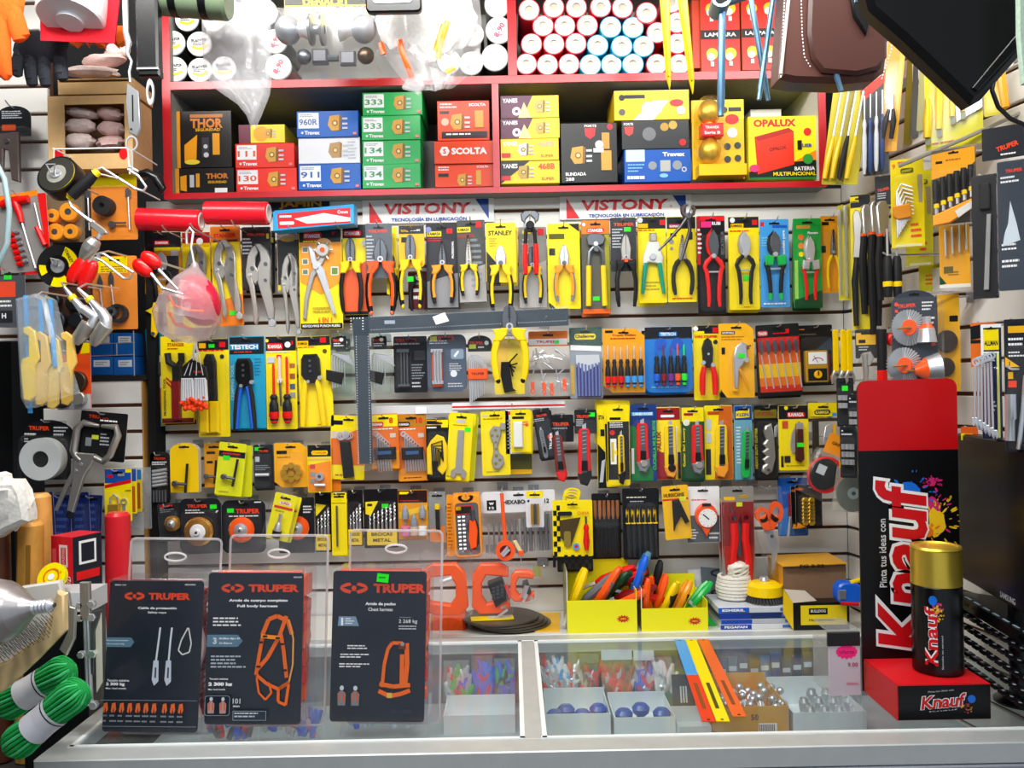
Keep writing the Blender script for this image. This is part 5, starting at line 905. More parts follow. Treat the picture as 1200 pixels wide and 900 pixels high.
p4('chisel_pack','black pack with six brown tipped punches','punches',(693,578,727,655),'c161616',D(('r',694,612,726,616,'c2a2a2a')),t_dowel,Y=2.21)
def t_file(t):
    for i in range(6):m=t.mb(); x=734+6.4*i; m.tube([(x,595,-4),(x,600,-4),(x+.4,612,-4)],[1.5,1.9,1.5],'PY' if i else 'PY',7); m.tube([(x,594,-4),(x,604,-4.6),(x,613,-4)],[1.7,1.4,1.7],'RB',6); m.rod(x+.3,612,x+1.5,652,1.6,'c3a3c3e',-4,n=6); t.part('needle_file',m)
    m=t.mb(); [m.box(732+6.4*i,611.6,737+6.4*i,612.8,-6.5,-2,'PY')for i in range(6)]; t.part('collar',m)
p4('file_set_pack','black plastic pack of six needle files with yellow rings','files',(729,572,771,655),'c14161a',D(('ln',734,582,768,585,1,'ce8e0c0'),('ln',738,587,762,589,1,'lgry')),t_file,Y=2.18)
p4('scraper_pack','tilted yellow card with black wedge shaped tool','scraper',(775,569,806,632),'cfac018',D(('t','HURRICANE',789,580,4.5,'c4a2a08',24),('r',775.5,584,805.5,586,'red'),('s',799,585,8,5,'ce0f030')),lambda t:t.part('tool',(lambda m:(m.prism([(786,586),(794,585),(804,612),(799,614),(795,604),(788,615),(785,622)],-5,-1,'RB',1),m)[1])(t.mb())),rot=-4,Y=2.17,bl=(780,584,805,628,7))
def t_gauge(t):
    m=t.mb(); m.prism(circ(826,604,13,24,15)+[],-7,-1,'PO',1.5); m.prism([(820,617),(832,617),(826,628)],-6,-1,'PO',1); m.box(821,589,831,592,-8,-6,'blk'); t.part('case',m)
    m=t.mb(); m.disc(827,606,10.6,-8,-6.5,'cf4f4f0',22); m.add([(821,602,-8.3),(822,601,-8.3),(829,607,-8.3),(828,608,-8.3)],[(0,1,2,3)],'blk')
    for i in range(12):a=i*pi/6; m.add([(827+9.4*cos(a),606+9.4*sin(a),-8.2),(827+9.4*cos(a+.08),606+9.4*sin(a+.08),-8.2),(827+8*cos(a),606+8*sin(a),-8.2)],[(0,1,2)],'blk')
    t.part('dial',m)
p4('measuring_wheel_pack','white card with orange cased round dial','gauge',(804,570,843,636),'cf0f0f0',D(('r',804.5,604,842.5,635.5,'c5a5c60'),('ln',810,585,836,588,1,'ce05060'),('ln',808,620,818,633,4,'wht'),('ln',830,624,842,634,2,'wht')),t_gauge,Y=2.18)
def t_snip(t):
    for s_ in(-1,1):
        m=t.mb(); m.ring(865+s_*7,606,6,3,-7,-2,'PDr',16,1.1); m.tube([(865+s_*7,612,-5),(865+s_*6,630,-5),(865+s_*9,655,-5),(865+s_*11,686,-5)],[4.5,4.6,4.2,3],'PR',8,.7); t.part('handle',m)
    m=t.mb(); m.prism([(853,592),(856,594),(866,615),(866,652),(862,650),(861,618)],-5,-3.5,'DS',.3); t.part('blade',m)
p4('snips_pack','grey and red plastic pack with red handled snips','snips',(845,570,883,682),'c8e8a84',D(('r',848,582,861,586,'gold'),('p',[(845.5,588),(882.5,588),(882.5,640),(845.5,640)],'c8a2420'),('ln',866,580,880,584,2,'gold'),('s',866,591,7,5,'cd8f030'),('p',[(845.5,640),(882.5,640),(880,681),(850,681)],'cb02818')),t_snip,Y=2.16,shape='rect',bl=(846,586,882,680,10))
t=T('scissors','orange handled scissors in a clear bag','scissors',900,574,2.13,R4)
for s_ in(-1,1):
    m=t.mb(); m.ring(900+s_*9+(1 if s_<0 else 0),600+(3 if s_<0 else 0),8.2,4.2,-3+s_,2+s_,'PO',20,1.1 if s_<0 else 1.5); m.prism([(900+s_*2,600),(900+s_*13,608),(900+s_*6,621),(900-s_*1,621)],-3+s_,1+s_,'PO',1); t.part('handle',m)
m=t.mb(); m.prism([(893,618),(905,620),(911,640),(905,667),(902,672),(903,650),(899,638)],-1,1,'ST',.4); m.disc(903,628,2,-2,2,'DS',10); t.part('blade',m)
m=t.mb(); m.prism([(886,572),(914,570),(916,600),(910,640),(904,676),(899,672),(886,630),(884,600)],-7,5,'FILM',2); t.part('plastic_bag',m); hook(900,574,2.13,'orange handled scissors in a bag',front=.015)
p4('screwdriver_pack','blue plastic card with red and silver tool behind the scissors','screwdriver',(911,560,946,628),'c1858b0',D(('p',[(911.5,600),(930,590),(930,627),(911.5,627)],'c3a80d0')),lambda t:t.part('screwdriver',(lambda m:(m.tube([(926,578,-4),(926,590,-4),(924,604,-4)],[5,4,3],'PDr',10),m.rod(924,604,921,628,1.6,'ST',-4),m)[2])(t.mb())),Y=2.21)
p4('nut_pack','small black card with stacked brass nuts','nuts',(932,568,963,618),'c161616',D(('c',937,573,5,'cb85018',1.6),('p',[(934,612),(945,618),(932.5,618)],'cf09818')),lambda t:t.part('nuts',(lambda m:([m.prism(circ(942+7*(i%2),586+4.2*(i//2),4,6),-5-(i%2),-1,'GD',.5)for i in range(14)],m)[1])(t.mb())),Y=2.165)
# hanging orange reel on a strap
t=T('strap_reel','orange ring reel hanging on a long orange strap','tape reel',590,578,2.1); m=t.mb(); m.ring(591,645,11.5,6.5,-4,4,'PO',26); m.disc(591,645,8,-1,3,'PDr',18); t.part('reel',m)
m=t.mb(); m.tube([(588,578,0),(589,600,0),(591,634,0)],2.2,'PO',6,.5); t.part('strap',m); m=t.mb(); m.tube([(586,649,-5),(594,640,-5)],1.6,'CH',6); m.tube([(588,651,-5),(596,643,-5)],1.6,'CH',6); t.part('buckle',m)
m=t.mb(); m.prism([(600,634),(604,633),(612,648),(608,650)],-3,1,'ce8d8a0',.4); m.box(606,645,612,651,-4,2,'PO',.6); t.part('tab',m); hook(588,579,2.1,'orange ring reel by its strap',front=.006)
# tilted polishing disc packs near the corner
t=T('sanding_disc_pack','tilted orange header pack with red and black sanding wheel','sanding disc',985,514,2.08,rot=25); m=t.mb(); m.prism([(972,512),(994,510),(1000,516),(1000,534),(972,536)],0,.8,'cf89820'); m.t('GRIND',986,522,4,'c3a2008',16); t.part('header',m)
m=t.mb(); m.disc(986,560,20,-4,4,'red',28,1,1.1); m.disc(983,560,17,-6,-3,'c2c2e30',28,1,1.1); m.box(972,551,982,562,-7,-6,'lgry'); t.part('disc',m)
m=t.mb(); m.prism(rrect(964,532,1006,590,6),-8,5,'FILM',3); t.part('plastic_bag',m); hook(985,516,2.08,'tilted orange header pack',front=.02)
t=T('cutting_disc','round grey cutting disc in a clear bag by the red stand','disc',1000,545,2.02); m=t.mb(); m.disc(999,578,20,-1,1,'c4a5450',28,.4,1.1); m.disc(999,578,7,-1.6,0,'c9ab0b4',18); m.disc(999,578,2.5,-2,0,'c1a1a1a',12); t.part('disc',m)
m=t.mb(); m.prism([(982,546),(1020,550),(1018,602),(974,598)],-4,3,'xe8ecdc20',2); m.box(984,540,1014,548,-1,.5,'yel'); t.part('plastic_bag',m); hook(1000,547,2.02,'grey cutting disc bag',front=.01)
# ================================================================ LEFT SIDE
def solo(name,label,cat,px,py,Y,fn,group=None,**k):
    t=T(name,label,cat,px,py,Y,group,solo=True,**k); m=t.mb(); fn(m); return t.part(name,m)
# rail above the picture carrying everything that hangs in front of the shelf
g=group_empty('hanging_rail','chrome rail under the ceiling from which goods hang','rail',(0,1.75,2.74)); m=MB(); m.tube([(-1.4,0,0),(1.4,0,0)],.012,'ST',10); link('bar',m.mesh('bar'),g)
for x in(-1.3,1.3):m=MB(); m.tube([(x,0,0),(x,.12,0)],.006,'ST',8); link('rod',m.mesh('rod'),g)
def glove(label,col,px,py,Y,fingers,palm,dots=False,cuff=None,up=None):
    t=T('work_glove',label,'glove',px,py,Y,'work gloves hanging in the corner'); m=t.mb()
    m.ball((palm[0],palm[1],0),(palm[2],palm[3],10),col,16,amp=.15,seed=3,freq=2)
    for a,b,c_,d_,r in fingers:
        m.tube([(a,b,0),((a*2+c_)/3,(b*2+d_)/3,-2),((a+c_*2)/3,(b+d_*2)/3,-3),(c_+(a-c_)*.08,d_-(d_-b)*.06,-1),(c_,d_,0)],[r,r*1.06,r,r*.85,r*.3],col,10,.8)
    t.part('fabric',m)
    if dots:m=t.mb(); [m.disc(a+(c_-a)*k+u*r*.5,b+(d_-b)*k,.6,-r-1.5,-r*.5,'c3e4048',6)for a,b,c_,d_,r in fingers for k in(.2,.35,.5,.65,.8)for u in(-.6,0,.6)]; t.part('grip_dots',m)
    m=t.mb(); m.tube([(palm[0],palm[1]-palm[3]*.7,0),(palm[0],-110,0)],1,'wht',5); t.part('cord',m)
glove('bright orange work glove in the top corner, fingers down','fff5a10',10,20,1.78,[(2,10,6,94,9),(-8,20,-6,92,10),(16,10,24,50,9.5),(14,0,30,46,8)],(6,0,24,40))
glove('dark grey dotted work glove beside the orange one','f30343c',48,60,1.9,[(24,60,20,90,7),(36,60,38,102,7.5),(51,60,54,103,7.5),(70,55,74,96,8)],(48,55,32,20),dots=True)
t=T('packing_tape_roll','white roll seen from below on a red mesh card','roll',84,10,1.8); m=t.mb(); m.prism([(38,-30),(136,-30),(126,45),(38,40)],16,18,'fd81828'); t.part('mesh_card',m)
m=t.mb(); m.lathe([(37,8),(37,-30),(36,10)][:0]+[(0,-4),(15,-4),(15,0),(36,0),(38,3),(38,50)],(80,22,4),(.05,-1,.35),'cdfe2e6',32); t.part('roll',m)
m=t.mb(); m.tube([(84,-29,17),(84,-110,17)],1,'wht',5); t.part('cord',m)
t=T('orange_rag','crumpled orange cloth under the red mesh card','cloth',104,40,1.97); m=t.mb()
for i in range(9):a=68+8.5*i; m.prism([(a,34),(a+12,34),(a+11+i%3,48+(i*7)%13),(a+5,46+(i*5)%15),(a-1,45)],-3-(i%3)*3,2,'fff6a18',1)
t.part('cloth',m); m=t.mb(); m.tube([(104,38,0),(104,-110,0)],.8,'wht',5); t.part('cord',m)
# kraft boxes with pink packets on a wire shelf
def kbox(label,x0,y0,x1,y1,ox0,oy0,ox1,oy1,Y,circ_=False):
    t=T('open_carton',label,'carton',(x0+x1)/2,y1,Y); m=t.mb(); D_=55
    m.box(x0,y0,x1,oy0,0,2,'kd8b078'); m.box(x0,oy1,x1,y1,0,2,'kd8b078'); m.box(x0,oy0,ox0,oy1,0,2,'kd8b078'); m.box(ox1,oy0,x1,oy1,0,2,'kd8b078')
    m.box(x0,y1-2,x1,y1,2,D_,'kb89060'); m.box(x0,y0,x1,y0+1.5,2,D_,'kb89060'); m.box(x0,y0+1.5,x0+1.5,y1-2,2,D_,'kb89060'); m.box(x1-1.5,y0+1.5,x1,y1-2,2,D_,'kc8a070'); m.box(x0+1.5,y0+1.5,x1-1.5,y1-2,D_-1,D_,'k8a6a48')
    if circ_:m.c(69,181,6,'red',7); m.prism([(a,y)for a,y in circ(145,181,5,12,7)],-.3,0,'red')
    t.part('box',m)
kbox('kraft carton with torn window full of pink paper packets',57,112,156,198,76,122,147,180,2.05,True)
kbox('low kraft tray above the torn carton',68,92,156,110,69,93,155,96,2.05)
i=0
for lab,cx,cy,rx,ry,Y,a in(('pinkish paper packet lying flat at the top of the carton',96,133,20,6,2.1,8),('pinkish paper packet at the upper corner of the carton',130,134,15,8,2.1,5),('pale paper packet in the middle of the carton',94,148,18,8,2.09,-2),('pale wrapped packet beside it in the carton',131,152,16,9,2.09,6),
                                  ('pale wrapped packet at the bottom of the carton',94,166,18,9,2.085,0),('pink wrapped packet at the bottom corner of the carton',130,168,17,8,2.085,-5),('pale pink packet on the kraft tray, lower',108,85,32,7,2.1,2),('pale pink packet on the kraft tray, upper',122,71,26,7,2.1,-4),('pink packet leaning at the side of the tray',138,60,14,10,2.12,-10)):
    solo('paper_packet',lab,'packet',cx,cy,Y,lambda m:m.ball((cx,cy,0),(rx,ry,12),'ff0c8c0' if i%2 else 'ff4dcd4',16,ang=a,amp=.25,seed=i,freq=3),'pink paper packets in the cartons'); i+=1
t=T('wire_rack','thin white wire rack in front of the kraft cartons','rack',105,200,1.97); m=t.mb()
m.tube([(63,200,0),(64,174,0),(150,174,0),(152,205,0)],1,'wht',6); m.tube([(63,173,0),(63,173,82)],1,'wht',6); m.tube([(150,173,0),(150,173,82)],1,'wht',6); t.part('wire',m)
# spring scale and black case
t=T('spring_scale','steel pull scale hanging from a hook on a rod','scale',154,60,1.72); m=t.mb(); m.tube([(148,-110,0),(148,38,0)],3.4,'ST',10); m.tube([(148,38,0),(151,50,0),(149,62,0),(154,72,0),(151,84,0),(152,96,0)],[3.4,4,2,1.6,1.6,1.6],'CH',8); t.part('hook',m)
m=t.mb(); m.prism([(149,98),(162,108),(163,150),(159,160),(150,156),(147,120)],-2,2,'ma8aaac',.6); m.box(154.5,112,156,143,-2.6,-2,'blk'); m.disc(153,152,1.2,-2.6,-2,'blk',8); t.part('body',m)
m=t.mb(); m.ring(152.5,168,7,5.4,-1,1,'CH',20,1.3); m.tube([(152,176,0),(152,200,0)],1.4,'ST',6); t.part('ring',m)
t=T('black_case','long black case with chrome line hanging beside the shelf','case',174,40,1.72); m=t.mb(); m.box(160,-110,186,81,-4,10,'PB',2.5); m.box(162,82,187,90,-3,9,'PB',2); t.part('case',m)
m=t.mb(); m.box(161,80.5,186,83,-5,11,'ST',.5); m.ring(175,108,4.5,2.6,-1.4,1.4,'ST',20,3.4); t.part('ring',m)
# packs on the side panel
pl=lambda*a,**k:pack(*a,group=k.pop('group','tool packs on the side panel'),**k)
def t_grab(t):m=t.mb(); m.prism([(0,158),(24,156),(24,215),(15,212),(12,178),(6,176),(4,212),(0,214)],-6,-1,'m8a7a74',1); m.disc(11,167,3,-8,-6,'DS',10); t.part('tool',m)
pl('tool_pack','dark card with brownish steel tool at the frame edge','tool',(-4,124,36,160),'c24282c',D(('r',2,146,18,153,'cc8481c'),('ln',2,130,26,140,4,'lgry')),t_grab,Y=2.13,shape='dome',bl=(-3,150,38,216,9))
t=T('cutoff_disc_stack','stack of yellow topped black cutting discs on a hook','discs',68,205,1.88); m=t.mb(); ax=(.12,.35,1); m.lathe([(7,2),(22,2),(22,3),(24.5,3),(24.5,22)],(68,204,-6),ax,'c1c1c1c',32,['c3a3a34','yel','blk','c1c1c1c']); m.lathe([(0,0),(6,0),(7,2)],(68,204,-6),ax,'ST',16); m.lathe([(12,1.8),(7,1.6)],(68,204,-6),ax,'c8a8a80',20); t.part('discs',m)
m=t.mb(); m.tube([(66,205,-12),(62,196,-14),(72,196,-14),(68,206,-8),(68,206,98)],1.2,'CH',6); t.part('hook',m)
t=T('hole_saw_pack','clear pack of four yellow hole saws under the disc stack','hole saws',77,240,2.12); m=t.mb(); m.box(54,228,99,284,0,1,'c7a6a50'); t.part('card',m)
for x,y,r in((65,254,8),(84,250,11),(68,273,10),(86,273,9)):m=t.mb(); m.lathe([(r*.35,-9),(r*.9,-9),(r,-8),(r,0)],(x,y,0),(0,0,1),'PLo',20); m.disc(x,y,r*.35,-8.5,0,'DS',12); t.part('hole_saw',m)
m=t.mb(); m.box(53,228,100,285,-12,-.5,'CL',2); t.part('blister',m)
def t_or1(t):
    m=t.mb(); m.ring(125,243,11,3,-14,-1,'RB',24); t.part('hole_saw',m)
    m=t.mb()
    for x in(104,151):m.prism([(x-3,224),(x,221),(x+3,224),(x+3,232),(x-3,232)],-4,-2,'DS'); m.rod(x,232,x+1,270,1,'ST',-3)
    m.rod(130,262,148,262,1.2,'DS',-4); m.disc(132,264,4,-6,-2,'DS',10); t.part('bits',m)
pl('hole_saw_pack','orange card with one black hole saw and spade bits','hole saws',(106,200,160,281),'ce88828',D(('r',106.5,201,159.5,219,'yel'),('ln',112,206,135,210,1,'cb06010')),t_or1,Y=2.1,bl=(100,220,160,279,15),hk=False)
def t_or2(t):
    m=t.mb()
    for x,y in((118,322),(131,318)):m.prism([(x-3,y+8),(x,y),(x+3,y+8),(x+3,y+16),(x-3,y+16)],-4,-2,'DS'); m.rod(x,y+16,x+3,y+45,1,'ST',-3)
    t.part('bits',m); m=t.mb(); m.ring(140,368,11,7,-10,-2,'RB',22); m.ring(134,366,6,3,-12,-4,'DS',16); t.part('hole_saw',m)
pl('hole_saw_pack','lower orange card with dark rings, hanging under the first','hole saws',(108,300,160,386),'ce88828',D(('r',108.5,301,149,320,'yel'),('ln',118,312,150,320,3,'cb86818')),t_or2,Y=2.1,bl=(108,318,160,384,14),hk=False)
t=T('hole_saw_pack','clear pack of dark hole saws beside the lower orange card','hole saws',78,350,2.12); m=t.mb(); m.box(57,336,106,396,0,1,'c5a3a30'); t.part('card',m)
for x,y,r in((66,352,8),(69,376,11),(90,356,9),(92,376,9)):m=t.mb(); m.lathe([(0,-10),(r*.85,-10),(r,-9),(r,0)],(x,y,0),(0,0,1),'m4a4e52',20); t.part('hole_saw',m)
# brace / chuck chain
t=T('hand_drill','small hand drill with black yellow grip and grey chuck','drill',100,240,1.87); m=t.mb()
m.tube([(83,231,0),(90,224,0),(104,212,0),(113,203,0)],[6,6.6,6.4,5],'RB',12); m.tube([(81,233,0),(84,230,0)],[4,6.4],'PY',12); m.tube([(112,204,0),(116,201,0)],[5.6,4],'PY',12); t.part('grip',m)
m=t.mb(); m.tube([(81,234,0),(84,242,0),(100,255,0),(110,262,0)],[1.6,2,2,3],'CH',8); m.prism([(108,258),(124,270),(126,274),(118,276),(106,266)],-3,3,'NI',1); m.tube([(118,272,0),(114,280,0)],3,'ST',8); t.part('crank',m)
m=t.mb(); m.lathe([(0,-2),(4,-1),(6,4),(8.5,12),(9,20),(7,26),(4,28)],(95,302,0),(.62,-.78,0),'NI',18); t.part('chuck',m)
m=t.mb(); m.tube([(113,203,0),(118,199,40),(118,198,170)],1,'wht',5); t.part('cord',m)
def carab(label,pts,col='ST',Y=1.95,r=1.6):
    solo('carabiner',label,'carabiner',pts[0][0],pts[0][1],Y,lambda m:m.tube([(x,y,0)for x,y in pts],r,col,8),'steel carabiners on the side hooks')
carab('long steel carabiner hooked beside the drill grip',[(112,200),(120,197),(158,222),(168,225),(171,220),(162,207),(150,199),(152,196),(162,202)])
carab('steel carabiner holding the red ball grips',[(113,303),(116,297),(122,298),(156,320),(152,327),(145,327),(120,306),(112,302)])
solo('black_lever','curved black plastic lever beside the yellow orange card','lever',178,210,2.05,lambda m:m.tube([(160,204,0),(172,203,0),(184,210,0),(190,222,0),(187,226,0)],[3,6,7,5,3],'PB',10))
t=T('cutting_disc','round cutting disc, black with yellow sectors','disc',68,312,2.0); m=t.mb(); m.disc(68,312,25,0,1,'c2a2a2a',36)
for a0,a1,ri,ro in((-68,5,13,24.4),(55,112,13,24.4),(150,185,14,22)):m.pr([(p[0],p[1])for p in circ(68,312,ro,12,None,a0,a1)+circ(68,312,ri,12,None,a1,a0)],'yel')
m.pl+=1
m.t('STANLEY',81,300,4,'blk',18,-62); m.ring(68,312,13,9,-1.2,0,'blk',24); m.disc(68,312,8,-1.5,0,'ST',20); t.part('disc',m); m=t.mb(); m.tube([(65,310,-6),(64,304,-8),(73,306,-8),(68,312,-2),(68,312,108)],1.2,'CH',6); t.part('hook',m)
def grips(label,pts,Y,cat='tool handle'):
    t=T('cable_grip',label,cat,pts[0][0],pts[0][1],Y,'tools with red grips on side hooks'); m=t.mb()
    for x,y,rx,ry,a in pts:m.ball((x,y,0),(rx,ry,6),'PR',14,ang=a)
    t.part('grip',m); return t
t=grips('pair of dull red grips under the grey chuck',[(91,316,9,20,35),(103,322,9,19,30)],1.95); m=t.mb(); m.tube([(110,300,0),(104,308,0)],2,'ST',8); m.ring(113,302,5,3,-1,1,'ST',14); m.tube([(113,298,0),(113,290,30),(113,288,100)],1.2,'CH',6); t.part('shackle',m)
t=grips('pair of glossy red ball grips beside the locking pliers card',[(167,314,14,9,40),(177,305,14,9,38)],1.86); m=t.mb(); m.tube([(186,316,0),(208,340,0)],[2,1.4],'CH',8); m.tube([(180,322,-6),(196,340,-14),(222,348,-20)],[2,1.6,1],'CH',8); m.tube([(160,306,0),(166,300,20),(166,298,200)],1.5,'CH',8); t.part('shank',m)
t=T('socket_joint_set','pair of chrome universal joints with yellow bands','socket joints',100,370,1.88);
for dx,dy in((0,0),(20,2)):
    m=t.mb(); m.tube([(76+dx*.8,336+dy,0),(88+dx,352+dy,0),(98+dx,364+dy,0)],[2,4,6],'CH',10); m.tube([(84+dx,347+dy,0),(87+dx,351+dy,0)],5,'PY',10); t.part('rod',m)
    m=t.mb(); m.tube([(98+dx,362+dy,0),(112+dx*.6,372+dy,0),(104+dx,384+dy,0)],[6,7,6],'CH',12); m.tube([(104+dx,380+dy,0),(92+dx,396+dy,0),(88+dx,403+dy,0)],[9,8,3.5],'NI',12); t.part('joint',m)
m=t.mb(); m.tube([(76,336,0),(70,330,6),(68,326,110)],1.2,'CH',6); m.tube([(92,338,0),(92,330,20),(90,326,110)],1.2,'CH',6); t.part('hook',m)
# red framed T handle kit
def t_thk(t):
    m=t.mb(); m.tube([(3,240,-5),(14,236,-5),(36,235,-5)],[4,5,4.5],'PR',10); m.tube([(20,238,-5),(24,250,-5),(26,262,-5)],[5,4,3],'PR',10); t.part('handle',m)
    m=t.mb(); m.rod(26,262,38,316,1.4,'CH',-4); m.rod(42,240,50,290,1,'CH',-4); m.rod(43,268,51,290,3.4,'PR',-4); t.part('shaft',m)
    m=t.mb(); [m.rod(9+i*1.6,275+i*7,15+i*1.6,274+i*7,3,'PR',-4)for i in range(6)]; [m.rod(16+i*1.6,272+i*7,21+i*1.6,271+i*7,2,'CH',-4)for i in range(6)]; t.part('sockets',m)
pl('socket_kit','red framed kit with red T handle and small sockets','socket set',(-6,228,54,322),'ce01818',D(('p',[(-5,240),(44,230),(52,318),(-5,320)],'c8c8884'),('p',[(-6,229),(44,224),(45,230),(-6,238)],'cf08818')),t_thk,Y=2.08,bl=False,rot=-3,slot=False)
solo('plastic_hose','clear bluish hose curving at the picture edge','hose',6,250,1.7,lambda m:m.tube([(-30,170,0),(-6,185,0),(6,210,0),(11,245,0),(8,285,0),(-4,312,0),(-26,325,0)],3.2,'p9ab4b8',10))
pl('tool_pack','pack with orange blades and green sticker at the edge','tool',(-6,316,29,384),'c4a4e54',D(('s',9,325,9,5),('r',-5,330,18,348,'cf04820'),('ln',-4,352,16,362,2,'wht'),('r',-5,364,14,378,'c202428'),('t','H',4,370,6,'wht')),None,Y=2.08,rot=0,bl=(-6,318,30,384,12))
# bagged coping saws
t=T('saw_bag','bag of yellow framed hacksaws with blue blades','hacksaws',48,350,1.86)
for k,(dx,dy,c_,lb)in enumerate(((0,0,'PY',0),(11,6,'ce8c060',1),(22,10,'ce8c868',1),(36,6,'ce0b858',1))):
    m=t.mb(); m.prism([(28+dx,384+dy),(34+dx,382+dy),(42+dx,388+dy),(46+dx,420+dy),(41+dx,428+dy),(40+dx,464+dy),(34+dx,470+dy),(27+dx,468+dy),(24+dx,428+dy),(27+dx,420+dy),(34+dx,418+dy),(34+dx,394+dy),(28+dx,390+dy)],-4+k*5,0+k*5,c_,1.2)
    t.part('handle',m)
for x,y0,y1,a in((25,345,484,3),(42,352,440,3),(54,350,430,4)):m=t.mb(); m.prism([(x,y0),(x+5,y0),(x+5+a,y1),(x+a,y1)],4,5,'lblu'); t.part('blade',m)
m=t.mb(); m.prism([(20,350),(44,344),(56,350),(70,420),(82,462),(30,478),(24,466)],-7,20,'xd8e8f430',4); t.part('plastic_bag',m); m=t.mb(); m.tube([(38,348,4),(38,340,20),(38,338,150)],1.2,'CH',6); t.part('hook',m)
# blue boxes in the niche
solo('niche_shelf','dark shelf holding the small blue boxes','shelf',130,441,2.2,lambda m:m.box(96,440,172,446,-2,60,'d1a1a1c'))
for i,(x0,y0,x1,y1,lab)in enumerate(((104,418,132,440,'bottom blue box nearer the saws'),(133,418,158,440,'bottom blue box beside the black gap'),(104,390,132,417,'upper blue box nearer the saws'),(133,390,157,417,'upper blue box beside the black gap'))):
    solo('blue_box','small blue parts box with white label, '+lab,'box',(x0+x1)/2,y1,2.22,lambda m:(m.box(x0,y0,x1,y1,0,26,'c1468c0',.5),m.r(x0+6,y0+4,x1-3,y0+12,'ce4ecf0'),m.ln(x0+8,y0+6,x1-5,y0+11,2,'gry')),'blue parts boxes')
t=T('wire_basket','thin wire rail in front of the blue boxes','rack',130,420,2.16); m=t.mb(); m.tube([(100,403,0),(158,402,0)],.6,'ST',5); m.tube([(100,417,0),(158,416,0)],.6,'ST',5); m.tube([(137,403,0),(137,417,0)],.6,'ST',5); m.tube([(157,388,0),(157,441,0)],.6,'ST',5); m.tube([(101,388,0),(101,441,0)],.6,'ST',5); t.part('wire',m)
def t_lens(t):m=t.mb(); m.disc(91,447,12,-8,-1,'m5a4a3c',24,1); m.disc(94,467,8,-9,-1,'NI',20,1); m.disc(74,469,9,-7,-1,'RB',20,1); t.part('disc',m)
pl('grinder_cup_pack','orange card with dark header and round steel discs','discs',(66,402,106,480),'cf0501c',D(('p',[(66.5,402),(98,402),(92,415),(66.5,414)],'blk'),('ln',68,410,88,414,1,'wht'),('p',[(98,402),(105,402),(105,414),(94,415)],'yel'),('p',[(66.5,462),(105.5,462),(105.5,479.5),(66.5,479.5)],'cb8bcc0')),t_lens,Y=2.1,bl=False,hk=False)
carab('steel wire hook poking out over the dark header',[(112,402),(100,399),(68,398),(62,394),(66,392),(72,398)],Y=2.05,r=.9)
# tape roll pack and C clamp
def t_roll(t):m=t.mb(); m.ring(56,537,24.5,9.5,-15,-1,'cdde2e0',36); m.disc(56,537,9.5,-13,-.5,'c3a3e3c',24); t.part('roll',m)
pl('mounting_tape_pack','black card with big white foam tape roll','tape',(27,492,88,562),'c1c1e22',D(('t','TRUPER',46,502,5,'ored',24),('ln',63,500,80,512,3,'lgry'),('ln',29,508,48,512,1,'wht'),('ln',29,514,36,520,2,'wht')),t_roll,Y=2.12,shape='dome',rot=2,bl=(30,510,84,563,17))
def t_cclamp(t):
    m=t.mb(); m.tube([(120,499,-6),(102,497,-6),(95,504,-6),(93,530,-6),(96,536,-6),(102,541,-6)],[2,4,4.4,4.4,4,4],'NI',10); t.part('jaw',m)
    m=t.mb(); m.tube([(123,499,-6),(140,499,-6),(143,508,-6),(136,532,-6),(128,540,-6),(118,536,-6)],[2,4,4.4,4.4,4,4],'NI',10); t.part('jaw',m)
    m=t.mb(); m.prism([(96,532),(118,532),(118,540),(108,560),(99,602),(92,600),(96,560)],-9,-3,'NI',1); m.disc(104,545,2,-10,-8,'ST',8); m.disc(99,553,1.8,-10,-8,'ST',8); m.rod(96,602,94,608,4,'RB',-6); t.part('handle',m)
    m=t.mb(); m.prism([(96,540),(97,560),(90,575),(80,602),(76,602),(84,575),(92,556),(91,540)],-7,-4,'NI',.8); t.part('lever',m)
pl('locking_clamp_pack','black card with large C shaped locking clamp','clamp',(95,483,150,540),'c1c1c1e',D(('t','TRUPER',116,489,4,'cb83018',24),('ln',118,492,145,496,1,'wht'),('p',rrect(98,505,134,535,4),'c2c2c2e'),('r',103,514,110,524,'gry'),('s',114,513,8,5,'ce0f040'),('ln',120,508,132,524,4,'lgry')),t_cclamp,Y=2.1,rot=6,bl=False)
def t_plock(t):m=t.mb(); m.box(128,590,141,602,-6,-1,'GD',.8); m.tube([(130,590,-3),(130,583,-3),(134.5,579,-3),(139,583,-3),(139,590,-3)],1.3,'CH',6); t.part('padlock',m); m=t.mb(); m.ring(145,588,4,2.5,-2,-1,'CH',12); m.box(143,591,147,602,-2,-1,'CH'); t.part('key',m)
d_pl=D(('r',122.5,549.5,153.5,566,'c1c50a8'),('p',[(122.5,568),(153.5,562),(153.5,566),(122.5,572)],'red'),('r',147,550,154,554,'yel'),('c',129,558,4,'red',2),('r',138,554,146,558,'gry'),('t','LOCK',150,575,2,'blk'))
pl('padlock_pack','blue and yellow card with brass padlock and keys','padlock',(122,549,154,611),'yel',d_pl,t_plock,Y=2.1,bl=(124,576,152,608,8))
pl('padlock_pack','padlock card just behind the front one','padlock',(134,549,160,602),'yel',D(('r',134.5,549.5,159.5,564,'c1c50a8'),('r',150,570,158,600,'cc86818')),None,Y=2.125,bl=False,slot=False,hk=False)
pl('padlock_pack','padlock card at the back of its hook','padlock',(142,550,166,600),'cd8c020',D(('r',142.5,550.5,165.5,562,'c1c70b8'),('r',156,566,164,596,'ca85818')),None,Y=2.15,bl=False,slot=False,hk=False)
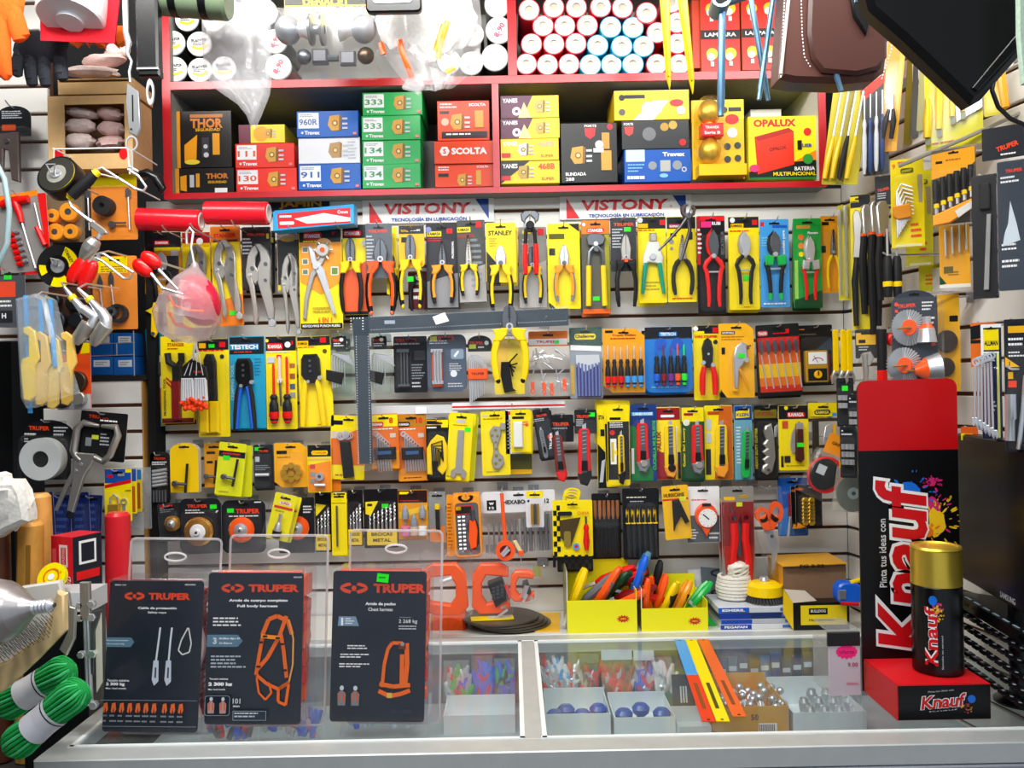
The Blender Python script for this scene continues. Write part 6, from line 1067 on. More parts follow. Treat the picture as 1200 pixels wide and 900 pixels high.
solo('plastic_sheet_pack','clear plastic sleeve behind the padlock cards','sleeve',158,550,2.17,lambda m:m.box(150,548,176,620,0,2,'xd8e4ec30',.5))
# dark blue packs low behind the handles
for i,(x,lab)in enumerate(((50,'dark blue card pack low behind the wooden handles'),(72,'dark blue card pack beside the first blue one'),(92,'dark blue card pack behind the clamp lever'),(108,'dark blue card pack nearest the padlocks'))):
    pl('blue_card_pack',lab,'pack',(x-10,577+(i%2)*3,x+12,668),'c182c70',D(('ln',x-6,590,x+8,640,6,'c3a58a8')),None,Y=2.12+.01*i,rot=(-3,2,-2,3)[i],bl=(x-9,590,x+11,660,9))
# things standing at the counter's left end (a side stand)
t=T('side_stand','low dark stand at the end of the counter','stand',0,900,1.6); t.o.location=(-1.12,1.65,0); m=MB(); m.box(-.28,0,.30,ZC-.13,-.36,.5,'d2c2a28',.004); link('body',m.mesh('body'),t.o); m=MB(); m.box(-.30,ZC-.13,.315,ZC-.11,-.37,.51,'d3a3632',.003); link('top',m.mesh('top'),t.o)
def handle(label,px,y0,y1,r,Y,col,txt=None,lean=0):
    t=T('wooden_stick',label,'handle',px,y1,Y,'turned wooden tool handles',rot=lean,solo=True); m=t.mb(); m.lathe([(0,0),(r*.75,0),(r,4),(r,10),(r*1.06,(y1-y0)*.5),(r*.9,y1-y0)],(px,y0,0),(0,1,0),col,18)
    if txt:m.add([((-1 if False else 0)+x,y,-r*1.08)for x,y in[(px+r*.2,y0+25),(px+r*.6,y0+25),(px+r*.6,y0+75),(px+r*.2,y0+75)]],[(0,1,2,3)],'w9a6a20')
    t.part('x',m,ang=50)
handle('tall light wooden handle beside the red and blue box',56,578,864,13,1.76,'we0a050',None,-1)
handle('shorter wooden handle with dark markings in front',32,611,890,14,1.66,'wd89a40',True,2)
handle('dark brown wooden handle at the picture edge',4,622,890,12,1.66,'w5a2c18')
handle('red painted round stick beside the padlock card',142,600,825,14,1.95,'pd82430')
t=T('plastic_bag','crumpled white plastic bag on top of the handles','bag',14,600,1.6,solo=True); m=t.mb(); m.prism([(-40,562),(-4,558),(2,553),(9,556),(10,562),(25,562),(33,575),(38,600),(38,610),(14,620),(0,630),(-40,640)],-14,10,'fece8e0',5); m.ball((8,590,0),(30,30,18),'fe8e4dc',16,amp=.4,seed=4,freq=3); t.part('x',m)
t=T('small_parts_box','red and blue box with white frame standing on end','box',90,692,1.66,rz=-24); m=t.mb()
m.box(60,630,86,700,0,40,'cd81c2c',.4); o=None; m.r(70,640,80,666,'cf0e8e8'); m.r(72,643,78,663,'cd81c2c'); m.t('UYUSTOOLS',75,653,3,'cf0e8e8',19,90); m.r(62,645,67,675,'ce04858'); m.t('PL 027',81,686,5,'wht',22,90); m.ln(71,670,78,682,3,'wht'); t.part('box',m)
m=t.mb(); m.xf=lambda u,v,d:(86.2+d*-.01,v,u)
m.add([(0,630.5,0),(40,630.5,0),(40,700,0),(0,700,0)],[(0,1,2,3)],'navy'); m.xf=lambda u,v,d:(86.4,v,u)
m.add([(8,636,0),(32,636,0),(32,664,0),(8,664,0)],[(0,1,2,3)],'wht'); m.xf=lambda u,v,d:(86.6,v,u); m.add([(11,639,0),(29,639,0),(29,661,0),(11,661,0)],[(0,1,2,3)],'navy'); m.add([(4,672,0),(36,672,0),(36,682,0),(4,682,0)],[(0,1,2,3)],'red'); t.part('side_print',m)
solo('white_carton','plain white carton under the red and blue box','carton',85,714,1.6,lambda m:m.box(44,693,108,716,-6,38,'ce4e6e8',.5,'cc8ccd0'))
solo('dark_crate','dark crate under the white carton behind the rope','crate',80,800,1.6,lambda m:m.box(30,717,106,902,-5,40,'c1c1e20',.5))
t=T('sticker_roll','round yellow sticker roll with red rings','roll',62,676,1.6,solo=True); m=t.mb(); ax=(.1,.5,1); [m.lathe([(r0,-.3*k),(r1,-.3*k)],(60,676,0),ax,c_,28)for k,(r0,r1,c_)in enumerate(((0,17,'yel'),(8,10,'cf07818'),(0,4,'wht')))]; m.lathe([(17,0),(17,6),(0,6)],(60,676,0),ax,'cf0e020',28); m.t('CON 20',70,668,3,'cc07808',10,-30,d=-4); t.part('x',m)
t=T('reflector_bulb','large silver reflector bulb with screw base','light bulb',10,715,1.27); m=t.mb(); ax=Vector((-.93,.12,.1)); c0=Vector((36,714,6))
m.lathe([(9,-2),(11,2),(16,9),(27,20),(36,34),(40,50),(34,62),(0,66)],tuple(c0),tuple(ax),'mb8b4b4',28); t.part('glass',m,ang=60)
m=t.mb(); m.lathe([(3,-26),(5,-24),(7,-22)]+[(7.4 if i%2 else 8.6,-21+i*2.3)for i in range(8)]+[(9,-2)],tuple(c0),tuple(ax),'CH',18); t.part('screw_base',m,ang=60); m=t.mb(); m.lathe([(0,-28),(2.6,-27.5),(3,-26)],tuple(c0),tuple(ax),'DS',10); t.part('contact',m)
t=T('wire_brush','wooden wire brush with long dark bristles','brush',30,790,1.36); m=t.mb(); B=[(-20,786),(4,778),(40,752),(58,722),(66,694),(74,700),(74,742),(40,776),(0,812),(-20,822)]
m.prism(B,4,14,'we8c890',2); m.prism([(-20,720),(20,690),(66,684),(70,700),(60,725),(40,752),(4,778),(-20,786)],10,18,'ce8e4da',2); t.part('wood',m)
m=t.mb(); rnd=random.Random(9)
for i in range(11):
    for j in range(6):
        x,y=-4+i*6+j*1.0,776-i*3.2-j*4.5+(i*i)*.02; m.tube([(x,y+4,6),(x+rnd.uniform(-1,1),y-8,-8)],.55,'DS',4)
t.part('bristles',m)
def hank(label,ax_,ay,bx,by,r,Y):
    t=T('rope_hank',label,'rope',(ax_+bx)/2,(ay+by)/2,Y,'green rope hanks'); d_=Vector((bx-ax_,by-ay,0)); L=d_.length; d_.normalize(); n_=Vector((-d_.y,d_.x,0)); m=t.mb()
    for k in range(22):
        a=2*pi*k/22; pts=[]
        for j in range(15):
            f=j/14; bul=r*(.72+.28*abs(2*f-1)**.7)*(1-max(0,abs(2*f-1)-.82)*3.2); p=Vector((ax_,ay,0))+d_*L*f+n_*cos(a+.6*f)*bul+Vector((0,0,1))*sin(a+.6*f)*bul*.9; pts.append(tuple(p))
        m.tube(pts,2.1,'f18a048' if k%3 else 'f48c878',6)
    for k in range(5):c_=Vector((bx,by,0))-d_*7; m.tube([tuple(c_+n_*r*cos(q*pi/6)*(.4+.12*k)+d_*r*sin(q*pi/6)*(.3+.06*k)+Vector((0,0,-r*.4+k*2)))for q in range(13)],2,'f20a04a',6)
    t.part('rope',m)
    m=t.mb(); c0=Vector((ax_,ay,0))+d_*L*.32; m.lathe([(r*.97,0),(r*.93,L*.15),(r*.97,L*.32)],tuple(c0),tuple(d_),'ce4e4ea',24); t.part('paper_band',m)
    m=t.mb(); c0=Vector((ax_,ay,0))+d_*L*.6; m.lathe([(r*1.0,0),(r*1.0,1.4)],tuple(c0),tuple(d_),'blk',24); t.part('elastic',m)
hank('green rope hank with paper band lying behind',0,830,84,782,19,1.44)
hank('green rope hank with paper band lying in front',10,878,98,806,20,1.34)
t=T('gate_clamp','chrome bolts and flat steel clamp standing by the packs','clamp',100,760,1.5); m=t.mb(); m.box(96,682,107,726,-3,3,'NI',.6); m.rod(103,700,106,828,2.4,'CH',0); m.rod(98,700,100,828,2.4,'CH',4)
for y in(708,723,766,826):m.prism(circ(109,y,5,6),-4,3,'CH',.6); m.prism(circ(95,y+1,4.4,6),-3,3,'CH',.6)
t.part('bolts',m); m=t.mb(); m.prism([(66,694),(74,690),(82,694),(84,710),(90,712),(88,748),(78,768),(70,760),(80,740),(78,712),(70,704)],-2,3,'NI',1); m.prism([(108,718),(120,714),(118,724),(112,740),(110,790),(107,790),(107,740)],-2,2,'DS',.6); t.part('plate',m)
m=t.mb(); m.prism([(112,724),(119,718),(119,800),(112,812)],0,2,'ce0dcc8',.3); t.part('label',m)

# rolls and box lying on the hooks over row one
def mroll(label,x0,y0,x1,y1,r,Y):
    t=T('mesh_tape_roll',label,'tape roll',(x0+x1)/2,(y0+y1)/2,Y,'red film rolls lying on the hooks'); a=Vector((x1-x0,y1-y0,0)); L=a.length; m=t.mb(); m.lathe([(r*.6,0),(r,1),(r,L-1),(r*.8,L)],(x0,y0,0),tuple(a),'pe8182a',28); t.part('film',m); m=t.mb(); m.lathe([(r*.8,0),(r*.8,.6),(r*.62,.6),(r*.62,-8),(0,-8)],(x1,y1,0),tuple(a),'ce8d8d0',24); t.part('core',m)
mroll('glossy red film roll nearest the shelf end',162,256,236,260,13,2.1); mroll('glossy red film roll beside the sign board',241,249,315,251,13.5,2.12)
hook(196,272,2.1,'red film roll nearest the shelf end',front=.03); hook(276,266,2.12,'red film roll beside the sign board',front=.03)
def d_crown(m):m.pr([(322,246),(414,241),(414,246),(324,251)],'c2890d0'); m.pr([(325,250),(411,244),(411,262),(326,267)],'cd82028'); m.pr([(345,256),(380,250),(411,256),(411,260),(360,262)],'cd8e8f0'); m.t('Crown',402,249,4,'wht',12); m.ln(328,252,345,257,1,'wht'); m.pr(rrect(328,259,345,263,1.5),'cf0d0d0')
solo('tape_box','flat red and blue box lying on the hooks','box',367,270,2.13,lambda m:(m.prism([(320,247),(415,240),(415,263),(320,270)],0,24,'c30a8e0',.5),d_crown(m)))
hook(340,270,2.14,'flat red and blue box',front=.02); hook(395,266,2.14,'other end of the flat box',front=.02)
# bag with red ball
t=T('bagged_ball','plastic bag with a red plastic ball and wire loop','ball',222,300,2.0); m=t.mb(); m.ball((232,352,0),(24,32,20),'pc81838',20,ang=-25); t.part('ball',m); m=t.mb(); m.tube([(206,348,-22),(212,360,-24),(230,366,-26),(246,367,-22)],1.4,'PO',6); m.tube([(200,365,-10),(208,380,-12),(226,386,-10)],1.4,'PO',6); t.part('wire',m)
m=t.mb(); m.lathe([(3,0),(6,6),(22,22),(34,44),(38,64),(30,86),(8,94),(0,94)],(229,308,0),(-.18,1,0),'xf4e8ec38',26); m.v=[(x+.006*noise.noise(Vector((x*60,y*60,z*60))),y+.006*noise.noise(Vector((x*60+9,y*60,z*60))),z+.006*noise.noise(Vector((x*60,y*60+9,z*60))))for x,y,z in m.v]; t.part('plastic_bag',m,ang=60)
m=t.mb(); m.tube([(228,312,0),(224,290,0),(227,272,0),(223,267,0),(219,272,0),(219,286,0)],1.6,'CH',8); t.part('s_hook',m); hook(224,268,2.0,'plastic bag with the red ball',front=.006)
solo('anchor_tool','yellow plastic forked tool under the bagged ball','tool',185,372,2.2,lambda m:(m.prism([(170,364),(178,360),(180,354),(184,360),(183,390),(180,395),(176,392),(177,368)],0,4,'PY',.8),m.prism([(194,356),(202,352),(204,394),(198,397),(196,390)],0,4,'PY',.8),m.disc(179,391,2.4,-1,0,'DS',8)))

# ================================================================ TOP
t=T('plastic_bag','long empty clear plastic bag hanging before the cans','bag',288,0,1.86); m=t.mb()
def sheet(m,L_,mat,amp=4,n=12,seed=0,dd=6,both=True):
    """crumpled bag: rows of (v, u0, u1) give its outline; a puffed front and back skin"""
    for sd in((-1,1)if both else(-1,)):
        vv=[]; ff=[]
        for r,(v,u0,u1)in enumerate(L_):
            for k in range(n+1):
                f=k/n; u=u0+(u1-u0)*f; pf=sqrt(max(0,1-(2*f-1)**2)); q=noise.noise(Vector((u*.09+seed,v*.03,sd)))+.6*noise.noise(Vector((u*.25+seed,v*.06,sd*2)))
                vv.append((u,v,sd*pf*dd+q*amp*pf))
        for r in range(len(L_)-1):
            for k in range(n):i0=r*(n+1)+k; ff.append((i0,i0+1,i0+n+2,i0+n+1))
        m.add(vv,ff,mat)
sheet(m,[(-120,262,300),(-60,250,312),(-10,238,318),(20,236,317),(50,236,317),(80,237,317),(100,246,316),(112,262,314),(122,276,310),(135,286,304),(148,291,297)],'BAG',5,18,1,8); t.part('film',m,ang=80)
m=t.mb(); m.prism([(275,-10),(290,-10),(284,5),(279,5)],-14,-12,'blu'); t.part('blue_tab',m)
t=T('wrapped_roll','dark green wrapped roll with black bands at the top edge','roll',225,0,1.75); m=t.mb(); m.lathe([(0,0),(18,0),(20,3),(20,84),(18,88),(0,88)],(181,-4,0),(1,.1,0),'c6a7a60',24); t.part('roll',m); [t.part('band',t.mb().lathe([(20.6,0),(20.6,9)],(x,-4+(x-181)*.1,0),(1,.1,0),'PB',24))for x in(203,238)]
m=t.mb(); [m.tube([(x,-22,0),(x,-120,0)],.8,'wht',5)for x in(205,245)]; t.part('cord',m)
def knobs(t):
    for x0,s_ in((342,1),(425,-1)):m=t.mb(); m.ball((x0-s_*2,41,-16),(15,17,15),'m90949c',20); m.lathe([(8,0),(9,6),(13,12),(14,16)],(x0+s_*10,41,-16),(s_,0,0),'ST',18); t.part('doorknob',m)
    m=t.mb(); m.lathe([(5,0),(18,1),(18,4),(6,6),(6,12),(18,14),(18,17),(5,18)],(364,41,-16),(1,0,0),'m8a8c90',24); t.part('rose',m)
    m=t.mb(); m.ball((356,70,-10),(9,9,8),'DS',14); m.box(366,62,384,78,-14,-4,'c4a4a50',2); m.rod(384,72,396,72,4,'DS',-9); m.ball((428,70,-10),(10,10,8),'m5a4a3a',14); m.box(398,64,416,80,-12,-4,'c5a5a60',2); t.part('latch',m)
t=pack('doorknob_pack','doorknob pack with two steel knobs at the top','doorknob',(332,-60,432,30),'cf4e018',D(('r',332.5,-60,431.5,6,'c20201c'),('t','DENACET',381,2,9,'yel',54),('r',332.5,7.5,431.5,11.5,'cd82828'),('ln',342,8.5,420,11,1,'wht'),('r',338,12.5,368,18,'lgry'),('r',368,10,395,16,'c24282c'),('r',396,12.5,428,18,'lgry'),('ln',337,20,420,28,2,'c8a8020')),knobs,Y=1.9,slot=False,hk=False,bl=(323,20,444,95,32))
m=t.mb(); m.tube([(382,-58,0),(382,-110,0)],1,'CH',6); t.part('hanger',m)
t=T('bagged_hoses','crumpled clear bags with orange striped white hoses inside','bag',505,0,1.8)
for k,(cx,cy,rx,ry,a)in enumerate(((470,20,28,36,10),(498,30,26,40,-5),(528,25,30,36,12))):m=t.mb(); m.ball((cx,cy,2),(rx,ry,14),'ff0ece6',18,ang=a,amp=.3,seed=k,freq=2.5); t.part('hose',m)
for pts in([(469,52,-15),(472,66,-17),(478,82,-14),(482,94,-10)],[(525,32,-16),(520,46,-17),(515,62,-16),(513,74,-13)],[(521,36,-17),(516,50,-18),(511,66,-16)],[(446,52,-8),(450,66,-9)],[(522,90,-12),(532,84,-12)]):
    m=t.mb(); m.tube(pts,3.4,'PO' if pts[0][0]<500 else 'PLo',6,.4); t.part('stripe',m)
m=t.mb(); sheet(m,[(-110,480,530),(-50,450,556),(0,442,562),(30,443,564),(60,446,562),(75,456,555),(88,466,548),(100,476,534)],'xe6e6e822',7,18,5,17)
m.prism([(478,92),(492,88),(496,102),(488,112),(484,108),(470,104)],-8,0,'xe6e6e822'); m.prism([(502,80),(520,88),(516,104),(508,106)],-8,0,'xe6e6e822'); m.prism([(540,74),(560,60),(564,72),(550,90)],-8,0,'xe6e6e822'); t.part('plastic_bag',m,ang=80)
t=T('black_buckle','black rounded plastic frame at the top edge','buckle',461,0,1.7); m=t.mb(); m.prism(rrect(428,-40,494,14,6),0,8,'PB',2); m.prism(rrect(437,-30,483,4,4),-1,1,'m9aa4a0',.5); t.part('frame',m); m=t.mb(); m.tube([(461,-38,4),(461,-130,4)],1.4,'RB',6); t.part('cord',m)
for k,(a,b,c_,d_)in enumerate(((768,-60,782,105),(785,-60,809,110))):
    t=T('tent_peg',('yellow ribbed plastic peg, nearer the tape rolls','yellow ribbed plastic peg, nearer the bulb boxes')[k],'peg',(a+c_)/2,0,1.85,'yellow plastic pegs'); m=t.mb(); L_=d_-b
    m.prism([(a+2,b),(a+16,b),(c_+3,d_-18),(c_+1,d_),(c_-3,d_-16)],-3,3,'PY',1.5); m.prism([(a+7,b),(a+10,b),(c_,d_-14),(c_-2,d_-14)],-6,-3,'cd8a810'); t.part('peg',m); m=t.mb(); m.tube([(a+8,b+4,0),(a+8,-130,0)],1,'wht',5); t.part('cord',m)
def rodw(label,a,b,c_,d_,r,Y,top=False):
    t=T('wheel_wrench',label,'wrench',(a+c_)/2,0,Y,'blue steel rods hanging at the top'); m=t.mb(); u=Vector((c_-a,d_-b)).normalized(); a2,b2=a-u.x*60,b-u.y*60
    m.tube([(a2 if not top else a,b2 if not top else b,0),(c_-u.x*14,d_-u.y*14,0),(c_-u.x*12,d_-u.y*12,0),(c_,d_,0)],[r,r,r*.85,r*.8],'m78a4c8',10); t.part('shaft',m)
    if top:m=t.mb(); m.tube([(842,4,-14),(844,8,14)],11,'m7a96b0',16); m.disc(842,4,7.5,-15,-13,'PB',14); m.tube([(852,2,0),(900,-14,0)],6,'m7a96b0',10); t.part('socket',m)
    m=t.mb(); m.tube([(a if top else a2,(b if top else b2)-(6 if top else 0),0),(a,-130,0)],1,'wht',5); t.part('cord',m)
rodw('blue T handled wheel wrench hanging before the doorknob card',846,14,842,136,4.6,1.65,True)
rodw('thin blue steel rod crossing behind its twin',880,0,898,118,3.4,1.76); rodw('thin steel rod crossing in front of its twin',906,0,887,117,3.4,1.72); rodw('thin blue rod hanging before the brown bag',950,-4,984,107,3.6,1.6)
# ================================================================ RIGHT WALL
RW='packs hanging on the right hand slat wall'
def rhook(px,py,Y,what):
    """hook from the right wall, pointing to the left"""
    t0=P(px,py,Y); xw=.885+.2*(WY-Y); L_=xw-t0.x
    t=group_empty('wall_hook','chrome hook on the side wall holding the '+' '.join(what.split()[:8]),'hook',(xw,Y,t0.z+.002),'chrome hooks in the side slat wall')
    m=MB(); m.tube([(0,0,0),(-L_,0,0),(-L_-.01,.006,0)],.0022,'ST',6); link('peg',m.mesh('peg'),t); m=MB(); m.box(-.004,-.012,0,.01,-.012,.012,'sa8acb0'); link('plate',m.mesh('plate'),t)
def rp(name,label,cat,box,bg,draw=None,tool=None,Y=None,rz=-35,hk=True,**k):
    x0,y0,x1,y1=box; cx=(x0+x1)/2
    if Y is None:Y=1.339/((cx-600)/F+.2)-.17
    u=(cx-600)/F; xs=1   # widths are drawn as seen; the builder stretches them for the turn
    t=pack(name,label,cat,box,bg,draw,tool,Y=Y,rz=rz,group=RW,hk=False,**k)
    if hk:rhook(cx,y0+4,Y+.01,label)
    return t
def t_scr(n,x0,x1,y0,ym,y1,g='PY',g2='RB',r=3.2):
    def f(t):
        for i in range(n):x=x0+(x1-x0)*i/max(1,n-1); m=t.mb(); sdriver(m,x,y0-i*1.2,ym-i*1.2,y1-i*1.2,r,'ST',g if i%2==0 else g2,None,x1=x-2); t.part('screwdriver',m)
    return f
def blade(m,x0,y0,x1,y1,w0,w1,col='ST',d=-3):m.prism([(x0-w0/2,y0),(x0+w0/2,y0),(x1+w1/2,y1),(x1-w1/2,y1)],d-1,d+.4,col,.2)
# top group: file and screwdriver packs
for i in range(4):
    x=985+9*i
    rp('file_pack',('long yellow handled file pack nearest the wall corner','long yellow handled file pack, second from the wall corner','long file pack with black handles, third from the corner','long yellow backed file pack, fourth from the corner')[i],'file',(x-8-2*i*0,98-i*3,x+9,216),'cd8c820' if i!=2 else 'ca89a28',D(('r',x-8,99-i*3,x+9,108-i*3,'c3a3828')),
       lambda t:(t.part('file',(lambda m:(m.rod(x+2,108,x-1,165,1.6,'ST',-4),m)[1])(t.mb())),t.part('handle',(lambda m:(m.tube([(x-1,160,-4),(x-2,170,-4),(x-4,190,-4),(x-5,210,-4)],[2,3.4,3.8,3],'PY' if i!=2 else 'RB',9),m)[1])(t.mb()))),Y=2.06-.015*i,rz=-20,rot=8,bl=(x-7,104,x+8,214,8),slot=False,hk=i in(0,3))
rp('chisel_pack','pack of dark screwdrivers with red header under the brown bag','screwdrivers',(1010,96,1040,205),'c4a4c50',D(('p',[(1008,104),(1039,86),(1039,96),(1010,118)],'cd83828')),t_scr(4,1013,1034,112,140,204,'ce0e4ec','c304a80'),Y=2.0,rz=-25,bl=(1010,112,1040,204,8),slot=False)
rp('snips_pack','tall amber card with black handled snips','snips',(1040,46,1062,176),'ce89a20',D(('r',1056,46,1062,176,'cf8b830')),lambda t:(t.part('blade',(lambda m:(m.prism([(1048,112),(1053,110),(1056,140),(1050,140)],-4,-2,'ST'),m)[1])(t.mb())),[t.part('handle',t.mb().tube([(1050+a,128,-5),(1047+a*2,142,-5),(1046+a*2,162,-5)],[2,3.6,2.6],'RB',8))for a in(0,5)]),Y=1.97,rz=-40,rot=6,slot=False)
for i in range(3):rp('card_pack',('olive card edge behind the amber snips card','dark card edge beside the olive one','grey green card edge nearest the yellow pack')[i],'card',(1064+7*i,50+8*i,1074+7*i,168-8*i),('c8a7a28','c3a3424','ca8a060')[i],None,Y=1.98-.02*i,rz=-50,rot=4,bl=False,slot=False,hk=i==1)
def t_put(t):
    for i,(x,y0,y1)in enumerate(((1086,112,158),(1100,84,150),(1116,95,138),(1128,96,134))):
        m=t.mb(); m.tube([(x,y0,-5),(x+1,y0+10,-5),(x,(y0+y1)/2,-5),(x-1,y1,-5)],[3,4.4,5.6-i*.6,4.4-i*.5],'PY',10); m.box(x-3,y1,x+3,y1+9,-6,-4,'c8a8a6a'); t.part('handle',m)
    m=t.mb(); [m.prism([(1118+5*i,104-2*i),(1123+5*i,102-2*i),(1125+5*i,142-2*i),(1120+5*i,145-2*i)],-4,-2,'ST',.3)for i in range(6)]; t.part('blade',m)
rp('putty_knife_pack','yellow card of yellow handled knives under the black cloth','knives',(1082,66,1150,172),'ce4dc20',D(('ln',1090,164,1140,169,1,'cc04018')),t_put,Y=1.74,rz=-34)
rp('tool_pack','yellow plastic pack half hidden by the black strap','tool',(1152,62,1178,135),'cd0c018',None,lambda t:t.part('handle',t.mb().tube([(1168,74,-5),(1174,95,-5),(1178,130,-5)],[4,6,5],'PLo',9)),Y=1.66,rz=-40)
solo('wall_shelf_strip','grey metal rail running along the side wall','rail',1130,165,1.72,lambda m:m.tube([(1066,186,30),(1126,164,0),(1182,141,-28)],2.4,'sb0a898',6))
# hex key cards
def d_hex(x0,y0,x1,y1):
    def f(m):m.t('9',x0+4,y0+8,6,'ored'); m.ln(x0+9,y0+3,x0+26,y0+8,1,'ored'); m.pr(rrect(x0+12,y0+11,x0+27,y0+17,2),'c5a5c10'); m.t('STANLEY',x0+19.5,y0+14,2.6,'yel',12,8); m.pr([(x1-8,y0+20),(x1-2,y0+20),(x1-2,y0+52),(x1-6,y0+52)],'cb0a080'); m.ln(x1-16,y1-28,x1-3,y1-8,3,'ored'); m.r(x0+4,y1-4,x1-3,y1-1,'cf4f0b0')
    return f
def t_hexk(cx,y0):
    def f(t):
        m=t.mb(); [m.tube([(cx-9+2*i,y0+66-i*3,-5),(cx-9+2*i,y0+12+i*5,-5),(cx-4+i*1.6,y0+4+i*5,-5),(cx+9+i*.2,y0+9+i*4.4,-5)],1.3-.08*i,'CH',7)for i in range(8)]; t.part('hex_keys',m)
        m=t.mb(); m.prism([(cx-14,y0+30),(cx+6,y0+28),(cx+8,y0+44),(cx-8,y0+46),(cx-14,y0+42)],-9,-2,'PLo',1.2); t.part('holder',m)
    return f
rp('hex_key_pack','front yellow card with chrome hex keys in an amber holder','hex keys',(1043,186,1082,290),'yel',d_hex(1043,186,1082,290),t_hexk(1059,212),Y=1.84,rz=-22,bl=(1045,206,1072,286,11))
rp('hex_key_pack','yellow hex key card hanging just behind the front one','hex keys',(1060,200,1092,312),'ce4dc18',d_hex(1060,200,1092,312),None,Y=1.9,rz=-24,bl=(1061,206,1091,312,9),slot=False,hk=False)
rp('hex_key_pack','yellow hex key card lowest and farthest back','hex keys',(1076,290,1099,342),'cdcd418',D(('ln',1084,322,1096,336,3,'ored')),None,Y=1.93,rz=-24,bl=False,slot=False,hk=False)
# screwdriver set with amber header
def t_set(t):
    for i in range(6):x=1096+8.2*i; m=t.mb(); m.tube([(x,210-2.6*i,-6),(x,216-2.6*i,-6),(x,238-3.2*i,-6)],[3.4,4,3.2],'RB',9); m.tube([(x+.4,238-3.2*i,-6),(x+.6,243-3.2*i,-6)],3.3,'PY',8); m.tube([(x+.6,243-3.2*i,-6),(x+.7,250-3.2*i,-6)],2.2,'CH',8); t.part('screwdriver',m)
    m=t.mb(); m.prism([(1092,252),(1138,236),(1139,246),(1112,262),(1092,264)],-9,-1,'PLo',1); m.prism([(1118,249),(1139,238),(1138,247),(1122,257)],-9.6,-8.8,'cd8d8d0'); t.part('tray',m)
rp('screwdriver_pack','amber headed card with six black screwdrivers over a tray','screwdrivers',(1091,174,1143,262),'c5a5448',D(('p',[(1091,178),(1142,174),(1142,192),(1132,200),(1091,208)],'cf8a818'),('r',1096,187,1104,190,'blk'),('ln',1108,186,1134,190,1,'cb86010')),t_set,Y=1.72,rz=-30,bl=(1091,200,1143,264,12))
def t_rods(t):m=t.mb(); [m.rod(1107+8*i,268-2*i,1107.6+8*i,300-2*i,1.3,'CH',-3)for i in range(4)]; t.part('bits',m)
rp('bit_pack','amber card with four steel rods below the tray','bits',(1100,264,1136,336),'cf4ac20',D(('r',1105,312,1116,320,'c6a5a18'),('p',[(1100,322),(1108,332),(1100,333)],'dgrn'),('r',1100,333,1136,337,'cf0ece0'),('ln',1110,318,1126,324,2,'c8a6a10')),t_rods,Y=1.76,rz=-24,slot=False)
# black caliper cases
def d_cal(x0,y0,x1,y1):
    def f(m):m.t('TRUPER',x0+(x1-x0)*.62,y0+8,4.5,'ored',(x1-x0)*.7,10); m.ln(x0+6,y0+14,x1-4,y0+22,2,'wht'); m.ln(x0+6,y0+30,x0+16,y0+36,1,'wht'); m.ln(x0+3,y1-52,x1-4,y1-42,2,'wht'); m.ln(x0+3,y1-32,x1-4,y1-20,2,'wht'); m.ln(x0+4,y1-10,x1-4,y1-5,1,'gry')
    return f
t=rp('caliper_case','clear topped black case with grey bar, nearer the corner','case',(1138,205,1168,350),'c26262a',None,lambda t:(t.part('bar',t.mb().prism([(1156,252),(1161,252),(1157,340),(1151,340)],-4,-2,'c9a9a98',.5)),t.part('head',t.mb().box(1148,216,1160,246,-5,-2,'RB',1))),Y=1.62,rz=-38,thick=5,bl=(1137,206,1168,350,9),slot=False)
t=rp('caliper_case','dark blue grey case at the picture edge','case',(1168,188,1204,340),'c343c48',D(*[('ln',1172,206,1196,216,2,'wht'),('ln',1172,285,1196,295,2,'wht'),('ln',1172,304,1196,316,2,'wht'),('t','TRUPER',1188,200,4,'ored',20),('p',[(1183,235),(1190,262),(1194,282),(1173,288),(1176,272),(1180,262)],'cd0dce4')]),None,Y=1.55,rz=-36,thick=5,bl=(1168,188,1204,342,7),slot=False)
rp('caliper_case','black header card above the dark cases','card',(1150,148,1200,186),'c30323a',D(('t','TRUPER',1180,172,6,'ored',26,12),('ln',1172,180,1198,184,1,'wht')),None,Y=1.6,rz=-36,bl=False,hk=False,slot=False)
# cutters, snips, rods
rp('chrome_rod_pack','yellow card with two chrome ratchet rods by the corner','ratchet',(981,240,1000,352),'cd8cc20',None,lambda t:(t.part('rod',t.mb().tube([(984,246,-4),(984,262,-4),(984,264,-4),(984,345,-4)],[2.4,2.4,1.4,1.4],'CH',8)),t.part('rod',t.mb().tube([(991,242,-4),(991,262,-4),(991,265,-4),(991,348,-4)],[2.8,2.8,1.6,1.6],'CH',8))),Y=2.1,rz=-25,slot=False)
rp('snips_pack','yellow card with long black gripped tin snips','snips',(996,228,1020,386),'yel',D(('r',996,230,1006,237,'yel'),('t','KAMASA',1001,236,2.6,'blk',9)),lambda t:(t.part('jaws',t.mb().prism([(999,252),(1002,246),(1007,248),(1010,262),(1008,282),(1011,300),(1005,304),(998,302),(1000,280)],-6,-2,'NI',1)),[t.part('handle',t.mb().tube([(1003+a,302,-5),(1000+a*1.3,330,-5),(1001+a*1.5,y,-5)],[3.4,4,3.2],'RB',9))for a,y in((0,382),(7,366))]),Y=2.04,rz=-25,hdr=(243,'dk'))
